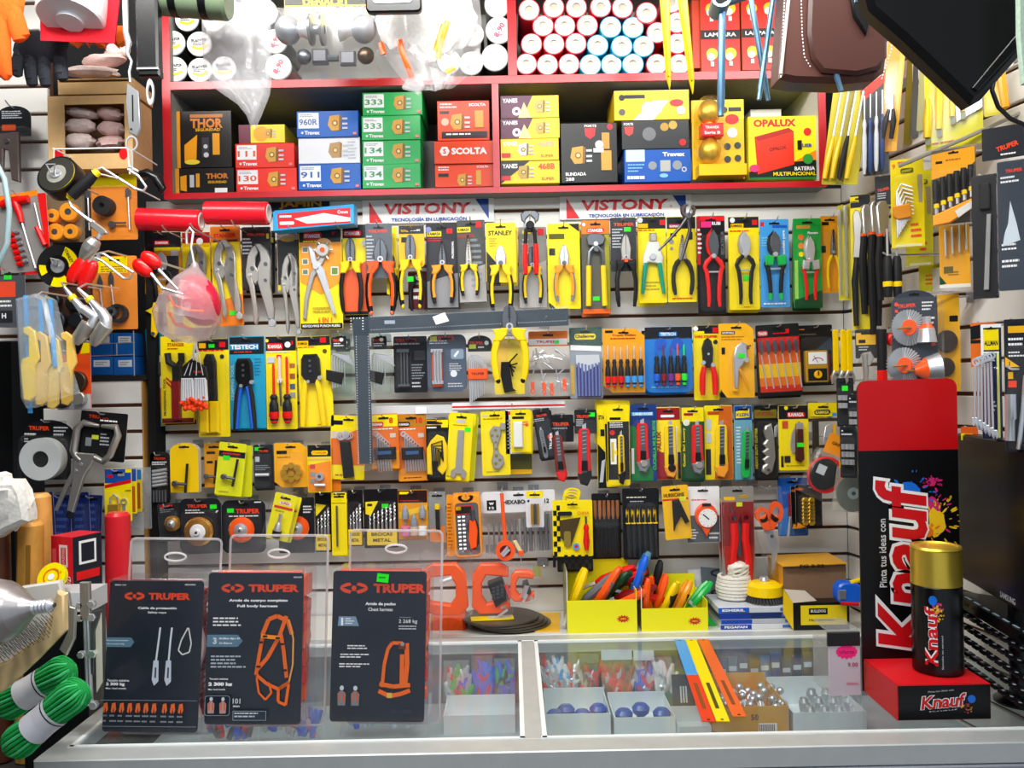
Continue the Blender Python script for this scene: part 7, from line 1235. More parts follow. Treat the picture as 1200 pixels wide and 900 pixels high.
def bigp(label,x,y0,ym,y1,Y,w=10):
    t=T('bolt_cutter',label,'pliers',x,y0,Y,'black handled cutters with orange collars'); m=t.mb(); m.prism([(x-w*.5,y0+6),(x-w*.2,y0),(x+w*.3,y0),(x+w*.6,y0+10),(x+w*.4,ym-6),(x-w*.3,ym-6)],-3,2,'NI',1); t.part('jaws',m)
    m=t.mb(); m.tube([(x-2,ym-8,0),(x-4,ym+20,0),(x-3,y1,0)],[3.6,4.6,3.6],'RB',9); m.tube([(x-2,ym-10,0),(x-2,ym-7,0)],4,'PO',9); t.part('handle',m); m=t.mb(); m.tube([(x+4,ym-10,0),(x+6,ym+14,0),(x+3,y1-10,0)],[3.4,4.4,3.4],'RB',9); m.tube([(x+4,ym-12,0),(x+4,ym-9,0)],4,'PO',9); t.part('handle',m); rhook(x,y0+6,Y+.01,label)
bigp('black handled cutter with orange collars nearest the snips card',1014,240,284,368,1.99); bigp('black handled cutter with orange collars in the middle',1024,236,282,392,1.95); bigp('black handled cutter with bright steel head',1033,236,284,352,1.90,14)
rp('cutter_card','black header card over the black handled cutters','card',(1025,206,1046,245),'c26262a',D(('t','TRUPER',1035,222,3.4,'ored',14,8),('ln',1028,226,1042,234,3,'lgry')),None,Y=1.93,bl=False,rz=-30)
for i,x in enumerate((1040,1051)):
    t=T('screwdriver',('black screwdriver with yellow tip ring nearest the cutters','black screwdriver with yellow tip ring next to it')[i],'screwdriver',x,300,1.86,'black screwdrivers on the side wall'); m=t.mb(); m.tube([(x,300,0),(x,304,0),(x,330,0),(x,348,0)],[3.5,5,5.4,4.6],'RB',10); m.tube([(x-.3,330,0),(x-.2,336,0)],5.6,'PY',10); t.part('grip',m); m=t.mb(); m.rod(x,268,x,302,1.4,'ST',0); t.part('shaft',m); rhook(x,300,1.87,('first','second')[i]+' black screwdriver')
t=T('small_hammer','red banded black handle hanging beside the wheel brush pack','tool',1033,385,1.9); m=t.mb(); m.rod(1033,386,1033,434,5.6,'RB',0,n=12); m.rod(1033,434,1033,470,5.8,'PR',0,n=12); t.part('handle',m); m=t.mb(); m.ball((1045,398,2),(7,8,5),'PR',12); t.part('knob',m); rhook(1033,388,1.91,'red banded black handle')
# rotary brush pack
def t_rot(t):
    for x,y,r in((1063,384,21),(1057,428,21)):
        m=t.mb(); m.lathe([(r*.45,-3),(r,-1),(r,1),(0,1)],(x,y,-5),(-.25,0,1),'mb8bcc0',26); rnd=random.Random(x)
        for i in range(36):a=2*pi*i/36; m.tube([(x+r*.45*cos(a),y+r*.45*sin(a),-8),(x+r*1.02*cos(a+.12),y+r*1.02*sin(a+.12),-6.5)],.5,'CH',4)
        t.part('wire_wheel',m); m=t.mb(); m.disc(x,y,r*.46,-10,-6,'PO',20,1); t.part('hub',m); m=t.mb(); m.tube([(x-14,y+1,-16),(x,y,-12),(x+4,y,-8)],[1,1.4,1.4],'BS',8); t.part('shank',m)
    m=t.mb(); m.lathe([(5,0),(5,8),(9,14),(12,30),(0,30)],(1084,372,-8),(0,1,0),'CH',18,['ST','PO','CH','CH']); t.part('cup_brush',m)
    m=t.mb(); m.lathe([(4,-8),(8,-2),(14,6),(18,22),(0,22)],(1076,434,-10),(1,-.1,.15),'CH',20,['PO','PO','CH','CH']); m.tube([(1058,434,-14),(1072,434,-12)],1.2,'BS',6); t.part('cup_brush',m)
rp('wire_brush_set','pack of orange hubbed wire wheels and cup brushes','wire brushes',(1044,340,1098,458),'c343a46',D(('t','TRUPER',1062,358,4.5,'ored',22,3),('c',1050,356,2.4,'ored'),('c',1050,364,2,'ored'),('ln',1080,354,1094,366,3,'wht'),('ln',1086,372,1096,400,5,'wht'),('r',1090,400,1095,406,'ored')),t_rot,Y=1.78,rz=-18,shape='dome',bl=(1042,350,1102,454,20))
rp('disc_pack','yellow card with dark discs behind the wire wheels','discs',(1098,345,1124,458),'cf8b820',D(('p',rrect(1112,370,1122,377,1),'blk')),lambda t:[t.part('disc',t.mb().disc(x,y,r,-6,-2,'m5a5048',20,1))for x,y,r in((1108,400,13),(1106,430,11))],Y=1.8,rz=-20,slot=False,bl=(1097,384,1124,456,10))
# adjustable wrenches etc.
for i,(x,lab)in enumerate(((979,'yellow handled wrench nearest the multimeter'),(988,'yellow handled wrench in the middle of its hook'),(995,'yellow handled wrench nearest the clear pack'))):
    t=T('adjustable_wrench',lab,'wrench',x,386,2.06-.015*i,'yellow handled wrenches by the wall corner'); m=t.mb(); m.prism(rrect(x-3,386,x+3,436,2),-2,2,'PY',.8); t.part('handle',m); m=t.mb(); m.prism([(x-3,434),(x+3,434),(x+6,442),(x+5,450),(x,446),(x-5,450),(x-6,441)],-2,2,'NI',.8); m.disc(x,439,2,-3,2,'DS',10); t.part('jaw',m); rhook(x,390,2.07-.015*i,lab)
def t_adj(t):m=t.mb(); m.tube([(1013,415,-4),(1014,440,-4),(1010,470,-4)],[5,3.4,3.4],'NI',10); m.prism([(1004,425),(1010,414),(1020,412),(1024,420),(1018,430),(1012,426)],-7,-1,'NI',1); t.part('wrench',m)
rp('adjustable_wrench_pack','clear pack with chrome adjustable wrench and yellow label','wrench',(1002,386,1028,420),'c3a3a34',D(('r',1003,390,1026,404,'cf8c018'),('r',1006,398,1014,402,'blk'),('ln',1006,406,1020,412,2,'lgry')),t_adj,Y=1.98,rz=-22,bl=(1001,386,1029,478,10))
for i,(x,y0,y1,lab)in enumerate(((990,443,500,'dark clear pack of chrome sockets with green sticker'),(1003,462,540,'dark chrome socket pack farther down the corner'),(994,500,560,'dark steel tool pack above the tilted sanding wheel'))):
    rp('socket_pack',lab,'sockets',(x-10,y0,x+10,y1),'c2a2c30',D(('s',x,y0+12,7,6))if i==0 else D(('ln',x-8,y0+4,x+6,y0+12,2,'lgry')),lambda t:t.part('sockets',(lambda m:([m.tube([(x-5+5*(j%3),y0+20+9*(j//3),-6),(x-5+5*(j%3),y0+26+9*(j//3),-6)],2.6,'CH',9)for j in range(9 if i else 6)],m)[1])(t.mb())),Y=2.03-.03*i,rz=-30)
# far right lower: wrenches and cards
rp('wrench_card','orange and black header card behind the chrome spanners','card',(1137,378,1166,430),'ce87020',D(('p',[(1137,382),(1150,380),(1150,396),(1137,398)],'blk'),('ln',1152,388,1164,392,1,'cb04010'),('r',1137,398,1166,402,'c202020')),None,Y=1.66,bl=False)
t=T('wrench_set','row of chrome combination spanners hanging in a bag','wrenches',1152,430,1.58,RW,rz=-30)
for i in range(6):m=t.mb(); x=1143+3.6*i; m.ring(x+1,424-i*1.4,5,2.8,-8+i*2,-6+i*2,'CH',14); m.tube([(x,429-i,-7+i*2),(x-2+i*.6,490+i*3,-7+i*2)],1.6,'ST',6); m.prism([(x-5+i,489+i*3),(x+1+i,489+i*3),(x+3+i,497+i*3),(x+i,500+i*3),(x-1+i,496+i*3),(x-3+i,500+i*3),(x-6+i,496+i*3)],-8+i*2,-6+i*2,'CH',.5); t.part('wrench',m)
rhook(1152,424,1.6,'row of chrome spanners')
rp('wrench_card','tall navy and yellow card of spanners','card',(1149,380,1173,514),'c1a2450',D(('p',[(1149,380),(1173,380),(1173,384),(1152,384),(1152,430),(1149,430)],'wht'),('r',1152,386,1170,410,'yel'),('t','ALLMAN',1161,402,6,'blk',16),('r',1152,412,1170,414,'wht'),('ln',1155,418,1168,424,2,'lgry'),('r',1167,414,1170,513,'cf0f080'),('ln',1160,470,1166,484,3,'lgry')),None,Y=1.6,rz=-18,bl=(1150,430,1172,512,5),hk=False)
rp('socket_card','black card with yellow triangle and chrome socket tube','socket',(1176,374,1204,530),'c20242a',D(('r',1181,382,1204,390,'cf0b010'),('ln',1181,396,1200,408,2,'wht'),('ln',1181,412,1200,420,2,'wht'),('p',[(1177,418),(1194,430),(1177,430)],'gold'),('t','1',1182,426,5,'blk'),('r',1180,436,1186,444,'gold'),('r',1180,446,1190,454,'ored')),lambda t:(t.part('socket',t.mb().tube([(1182,462,-6),(1182,490,-6),(1181,492,-6),(1180,516,-6)],[7,7,6,6.4],'CH',18)),t.part('pin',t.mb().tube([(1200,440,-6),(1196,480,-6),(1190,526,-6)],3,'CH',10))),Y=1.5,rz=-25)
rhook(1186,434,1.5,'chrome bar in front of the black card')
rp('tool_pack','orange and yellow card peeking out above the monitor','card',(1126,500,1146,516),'ce86020',D(('r',1126,508,1140,516,'yel')),None,Y=1.74,bl=False,slot=False)

# ================================================================ hanging bag and cloth, top right
t=T('leather_bag','brown leather tool bag with white stitching hanging overhead','bag',975,0,1.6); m=t.mb(); B=[(926,-70),(1046,-70),(1040,60),(1036,84),(1024,94),(990,97),(930,94),(912,90),(914,60)]
m.prism(B,0,36,'c5a3830',6); t.part('body',m)
m=t.mb(); Q=[(950,-70),(1040,-70),(1036,70),(1026,84),(1000,90),(960,86),(948,70),(944,40)]; m.prism(Q,-7,0,'c4a2c26',4); t.part('pocket',m)
m=t.mb()
for pts in(B[7:9]+[(922,-60)],[(937,-60),(938,40),(940,66),(948,80)],[(1030,94),(1042,60),(1046,-40)]):
    for a,b in zip(pts,pts[1:]):
        n=max(2,int(Vector((b[0]-a[0],b[1]-a[1])).length/4))
        for i in range(n):f=i/n; f2=f+.5/n; m.tube([(a[0]+(b[0]-a[0])*f+1,a[1]+(b[1]-a[1])*f,-1),(a[0]+(b[0]-a[0])*f2+1,a[1]+(b[1]-a[1])*f2,-1)],.7,'wht',4)
t.part('stitching',m); m=t.mb(); m.tube([(913,86,-1),(925,-10,-1),(928,-66,-1)],2,'cd8c8c0',6); t.part('piping',m)
m=t.mb(); m.prism([(992,-2),(1012,-2),(1016,20),(1010,46),(996,24)],-12,-7,'PB',2); m.box(996,2,1010,9,-13,-12,'m5a6a78',.5); t.part('buckle',m); m=t.mb(); m.tube([(950,-66,10),(960,-115,10),(1000,-128,10),(1030,-66,10)],3,'c4a2c26',8); t.part('strap',m)
t=T('black_cloth','large black folded bag hanging with a corner pointing down','bag',1120,0,1.25); m=t.mb(); m.prism([(1000,-90),(1250,-90),(1250,20),(1210,50),(1150,116),(1138,122),(1128,112),(1060,44),(1020,8)],0,26,'c18181a',7); t.part('cloth',m)
m=t.mb(); m.prism([(1200,30),(1206,42),(1142,108),(1136,104)],-3,0,'c101012',1); t.part('seam',m); m=t.mb(); [m.tube([(x,-86,12),(x,-210,12)],2,'RB',6)for x in(1060,1200)]; t.part('strap',m)
m=t.mb(); m.tube([(1168,90,8),(1165,104,8),(1172,124,8),(1186,138,8),(1204,146,8)],2.6,'PB',8); m.tube([(1168,90,8),(1176,78,8)],2.6,'PB',8); t.part('handle',m)
solo('patterned_cloth','thin pale green and white cloth edge at the picture border','cloth',1200,50,1.2,lambda m:m.prism([(1196,-100),(1230,-100),(1230,100),(1198,98),(1194,40)],0,6,'fc8e0c8',2))

# ================================================================ LEDGE BEHIND THE COUNTER
def lz(px,Y):return 450+(CAMZ-ZC)/Y*1000+(px-600)*-.0192      # photo row of the counter plane at that distance
for k,(label,cx,cy,rx,ry,Y,g0,g1)in enumerate((('big orange clamp half behind the chest harness pack',522,690,26,30,2.02,105,255),('large bagged orange clamp with black and red block',574,689,22,29,2.12,-35,35),('small bagged orange clamp with steel block',611,686,14,18,2.05,-30,30))):
    t=T('c_clamp',label,'clamp',cx,cy-ry,Y,'orange clamps in plastic bags'); m=t.mb()
    pts=[(cx-rx,cy+ry*.7),(cx-rx*.9,cy-ry*.6),(cx-rx*.5,cy-ry),(cx+rx*.6,cy-ry),(cx+rx,cy-ry*.8),(cx+rx,cy-ry*.45),(cx+rx*.5,cy-ry*.5),(cx-rx*.2,cy-ry*.55),(cx-rx*.45,cy-ry*.2),(cx-rx*.45,cy+ry*.3),(cx-rx*.2,cy+ry*.6),(cx+rx*.6,cy+ry*.5),(cx+rx*1.05,cy+ry*.4),(cx+rx*1.05,cy+ry*.8),(cx+rx*.4,cy+ry),(cx-rx*.6,cy+ry)]
    if k==0:pts=[(2*cx-x,y)for x,y in pts]
    m.prism(pts,-6,6,'PO',1.6); t.part('frame',m)
    m=t.mb()
    if k==1:m.prism([(571,682),(588,676),(596,700),(580,710)],-9,6,'PB',1); m.prism([(590,684),(594,683),(600,698),(596,700)],-10,-6,'red',.5); [m.box(576+5*i,686+4*j-i*1.6,580+5*i,689+4*j-i*1.6,-9.6,-9,'c3a3e44')for i in range(3)for j in range(4)]
    elif k==2:m.prism([(612,682),(618,680),(622,692),(612,698)],-9,6,'PB',1); m.tube([(617,684,-10),(612,698,-10)],3,'CH',8)
    else:m.tube([(516,680,-7),(530,676,-7)],3,'CH',8)
    t.part('jaw_block',m)
    if k:m=t.mb(); m.tube([(cx+rx*.4,cy+ry*.8,-2),(cx+rx*.8,cy+ry*.7,-8)],2,'CH',8); m.tube([(578,723,-12),(594,712,-10)]if k==1 else[(612,703,-10),(617,694,-10)],1.6,'CH',6); t.part('screw',m)
    m=t.mb(); m.prism(rrect(cx-rx-4,cy-ry-(14 if k!=2 else 6),cx+rx+5,cy+ry+2,7),-11,9,'FILM',3); t.part('plastic_bag',m); hook(cx,cy-ry-4,Y,label,front=.01)
hook(637,665,2.2,'empty price tag near the chequered card',front=.03)
solo('price_tag','small olive label hanging on a bare hook','tag',627,662,2.21,lambda m:m.box(624,664,634,676,0,.6,'ca8a050'))
solo('orange_pouch','flat orange pouch lying by the cutting discs','pouch',530,740,2.14,lambda m:m.prism([(506,720),(530,716),(545,722),(549,740),(548,746),(506,748)],-16,30,'ff05818',3))
for k,(lab,dx,dy)in enumerate((('lowest abrasive disc',8,0),('second abrasive disc',4,.006),('third abrasive disc',0,.012),('top abrasive disc with dark red print',-6,.018))):
    p=P(592+dx,740,2.15)
    o=group_empty('abrasive_disc','large dark abrasive disc, %s of the pile on the ledge'%('topmost','third from below','second from below','lowest')[3-k],'disc',(p.x,2.155-k*.004,ZC+.0015+.0062*k),'abrasive discs on the ledge',(radians(-2),0,0))
    m=MB(); m.lathe([(0,0),(.098,0),(.099,.0012),(.099,.004),(.097,.005),(.012,.005)],(0,0,0),(0,1,0),'c4c443a',40); link('disc',m.mesh('disc',30),o)
def flat(name,label,cat,x,y,z,w,d,h,col,rz=0,draw=None,group=None,top=None,parts=None):
    """a thing lying on a level surface, in metres; x, y is its centre, z its underside"""
    o=group_empty(name,label,cat,(x,y,z),group,(0,0,radians(rz))); m=MB(); m.box(-w/2,0,w/2,h,-d/2,d/2,col,min(.001,h*.2));
    if top:m.add([(-w/2+.001,h+.0004,-d/2+.001),(w/2-.001,h+.0004,-d/2+.001),(w/2-.001,h+.0004,d/2-.001),(-w/2+.001,h+.0004,d/2-.001)],[(0,1,2,3)],top)
    if draw:draw(m,w,d,h)
    link(parts or 'body',m.mesh('body'),o); return o
X_=lambda px,Y:P(px,lz(px,Y),Y).x
Z1=ZC+.0268
flat('blade_card','thin yellow and white blade card on top of the discs','card',X_(577,2.1),2.10,ZC+.0275,.105,.032,.004,'yel',6,lambda m,w,d,h:m.add([(-.01,h+.001,-.012),(.045,h+.001,-.012),(.045,h+.001,.012),(-.01,h+.001,.012)],[(0,1,2,3)],'cd8dcc8'))
flat('yellow_envelope','amber paper lying flat between discs and pliers box','paper',X_(642,2.16),2.16,ZC,.06,.17,.003,'cfac010',-4)
# yellow display boxes full of pliers
def dbox(label,px0,px1,Y,h,burst=True):
    x0,x1=X_(px0,Y),X_(px1,Y); w_=x1-x0; o=group_empty('display_box',label,'box',((x0+x1)/2,Y,ZC)); m=MB(); c_='cf0e818'; D_=.15
    m.box(-w_/2,0,w_/2,h,0,.002,c_); m.box(-w_/2,0,-w_/2+.002,h*1.9,.002,D_,'ce8e8d8',0,'c9a9a70'); m.box(w_/2-.002,0,w_/2,h*1.3,.002,D_,c_); m.box(-w_/2,0,w_/2,h*1.9,D_,D_+.002,c_); m.box(-w_/2+.002,0,w_/2-.002,.003,.002,D_,c_)
    if burst:bx=w_*.3; m.add([(bx+(.016 if i%2 else .009)*1.1*cos(i*pi/12),h*.42+(.010 if i%2 else .006)*sin(i*pi/12),-.0006)for i in range(24)],[tuple(range(24))],'cc81c18'); m.t('OFERTA',bx,h*.42,.004,'yel',.014,d=-.0012)
    link('box',m.mesh('box'),o); return x0,x1
a0,a1=dbox('yellow display box of mixed pliers with red starburst',665,747,2.06,.079)
b0,b1=dbox('yellow display box of small pliers next to it',752,830,2.065,.055)
def lying(name,label,cat,x,y,z,rx,ry,rz,grip,head='NI',L=.15,group=None,spread=.03,g2=None):
    """small pliers lying in a box: origin at the pivot, handles along +x"""
    o=group_empty(name,label,cat,(x,y,z),group,(radians(rx),radians(ry),radians(rz))); k=L/.15
    m=MB(); m.prism([(0,-.006*k),(-.02*k,-.009*k),(-.042*k,-.003*k),(-.042*k,.003*k),(-.02*k,.009*k),(0,.006*k)],-.004,.004,head,.001); m.disc(-.006*k,0,.006*k,-.006,.005,'DS',12,.001); link('jaws',m.mesh('jaws'),o)
    for s_ in(-1,1):
        m=MB(); m.tube([(0,s_*.004,0),(.02*k,s_*.014*k,0),(.05*k,s_*spread*.8,0),(.085*k,s_*spread*.85,0),(.105*k,s_*spread*.6,0)],[.006*k,.0115*k,.0105*k,.0105*k,.007*k],grip,9);
        if g2:m.tube([(.016*k,s_*.011*k,-.003),(.035*k,s_*spread*.6,-.004),(.07*k,s_*spread*.9,-.003)],.009*k,g2,8)
        link('handle',m.mesh('handle'),o)
    return o
rnd=random.Random(11)
PL=[('grey and orange pliers standing at the front of the box',700,2.10,.075,80,62,'PO','c6a6e74'),('grey and orange pliers second from the cardboard side',682,2.115,.075,80,40,'c6a6e74','PO'),('yellow gripped pliers against the cardboard side',668,2.10,.06,70,75,'PY',None),('orange pliers low at the box front',716,2.10,.06,60,20,'PO',None),
      ('red pliers lying across the top of the pile',712,2.15,.118,15,10,'PR',None),('red pliers slanting behind the first red pair',722,2.16,.125,20,-14,'PR',None),('red and yellow pliers at the back of the pile',700,2.17,.12,30,18,'PR','PY'),('red handled pliers near the bluish ones',730,2.13,.10,30,-30,'PR',None),('blue gripped pliers at the far end of the first box',742,2.12,.09,80,80,'PBl','c6a6e74'),('grey blue pliers upright at the box corner',740,2.15,.10,80,70,'c5a88a0',None),('dark green pliers buried in the first box',705,2.13,.07,30,50,'dgrn',None),('bagged red pliers in the middle of the pile',722,2.12,.085,40,8,'PDr','PR')]
for lab,px,Y,z,rx,rz_,g1,g2 in PL:lying('pliers',lab,'pliers',X_(px,Y),Y,ZC+z*.8,75,rz_*.0-10-rz_*.75,rnd.uniform(-18,18),g1,'ST',.15,'pliers in the first yellow box',.022,g2)
PL2=[('orange gripped small pliers upright in a bag',757,2.10,.045,82,'PO',None),('second orange pliers behind the bag',768,2.12,.05,70,'PO',None),('black pliers standing at the back of the second box',766,2.16,.08,76,'RB',None),('black yellow pliers leaning left in the second box',777,2.11,.035,66,'PY','RB'),('yellow black pliers in the middle of the second box',790,2.12,.035,60,'PLo','RB'),('green pliers at the front of the second box',806,2.13,.045,45,'PG',None),('green and black pliers hanging over the box edge',818,2.12,.04,-50,'PG','RB'),('dark green pliers at the back of the second box',762,2.17,.08,100,'dgrn',None)]
for lab,px,Y,z,a,g1,g2 in PL2:lying('pliers',lab,'pliers',X_(px,Y),Y,ZC+z*.8,78,-a,rnd.uniform(-15,15),g1,'ST',.125,'pliers in the second yellow box',.02,g2)
# blue boxes of sandpaper etc.
for i,(h,c1,c2,txt,dx,w_)in enumerate(((.013,'cdde0e4','c1444b0','PEGAFAN',0,.20),(.012,'cb8bcc4','c1444b0','',.004,.205),(.014,'c1c3068','c1838a0','',-.002,.20),(.014,'cd0d4dc','c1858c8','ESMERIL',-.005,.20))):
    z=ZC+sum((.013,.012,.014,.014)[:i])+.0004*i
    def dr(m,w,d,h):m.add([(-w/2,.001,-d/2-.0006),(-w/2+.075,.001,-d/2-.0006),(-w/2+.075,h-.001,-d/2-.0006),(-w/2,h-.001,-d/2-.0006)],[(0,1,2,3)],c2); (m.t(txt,-w/2+.037,h/2,.006,'wht',.055,d=-d/2-.0012,bold=.04)if txt else 0); m.add([(w/2-.05,.003,-d/2-.0006),(w/2-.012,.003,-d/2-.0006),(w/2-.012,h-.003,-d/2-.0006),(w/2-.05,h-.003,-d/2-.0006)],[(0,1,2,3)],'c4870b8')
    flat('sandpaper_pack',('lowest blue and white sandpaper pack','second blue and white sandpaper pack from below','dark blue sandpaper pack under the top one','topmost blue and white sandpaper pack')[i],'pack',X_(888,2.10)+dx,2.13,z,w_,.13,h,c1,0,dr,'sandpaper packs on the ledge')
ZB=ZC+.0545
solo('sandpaper_sheet','dark grey patterned sandpaper sheet leaning at the wall','sheet',845,712,2.22,lambda m:(m.prism([(822,664),(876,669),(890,712),(824,712)],0,1.2,'c5a646c'),[m.ring(842,y,9,6,-.5,-.1,'c30363c',16,.45)for y in(671,694,707)]))
solo('blue_white_folder','white folder with blue corner standing behind the sandpaper sheet','folder',815,730,2.23,lambda m:(m.prism([(807,668),(834,666),(834,716),(816,716)],0,1,'cd8d8dc'),m.pr([(812,692),(834,690),(834,716),(817,710)],'c1858c0')))
t=T('cord_ball','white ball of cord with a knotted top on the packs','cord',866,705,2.12); p=P(864,705,2.12); t.o.location=(p.x,2.15,ZB+.001); m=MB()
for k in range(7):m.tube([(.042*(1-abs(k-2.5)*.04)*cos(a*pi/10),.006+.008*k,.042*(1-abs(k-2.5)*.04)*sin(a*pi/10))for a in range(21)],.0052,'fe8e4d8',7)
m.ball((0,.03,0),(.038,.03,.038),'fe8e4d8',16); t.part('coil',m); m=MB(); m.ball((.012,.073,0),(.026,.017,.024),'fece8dc',16,amp=.3,seed=2,freq=2); [m.tube([(.012+.024*cos(a*pi/8),.07+.012*sin(a*pi/8+k),.024*sin(a*pi/8))for a in range(17)],.003,'fe0dccc',6)for k in range(4)]; t.part('knot',m)
t=T('cup_brush','yellow cup brush with twisted dark wire on the packs','wire brush',900,712,2.1); p=P(901,712,2.08); t.o.location=(p.x,2.115,ZB+.001)
m=MB(); m.lathe([(0,.05),(.014,.05),(.03,.048),(.043,.04),(.045,.018),(.043,.016),(0,.018)],(0,0,0),(0,0,1),'PY',30); m.v=[(x,y,z)for x,y,z in m.v]; m2=MB(); m2.lathe([(.010,.048),(.013,.052),(.010,.06),(.005,.06),(.005,.05)],(0,0,0),(0,1,0),'ST',14)
m=MB(); m.lathe([(0,.05),(.014,.05),(.03,.048),(.043,.04),(.045,.018),(.043,.016),(0,.018)],(0,0,0),(0,1,0),'PY',30); t.part('cup',m); t.part('nut',m2)
m=MB(); [m.tube([(.036*cos(a*pi/18),.02,.036*sin(a*pi/18)),(.046*cos(a*pi/18+.06),.002,.046*sin(a*pi/18+.06))],.003,'c3a3c40',6)for a in range(36)]; t.part('wire',m)
t=T('cardboard_box','open yellow and brown cardboard box behind the red stand','box',960,700,2.05,rz=0); o=t.o; p=P(962,705,2.06); o.location=(p.x,2.10,ZC+.0); W_,H_,D_=.155,.145,.12; m=MB()
m.box(-W_/2,0,W_/2,H_,0,.002,'k8a6a50'); m.box(-W_/2,0,-W_/2+.002,H_,.002,D_,'ce8a818',0,'ce8a818'); m.box(W_/2-.002,0,W_/2,H_,.002,D_,'ke0a818'); m.box(-W_/2,0,W_/2,H_,D_,D_+.002,'k8a6a50')
m.prism([(-W_/2-.004,H_),(W_/2,H_+.004),(W_/2,H_+.006),(-W_/2-.004,H_+.002)],-.012,D_,'ce8a818'); m.t('FG 2.22',-.01,H_+.001,.008,'blk',.06,d=-.0128); t.part('box',m)
t=T('bulldog_box','small open black and yellow box before the cardboard box','box',960,725,2.0); o=t.o; p=P(962,725,2.055); o.location=(p.x,2.052,ZC); m=MB(); W_,H_=.135,.082
m.box(-W_/2,0,W_/2,H_*.8,-.0,.04,'c1a1a1a'); m.add([(-W_/2+.018,.012,-.0006),(W_/2-.006,.012,-.0006),(W_/2-.006,H_*.72,-.0006),(-W_/2+.018,H_*.72,-.0006)],[(0,1,2,3)],'cf0d418'); m.add([(-.03,.037,-.001),(.015,.037,-.001),(.015,.052,-.001),(-.03,.052,-.001)],[(0,1,2,3)],'blk'); m.t('BULLDOG',-.0075,.0455,.007,'cf0f0e0',.036,d=-.0014); m.t('Herramientas',.0,.024,.005,'blk',.06,d=-.0014)
m.prism([(-W_/2,H_*.8),(-W_/2-.02,H_*1.2),(-W_/2+.03,H_*1.15),(-.01,H_*.85)],0,.003,'ce8d8c8'); m.prism([(-W_/2,0),(-W_/2-.024,H_*.5),(-W_/2-.022,H_*1.2),(-W_/2,H_*.8)],0,.003,'cf0c818'); t.part('box',m)
t=T('tape_measure','blue and red tape measure beside the open yellow box','tape measure',992,690,1.98); p=P(994,692,2.03); t.o.location=(p.x,2.035,ZC+.066+.001)
m=MB(); m.prism(rrect(-.03,0,.03,.052,.02),-.016,.016,'PBl',.004); t.part('case',m); m=MB(); m.box(-.028,.014,-.010,.036,-.0185,-.016,'mb0b4b8',.001); m.tube([(.004,.05,-.008),(.03,.058,-.008)],.006,'PY',8); m.tube([(-.02,.004,-.012),(.02,.001,-.012)],.006,'PR',8); t.part('clip',m)
# clear acrylic box with pink sticker
t=T('acrylic_box','grey plastic display box with pink starburst price','box',985,812,1.62,rz=0); m=t.mb(); m.prism([(972,756),(1009,755),(1009,815),(972,816)],0,2,'ccdc0c8',.4)
m.box(971,741,1009,757,-1,3,'PB',.5)
m.pr([(993+(13 if i%2 else 12)*cos(i*pi/14)*1.0,764+(9 if i%2 else 7)*sin(i*pi/14))for i in range(28)],'pk'); m.t('oferta',993,764,4,'cc01860',18); m.t('9.00',1000,779,5,'cb03858',12); m.r(992,800,1006,802,'cd08898'); t.part('front',m)
m=t.mb(); m.prism([(955,744),(972,744),(972,816),(955,798)],2,3.5,'xd8d8d430'); t.part('side',m); m=t.mb(); m.box(972,738,1008,741,4,50,'xd8e0e420',1); t.part('lid',m)

# ================================================================ MONITOR, KEYBOARD, STAND, SPRAY CAN
ax_,ay_,bx_,by_=.925,1.78,.872,1.38
o=group_empty('monitor','large black flat screen with a thin lower frame','monitor',(.898,1.58,ZC),None,(0,0,math.atan2(by_-ay_,bx_-ax_)))
LM=.40; z0_,z1_=.185,.485+.0
m=MB(); m.box(-LM/2,z0_,LM/2+.05,z1_,0,.03,'PB',.004); link('case',m.mesh('case'),o); m=MB(); m.box(-LM/2+.012,z0_+.03,LM/2+.035,z1_-.014,-.001,.002,'p08080a'); link('screen',m.mesh('screen'),o,None,'black glossy screen')
m=MB(); m.t('SAMSUNG',.03,z0_+.014,.011,'lgry',.062,d=-.0015); link('lettering',m.mesh('lettering'),o)
m=MB(); m.tube([(0,z0_+.1,.032),(0,.012,.032)],.02,'PB',14); m.disc(0,0,.001,0,.001,'PB'); m.lathe([(0,.014),(.03,.012),(.045,.004),(.045,0),(0,0)],(0,0,.03),(0,0,1)if False else(0,1,0),'PB',28); link('foot',m.mesh('foot'),o)
for ch in o.children:
    if ch.name.startswith('foot'):ch.location=(0,0,0)
o=group_empty('keyboard','black keyboard propped up beside the red stand','keyboard',tuple(P(1112,815,1.63)),None)
A=Vector((.872,1.72,CAMZ-.43)); B=Vector((.884,1.36,CAMZ-.46)); Cc=Vector((.842,1.72,CAMZ-.598))
ex=(B-A).normalized(); ey=(Cc-A); ey=(ey-ex*ey.dot(ex)).normalized(); ez=ex.cross(ey); o.matrix_world=Matrix(((ex.x,ey.x,ez.x,A.x),(ex.y,ey.y,ez.y,A.y),(ex.z,ey.z,ez.z,A.z),(0,0,0,1)))
U=-1
def kb(m,x0,y0,x1,y1,h0,h1,mat):a,b=sorted((h0*U,h1*U)); m.add([(x,b_ if False else h,y)if False else(x,y,h)for x,y,h in((x0,y0,a),(x1,y0,a),(x1,y1,a),(x0,y1,a),(x0,y0,b),(x1,y0,b),(x1,y1,b),(x0,y1,b))],[(0,3,2,1),(4,5,6,7),(0,1,5,4),(1,2,6,5),(2,3,7,6),(3,0,4,7)],mat)
kb(m,0,0,.36,.155,-.02,0,'PB'); link('base',m.mesh('base'),o)
rnd=random.Random(3)
kc=None
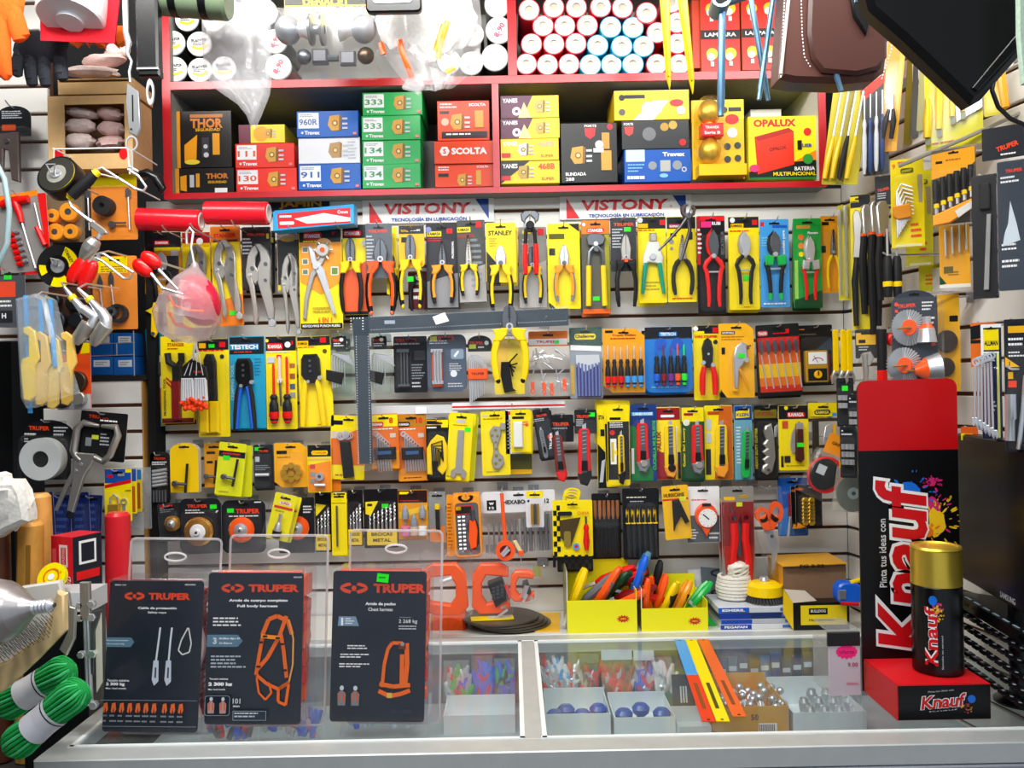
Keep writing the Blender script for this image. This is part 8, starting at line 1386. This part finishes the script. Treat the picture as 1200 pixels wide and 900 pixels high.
for r in range(6):
    x=.012
    for c_ in range(15):
        w_=.0195 if not(r==5 and c_==4)else .0195
        m=MB(); y0=.012+r*.022; kb(m,0,0,.0165,.0165,0,.006,'p1c1c20'); kb(m,.004,.004,.008,.009,.006,.0064,'lgry')
        if kc is None:kc=m.mesh('key')
        if len(o.children)<98:q=link('key',kc,o); q.location=(x,y0,0)
        x+=w_+.0045
m=MB(); [kb(m,.05+.03*i,.004,.066+.03*i,.009,.001,.002,'c9ab4c0')for i in range(8)]; link('media_buttons',m.mesh('media_buttons'),o)
solo('cable_clutter','yellow and pink papers behind the keyboard','paper',1136,716,1.80,lambda m:(m.prism([(1128,700),(1138,702),(1136,720),(1128,716)],0,2,'gold'),m.prism([(1138,708),(1152,716),(1150,730),(1136,724)],2,4,'cf0c8c0'),m.tube([(1122,712,0),(1150,708,0)],1.4,'ST',6)))

# red and black cardboard stand
o=group_empty('display_stand','red and black cardboard stand with big sideways lettering','stand',(.745,1.5,ZC)); SY=.145
m=MB(); h1=.60; xl,xr=-.080,.112;
m.prism([(xl,0),(xr,0),(xr,h1-.03)]+[(xr-.018+.018*cos(a*pi/12),h1-.018+.018*sin(a*pi/12))for a in range(0,7)]+[(xl+.018-.018*sin(a*pi/12),h1-.020+.018*cos(a*pi/12))for a in range(0,7)],SY,SY+.004,'c0c0c0e',0,'c2a2a2c')
m.pl=0
def pf(pts,mat,d):m.add([(x,y,SY-d)for x,y in pts],[tuple(range(len(pts)))],mat)
pf([(xl,.463),(xr,.463),(xr,h1-.03)]+[(xr-.018+.018*cos(a*pi/12),h1-.018+.018*sin(a*pi/12))for a in range(0,7)]+[(xl+.018-.018*sin(a*pi/12),h1-.020+.018*cos(a*pi/12))for a in range(0,7)],'cc4080e',.0006)
def SP(px,py):      # photo point to stand-local coordinates on the back card
    q=P(px,py,1.645); return(q.x-.745,q.z-ZC)
rnd=random.Random(7)
def splat(px,py,r,mat,n,dd,sx=1,sy=1,spread=2.2):
    c_=SP(px,py); k=.001645; pf([(c_[0]+r*k*sx*(1+.18*rnd.uniform(-1,1))*cos(a*2*pi/18),c_[1]+r*k*sy*(1+.18*rnd.uniform(-1,1))*sin(a*2*pi/18))for a in range(18)],mat,dd)
    for i in range(n):
        a=rnd.uniform(0,6.3); R_=r*rnd.uniform(1,spread); s_=rnd.uniform(.5,2.2); x,y=c_[0]+R_*k*sx*cos(a),c_[1]+R_*k*sy*sin(a); el=rnd.uniform(1,2.5); pf([(x+s_*k*(el*cos(a)*cos(b*pi/4)-sin(a)*sin(b*pi/4)*.6),y+s_*k*(el*sin(a)*cos(b*pi/4)+cos(a)*sin(b*pi/4)*.6))for b in range(8)],mat,dd)
splat(1090,600,14,'cd02870',24,.0008,.9,1.4,2.2); splat(1096,612,13,'cf8c820',44,.001,1,1.2,2.4); splat(1088,624,6,'cf07820',12,.0011); splat(1066,577,15,'c1870e0',26,.0012,1,.8,2.2); splat(1092,565,5,'cd02870',14,.0013)
for dd,off,c_ in((.0015,.075,'wht'),(.0019,.028,'cd4141c')):
    cx_,cy_=SP(1057,662); vv,ff,a,b,e,f=text_mesh('Knauf',off); k=.315/(b-a)if off<.05 else(.315+.012)/(b-a); kk=.108/(f-e); m.add([(cx_-(((y-(e+f)/2))*(.1+.008*(off>.05)))/(f-e)*1.0,cy_+(x-(a+b)/2)*k+((y-(e+f)/2))*.02,SY-dd)for x,y in vv],ff,c_)
cx_,cy_=SP(1034,648); vv,ff,a,b,e,f=text_mesh('Pinta tus ideas con',.015); k=.132/(b-a); m.add([(cx_-(y-(e+f)/2)*k*1.1,cy_+(x-(a+b)/2)*k,SY-.0015)for x,y in vv],ff,'cd8d8d8')
link('back_card',m.mesh('back_card'),o)
m=MB(); m.box(-.078,0,.086,.062,0,SY-.001,'c0e0e10',.0008,'cc81018'); m.add([(-.077,.0625,.001),(.085,.0625,.001),(.085,.0625,SY-.002),(-.077,.0625,SY-.002)],[(0,1,2,3)],'ce01a22')
m.box(-.0785,-.0,-.0778,.06,.001,SY-.002,'ccc1018')
for dd,off,c_ in((.0008,.07,'wht'),(.0012,.025,'cd4141c')):m.t('Knauf',.002,.033,.023+.002*(off>.05),c_,.076+.003*(off>.05),4,off,-dd,.2)
m.t('Pinta tus ideas con',-.002,.0515,.003,'lgry',.045,4,.01,-.001); m.t('Knauf',.002,.017,.002,'lgry',.05,4,.01,-.001)
for i in range(40):a,R_=rnd.uniform(0,6.3),rnd.uniform(0,.013); x,y,r_=.046+R_*cos(a),.02+R_*.6*sin(a),rnd.uniform(.0006,.002); m.add([(x+r_*cos(b),y+r_*sin(b),-.0009)for b in range(6)],[tuple(range(6))],'cf0b020' if i%3 else 'cd02870')
m.disc(.052,.036,.007,-.0008,0,'c1870e0',12); link('base_box',m.mesh('base_box'),o,None,'red topped black box front')
t=T('spray_can','black spray paint can with shiny gold cap on the stand','spray can',1084,803,1.58); t.o.location=(.775,1.573,ZC+.0632); R_=.0435
m=MB(); m.lathe([(0,0),(R_-.003,0),(R_,.003),(R_,.158),(R_-.002,.162),(0,.162)],(0,0,0),(0,1,0),'p0c0c0e',40)
def cyl(u,v,dd=.0005):a=-pi/2+u/R_; return((R_+dd)*cos(a),v,(R_+dd)*sin(a))
for off,dd,c_ in((.07,.0004,'wht'),(.025,.0008,'cd4141c')):
    vv,ff,a,b,e,f=text_mesh('Knauf',off); m.add([cyl(-.030-(y-(e+f)/2)*.022/(f-e),.072+(x-(a+b)/2)*.105/(b-a),dd)for x,y in vv],ff,c_)
for i in range(70):a,r2=rnd.uniform(0,6.3),rnd.uniform(0,.012); u,v,s_=-.018+r2*cos(a)*.8,.118+r2*1.6*sin(a),rnd.uniform(.0007,.0022); m.add([cyl(u+s_*cos(b*1.05),v+s_*sin(b*1.05),.0009)for b in range(6)],[tuple(range(6))],('cf0b820','cf0b820','cd02870')[i%3])
m.add([cyl(-.026+.007*cos(b*.5),.137+.009*sin(b*.5),.001)for b in range(12)],[tuple(range(12))],'c1870e0'); vv,ff,a,b,e,f=text_mesh('Esmalte en aerosol',.01); m.add([cyl(-.012-(y-(e+f)/2)*.004,.045+(x-(a+b)/2)*.06/(b-a),.0006)for x,y in vv],ff,'lgry'); t.part('body',m,ang=50)
m=MB(); m.lathe([(R_-.002,.158),(R_+.0005,.16),(R_,.224),(R_+.001,.226),(R_-.001,.230),(R_-.006,.2305),(R_-.008,.228),(0,.2275)],(0,0,0),(0,1,0),'mf0d050',48); t.part('cap',m,None,'shiny gold cap',50)

# ================================================================ the three harness packs
def HP(label,cx0,cy0,cx1,cy1,fx0,fy0,fx1,draw,inner,Y,tilt,rot=0,dep=52):
    t=T('harness_pack',label,'harness',(cx0+cx1)/2,cy1+4,Y,'clear packs standing on the counter',rot=rot,rx=tilt)
    m=t.mb(); m.prism(rrect(cx0,cy0,cx1,cy1,4),0,1,'c1c2638'); draw(m,cx0,cy0,cx1,cy1); t.part('card',m)
    inner(t,cx0,cy0,cx1,cy1)
    m=t.mb(); m.prism(rrect(cx0-2,cy0-3,cx1+3,cy1+3,6),-3,-1.2,'CL',1); m.prism(rrect(cx0-1,cy0-3,cx1+4,cy1+3,6),1.2,dep,'gf4f0f402',3); t.part('blister',m)
    m=t.mb(); F_=rrect(fx0,fy0,fx1,cy1+8,6); m.prism(F_,dep*.45,dep*.45+1,'gf0f2f606',.3)
    for r0 in(0,):
        pts=[(x,y,dep*.45)for x,y in F_]+[(F_[0][0],F_[0][1],dep*.45)]; m.tube(pts,1.5,'xf4f4f850',6,caps=False)
    hx=(fx0+fx1)/2; m.tube([(hx+13*cos(a*pi/8),fy0+22+5*sin(a*pi/8),dep*.45-1)for a in range(17)],1.3,'xffffff80',6); t.part('flange',m); return t
def logo(m,x,y,w_,h_):
    m.pr([(x+h_*(1.5*cos(a*pi/10)),y+h_*.62*sin(a*pi/10))for a in range(20)],'ce8441c'); m.pr([(x-h_*1.2,y-.4),(x-h_*.4,y-h_*.28),(x+h_*.4,y-h_*.28),(x+h_*1.2,y-.4),(x+h_*.35,y+h_*.25),(x-h_*.35,y+h_*.25)],'c1c2638'); m.c(x,y,h_*.26,'ce8441c'); m.pr([(x-h_*.5,y-h_*.7),(x+h_*.5,y-h_*.7),(x+h_*.25,y-h_*.3),(x-h_*.25,y-h_*.3)],'c1c2638'); m.pr([(x-h_*.5,y+h_*.7),(x+h_*.5,y+h_*.7),(x+h_*.25,y+h_*.3),(x-h_*.25,y+h_*.3)],'c1c2638')
    m.t('TRUPER',x+h_*2.1+w_/2,y,h_,'ce8441c',w_,0,.05)
def man(m,x,y,s_,v=0):m.c(x,y,2.2*s_,'lgry',2.6*s_); m.pr([(x-4*s_,y+18*s_),(x-4.5*s_,y+6*s_),(x-2*s_,y+3*s_),(x+2*s_,y+3*s_),(x+4.5*s_,y+6*s_),(x+4*s_,y+18*s_)],'c7a8084' if v else 'cb89088'); m.pr([(x-3*s_,y+4*s_),(x-1.6*s_,y+4*s_),(x-1.4*s_,y+14*s_),(x-3*s_,y+14*s_)],'ce05820'); m.pr([(x+1.6*s_,y+4*s_),(x+3*s_,y+4*s_),(x+3*s_,y+14*s_),(x+1.4*s_,y+14*s_)],'ce05820')
def band(m,pts,w_,col):
    for(x0,y0),(x1,y1)in zip(pts,pts[1:]):
        n=Vector((-(y1-y0),x1-x0)).normalized()*w_/2; m.pr([(x0+n.x,y0+n.y),(x1+n.x,y1+n.y),(x1-n.x,y1-n.y),(x0-n.x,y0-n.y)],col)
OR='cf06a1c'
def d_p1(m,a,b,c_,d_):
    logo(m,149,702,50,8); m.t('Cable de protección',177,716,3.6,'wht',46,0,.04); m.t('Safety rope',177,721,3,'wht',22,0,.03); m.t('200006 120V',132,689,1.6,'wht',14); m.t('ARN-5438-X',215,688,1.8,'wht',13)
    m.pr([(118.5,750),(148,750),(152,755),(148,761),(118.5,761)],'c5a8098'); m.t('Para posicionamiento',132,753.5,1.8,'wht',26); m.t('For positioning',130,757.5,1.8,'wht',20)
    for x,dx in((182,-3),(196,-2)):band(m,[(x,738),(x-1,752),(x+dx,776)],2.2,'cd8dce4'); m.pr([(x+dx-3,776),(x+dx+3,776),(x+dx+4,800),(x+dx-1,805),(x+dx-4,798)],'cc8d0dc'); m.pr([(x+dx-1,784),(x+dx+1,784),(x+dx+1,796),(x+dx-1,796)],'c3a4458')
    band(m,[(215,738),(208,752),(205,764),(210,769),(218,766),(220,756),(216,738)],1.6,'cd8dcd8'); m.t('Tensión máxima',136,799,2.6,'wht',26); m.t('2 300 kg',133,803.5,4.4,'wht',22,0,.05); m.t('Max. load tensile',134,808,2,'wht',24)
    for x0,n in((119,7),(189,3)):
        for i in range(n):x=x0+4+i*9.6; m.pr([(x-3,834),(x-2,825),(x+2,824),(x+3.2,832),(x+1,836),(x,829),(x-1,836)],'ce06830'); m.ln(x-4,838,x+4,842,1,'gry'); m.ln(x-4,844,x+4,848,1,'gry')
    for y in(820.5,850):m.r(117,y,231,y+.5,'gry')
def d_p2(m,a,b,c_,d_):
    logo(m,268,692,60,9); m.t('Arnés de cuerpo completo',299,706.5,4,'wht',70,0,.05); m.t('Full body harness',298,713,3.8,'wht',48,0,.05); m.t('ARN-5439',345,679,1.8,'wht',10); m.ln(246,726,293,738,3,'wht')
    m.pr([(239.5,746),(276,746),(282,753),(276,760),(239.5,760)],'c5a8098'); m.t('3',249,753,8,'wht',None,0,.06); m.t('Anillos tipo D',266,750.5,2.8,'wht',25,0,.04); m.t('D-Rings',262,756,2.8,'wht',15,0,.03); m.ln(245,770,288,786,4,'cb8c0cc')
    band(m,[(305,746),(312,728),(322,724),(335,730),(340,745)],5,OR); band(m,[(333,724),(325,748),(312,772),(300,786)],4.6,OR); band(m,[(306,745),(302,770),(299,792)],4.4,OR); band(m,[(327,745),(331,765),(335,795)],4.4,OR); band(m,[(336,728),(342,750),(342,780),(338,800)],2,'ce8a050'); band(m,[(300,792),(312,802),(326,808),(338,800)],4,OR); band(m,[(300,795),(303,812),(311,820),(318,812),(314,800)],2.4,OR); band(m,[(326,808),(326,822),(335,826),(338,802)],3.4,OR); band(m,[(304,747),(327,749)],4.6,'cf8902c')
    for x,y in((304,754),(302,782),(329,756),(333,786),(309,747),(324,749)):m.r(x-2.6,y-1,x+2.6,y+1.2,'c3a2a28')
    m.t('Tensión máxima',256,796,2.2,'wht',22); m.t('2 300 kg',258,802.5,5.4,'wht',28,0,.06); m.t('Max. load tensile',254,808,1.9,'wht',20); m.pr(rrect(240.5,815,270,838,3),'c8a949c'); m.pr(rrect(241.2,815.7,269.3,837.3,2.6),'c1c2638'); man(m,248,819,.9); man(m,262,819,.9); m.t('101',278,821,6,'lgry',9); m.ln(274,826,284,830,1,'lgry'); m.pr([(274,832),(313,832),(313,843),(274,843)],'c9aa4b0'); m.pr([(274.6,832.6),(312.4,832.6),(312.4,842.4),(274.6,842.4)],'c2a3444'); m.ln(276,834,311,841,2,'lgry')
def d_p3(m,a,b,c_,d_):
    logo(m,411,692,62,11); m.t('Arnés de pecho',443,710.5,4.6,'wht',36,0,.04); m.t('Chest harness',443,716.5,4,'wht',29,0,.015); m.pr([(394,725),(414,725),(418,736),(393,736)],'c7a98b0'); m.t('1',398,731,9,'wht',2.4,0,.02); m.ln(402,727,413,735,3,'wht'); m.t('2 268 kg',476,730.5,5.4,'wht',22,0,.01); m.ln(465,735,487,741,2,'lgry'); m.ln(466,725,484,727,1,'gry')
    for y0,x0 in((758,405),(768,397),(779,396)):m.ln(x0,y0,437,y0+6,2,'wht')
    band(m,[(447,806),(449,780),(453,762),(458,755),(470,755)],4,OR); band(m,[(475,755),(476,780),(474,803)],5.4,OR); band(m,[(470,768),(470,802)],5,OR); band(m,[(444,802),(460,805),(480,803)],5,OR); band(m,[(443,810),(456,816),(470,813),(480,809)],5,OR); m.r(453,812,459,818,'cd8b850'); m.r(466,755,474,762,'c7a3018'); m.c(470,756,2.4,'cb0b0b0')
    man(m,400,807,1.1,1); man(m,416,807,1.1,1); m.t('S/G 1.1 POX',470,833,4.4,'c48505c',25,0,.01)
    m.setp=None; sticker(m,445.5,679.5,14,10,'lime',6); m.ln(441,678,450,682,1,'c108818')
def in_rope(t,a,b,c_,d_):
    m=t.mb(); rnd=random.Random(2)
    for k in range(3):
        pts=[(c_-8-6*sin(i*.5),b+12+i*7,8+k*14)for i in range(22)]; m.tube(pts,5.6,'cd8b8b0' if k!=1 else 'cb03838',8)
    for i in range(20):m.tube([(c_-14,b+18+i*7.5,3),(c_-3,b+12+i*7.5,3+0),(c_-2,b+10+i*7.5,44)],1.3,'cb03038',5)
    t.part('rope',m); m=t.mb(); m.box(a+6,b+4,c_-18,d_-4,6,46,'c8a1820',3); t.part('liner',m)
def in_web(t,a,b,c_,d_):
    m=t.mb(); m.box(a+4,b+2,c_-10,d_-4,4,44,'ce04818',4); rnd=random.Random(int(a))
    for k in range(7):y=b+8+k*(d_-b-30)/7; m.prism([(c_-12,y),(c_+1,y+rnd.uniform(-6,10)),(c_+1,y+20),(c_-12,y+26)],3+k*2,40-k*2,('PO','ce03c14','PR')[k%3],1.5)
    m.tube([(c_-4,b+6,6),(c_-6,b+40,10),(c_-2,b+70,24),(c_-5,b+100,12)],4,'PO',8); m.tube([(c_-3,b+60,30),(c_-2,b+80,38),(c_-4,b+110,30)],3.4,'c2a2a2c',8); t.part('webbing',m)
HP('safety rope pack, nearest the green rope',119,684,231,858,131,636,242,d_p1,in_rope,1.495,-6,1.6)
HP('full body harness pack in the middle of three',239,674,352,849,256,632,375,d_p2,in_web,1.50,-5,1.2)
HP('chest harness pack with green price sticker',386,672,497,846,401,626,513,d_p3,in_web,1.51,-5,1.6)
# ================================================================ INSIDE THE COUNTER
ZS=ZC-.155; K='goods inside the glass counter'
def at_s(px,Y):return P(px,450+(CAMZ-ZS)/Y*1000-(px-600)*.0192,Y).x
def tray(label,px0,px1,Y,D_,h,col='ce8ecee',yel=False):
    x0,x1=at_s(px0,Y),at_s(px1,Y); w_=x1-x0; o=group_empty('tray',label,'tray',((x0+x1)/2,Y,ZS),K); m=MB()
    for a in((-w_/2,0,w_/2,h,0,.002),(-w_/2,0,w_/2,h*1.2,D_-.002,D_),(-w_/2,0,-w_/2+.002,h,.002,D_-.002),(w_/2-.002,0,w_/2,h,.002,D_-.002),(-w_/2+.002,0,w_/2-.002,.002,.002,D_-.002)):m.box(*a,col)
    if yel:m.add([(w_*.1,h*.2,-.001),(w_*.34,h*.2,-.001),(w_*.34,h*.5,-.001),(w_*.1,h*.5,-.001)],[(0,1,2,3)],'wht'); [m.add([(w_*.11+i*w_*.021,h*.24,-.0015),(w_*.12+i*w_*.021,h*.24,-.0015),(w_*.12+i*w_*.021,h*.46,-.0015),(w_*.11+i*w_*.021,h*.46,-.0015)],[(0,1,2,3)],'blk')for i in range(10)]; m.t('50',w_*.05,h*.68,h*.18,'c5a3a08',d=-.001); m.add([(-w_/2,0,-.001),(-w_/4,0,-.001),(-w_/2,h*.3,-.001)],[(0,1,2)],'c3a2a10')
    link('box',m.mesh('box'),o); return x0,x1
tray('white tray of blue knobs, nearest the counter divider',640,716,1.83,.13,.05); tray('white tray of blue knobs beside the first',720,792,1.83,.13,.04)
tray('yellow cardboard bin of chrome bolts under the glass',836,925,1.80,.17,.07,'ce0a010',True); tray('white bin of chrome wheel nuts by the red stand',930,1016,1.80,.19,.055); tray('low white tray at the front of the counter',796,834,1.80,.1,.03); tray('long white tray along the back of the other pane',520,604,1.86,.1,.04)
def copies(name,cat,group,spots,build,lab):
    src_=None
    for i,(x,y,z,r)in enumerate(spots):
        if src_ is None:m=MB(); build(m); src_=m.mesh(name,50)
        o=link(name,src_,None,(x,y,z)); o.rotation_euler=r; tag(o,lab(i),cat,group)
rnd=random.Random(21)
NW=['first','second','third','fourth','fifth','sixth','seventh','eighth','ninth']
sp=[(at_s(p_,1.88),1.86+.03*(i%2),ZS+.024,(0,0,i))for i,p_ in enumerate((650,664,682,702,730,752,774))]
copies('glass_knob','knob','blue glass knobs in the trays',sp,lambda m:m.lathe([(0,-.022),(.011,-.02),(.009,-.004),(.018,.004),(.02,.014),(.013,.022),(0,.024)],(0,0,0),(0,1,0),'p3a58b0',18),lambda i:'round blue knob in the white trays, %s from the counter divider'%NW[i])
sp=[(at_s(940+c_*17+(r%2)*8,1.84+.036*r),1.83+.032*r,ZS+.022+.007*r,(.2,0,.5))for r in range(4)for c_ in range(4)]
copies('wheel_nut','nut','chrome wheel nuts in the white bin',sp,lambda m:m.lathe([(0,-.018),(.011,-.018),(.0125,-.004),(.0125,.006),(.009,.015),(0,.018)],(0,0,0),(0,1,.3),'CH',14),lambda i:'chrome wheel nut in the white bin, one of the packed rows')
sp=[(at_s(846+(i%6)*12.5,1.9)+rnd.uniform(-.006,.006),1.825+.032*(i//6)+rnd.uniform(-.006,.006),ZS+.045+rnd.uniform(0,.014),(rnd.uniform(-.8,.8),rnd.uniform(-.8,.8),0))for i in range(24)]
copies('bolt','bolt','chrome bolts in the yellow bin',sp,lambda m:(m.ball((0,.012,0),.009,'CH',12),m.tube([(0,.01,0),(0,-.016,0)],.004,'CH',8),m.prism(circ(0,-.004,.008,6),-.003,.003,'ST')),lambda i:'ball headed chrome bolt heaped in the yellow cardboard bin')
def bag(label,px0,px1,Y,h,items,hdr=None):
    x0,x1=at_s(px0,Y),at_s(px1,Y); w_=x1-x0; o=group_empty('parts_bag',label,'bag',((x0+x1)/2,Y,ZS+.001),K,(radians(-12),0,0)); r_=random.Random(px0)
    for k,(n,c_)in enumerate(items):
        m=MB()
        for i in range(n):x=r_.uniform(-.42,.42)*w_; z=r_.uniform(.02,h*.55); a=r_.uniform(-.5,.5); l_=r_.uniform(.03,h*.45); m.tube([(x,z,0),(x+a*l_*.5,z+l_*.5,-.004),(x+a*l_,z+l_,0)],[.006,.0075,.004],c_,8)
        link('contents',m.mesh('contents'),o)
    m=MB(); m.prism([(-w_/2,0),(w_/2,0),(w_/2,h),(-w_/2,h)],-.016,.012,'xffffff18',.004); link('plastic',m.mesh('plastic'),o)
    if hdr:m=MB(); m.box(-w_/2,h*.82,w_/2,h,-.018,-.0165,hdr); link('header',m.mesh('header'),o)
bag('bag of silver clips and red parts behind the first knob tray',640,678,2.0,.125,[(34,'CH'),(14,'PW'),(8,'PR'),(6,'lblu')]); bag('bag of red and dark tools next to the silver clips',680,702,2.0,.12,[(8,'PR'),(10,'DS'),(4,'CH')],'c5a6268')
bag('bag of red and amber screwdriver handles',706,742,2.0,.128,[(10,'PR'),(12,'wb06a28'),(8,'ce8681c'),(5,'cc4ccd4')],'cb8c4e0'); bag('bag of blue and red tools beside the amber handles',744,768,2.0,.125,[(8,'PBl'),(7,'PR'),(10,'CH')],'cc8d0e0')
bag('bag of white plastic parts by the olive card',770,790,1.99,.11,[(16,'PW'),(5,'CH')]); bag('bag of green and clear screwdrivers nearest the chest harness',520,550,1.98,.115,[(8,'PG'),(10,'CH'),(5,'PR'),(4,'PBl')]); bag('bag of blue bristles in the back of the counter',553,578,2.0,.12,[(26,'PBl'),(6,'PR')]); bag('bag of blue and green handles next to the divider',580,604,1.99,.115,[(10,'PBl'),(6,'PG'),(6,'RB')])
bag('bag of red and blue tools under the safety rope pack',236,300,1.80,.1,[(14,'PR'),(14,'PBl'),(10,'DS')]); bag('bag of blue tools under the full body harness pack',305,375,1.80,.09,[(16,'PBl'),(8,'PR'),(10,'CH')]); bag('bag of pale blue wrappers under the chest harness pack',400,500,1.84,.1,[(20,'cc8d8e8'),(8,'PBl'),(12,'CH')])
def card_in(label,px0,px1,Y,h,col,draw=None,tilt=-14):
    x0,x1=at_s(px0,Y),at_s(px1,Y); w_=x1-x0; o=group_empty('card_pack',label,'card',((x0+x1)/2,Y,ZS+.001),K,(radians(tilt),0,0)); m=MB(); m.box(-w_/2,0,w_/2,h,0,.004,col)
    if draw:draw(m,w_,h)
    link('card',m.mesh('card'),o)
card_in('olive green card standing at the back of the counter',772,812,2.02,.12,'c8a9a20',lambda m,w_,h:(m.box(-w_/2,h*.3,w_/2,h*.45,-.001,0,'blk'),m.t('MADE',0,h*.375,h*.08,'wht',w_*.5,d=-.002))); card_in('dark blue pack with a red corner in the middle of the counter',790,816,1.9,.1,'c20344c',lambda m,w_,h:(m.add([(-w_/2,0,-.001),(w_/2,h*.2,-.001),(w_/2,h*.28,-.001),(-w_/2,h*.1,-.001)],[(0,1,2,3)],'red'),[m.box(-w_*.15+i*.006,h*.4,-.011*0-w_*.15+i*.006+.003,h*.75,-.003,0,'wht')for i in range(3)]))
card_in('green and red label card in front of the amber handles',720,790,1.975,.035,'c5a8a70',lambda m,w_,h:m.box(-w_/2,h*.4,0,h,-.001,0,'cc86050'),-5)
for i in range(9):card_in('booklet spine in the row behind the nut bins, %s from the hacksaw blades'%NW[i],842+12.6*i,853+12.6*i,2.0,.1+.008*(i%3),('c1c4c90','c385a78','c1a3060','c6a5a48','c2868a8')[i%5],lambda m,w_,h:m.box(-w_*.4,h*.7,w_*.4,h*.8,-.001,0,'cc8d4e0'),-3)
# hacksaw blades lying on the glass
for lab,c1,c2,pa,ya,pb_,yb2 in(('blue and red hacksaw blade lying on the glass','lblu','ce83c18',796,2.0,832,1.50),('yellow hacksaw blade lying on the glass','yel','yel',809,2.0,848,1.50),('orange hacksaw blade lying on the glass','cf06a28','cf06a28',823,2.0,868,1.52)):
    xa,xb=X_(pa,ya),X_(pb_,yb2); L2=math.hypot(xb-xa,yb2-ya)-.02; o=group_empty('hacksaw_blade',lab,'blade',((xa+xb)/2,(ya+yb2)/2,ZC+.0004),'hacksaw blades on the counter glass',(0,0,math.atan2(yb2-ya,xb-xa))); m=MB()
    for a,b,c_ in((-L2/2,0,c1),(0,L2/2,c2)):m.box(a,0,b,.0012,-.0125,.0125,c_)
    for k in(-1,1):m.lathe([(0,.0016),(.003,.0016)],(k*(L2/2-.007),0,0),(0,1,0),'blk',10)
    m.add([(x,.0017,z_)for x,z_ in((L2*.1,-.004),(L2*.38,-.004),(L2*.38,.003),(L2*.1,.003))],[(0,1,2,3)],'c8a4a18' if c2!='yel' else 'c4a4a10'); link('blade',m.mesh('blade'),o)
# spare cards behind the front ones on the same hooks
for i,o in enumerate([q for q in list(COL.objects)if q.get('group')in(R1,R2,R3,R4)and q.name.split('.')[0].endswith('_pack')]):
    cd=[c for c in o.children if c.name.startswith('card')]
    if i%5 in(1,3)and cd and len(cd[0].data.vertices)>30 and o.location.y<2.205:
        n=o.copy(); COL.objects.link(n); n.location=o.location+Vector((.006 if i%2 else-.005,.022,-.006)); n.rotation_euler.y+=radians(1.2 if i%2 else-1)
        n['label']='spare card just behind the '+' '.join(o['label'].split()[:11]); c=cd[0].copy(); COL.objects.link(c); c.parent=n
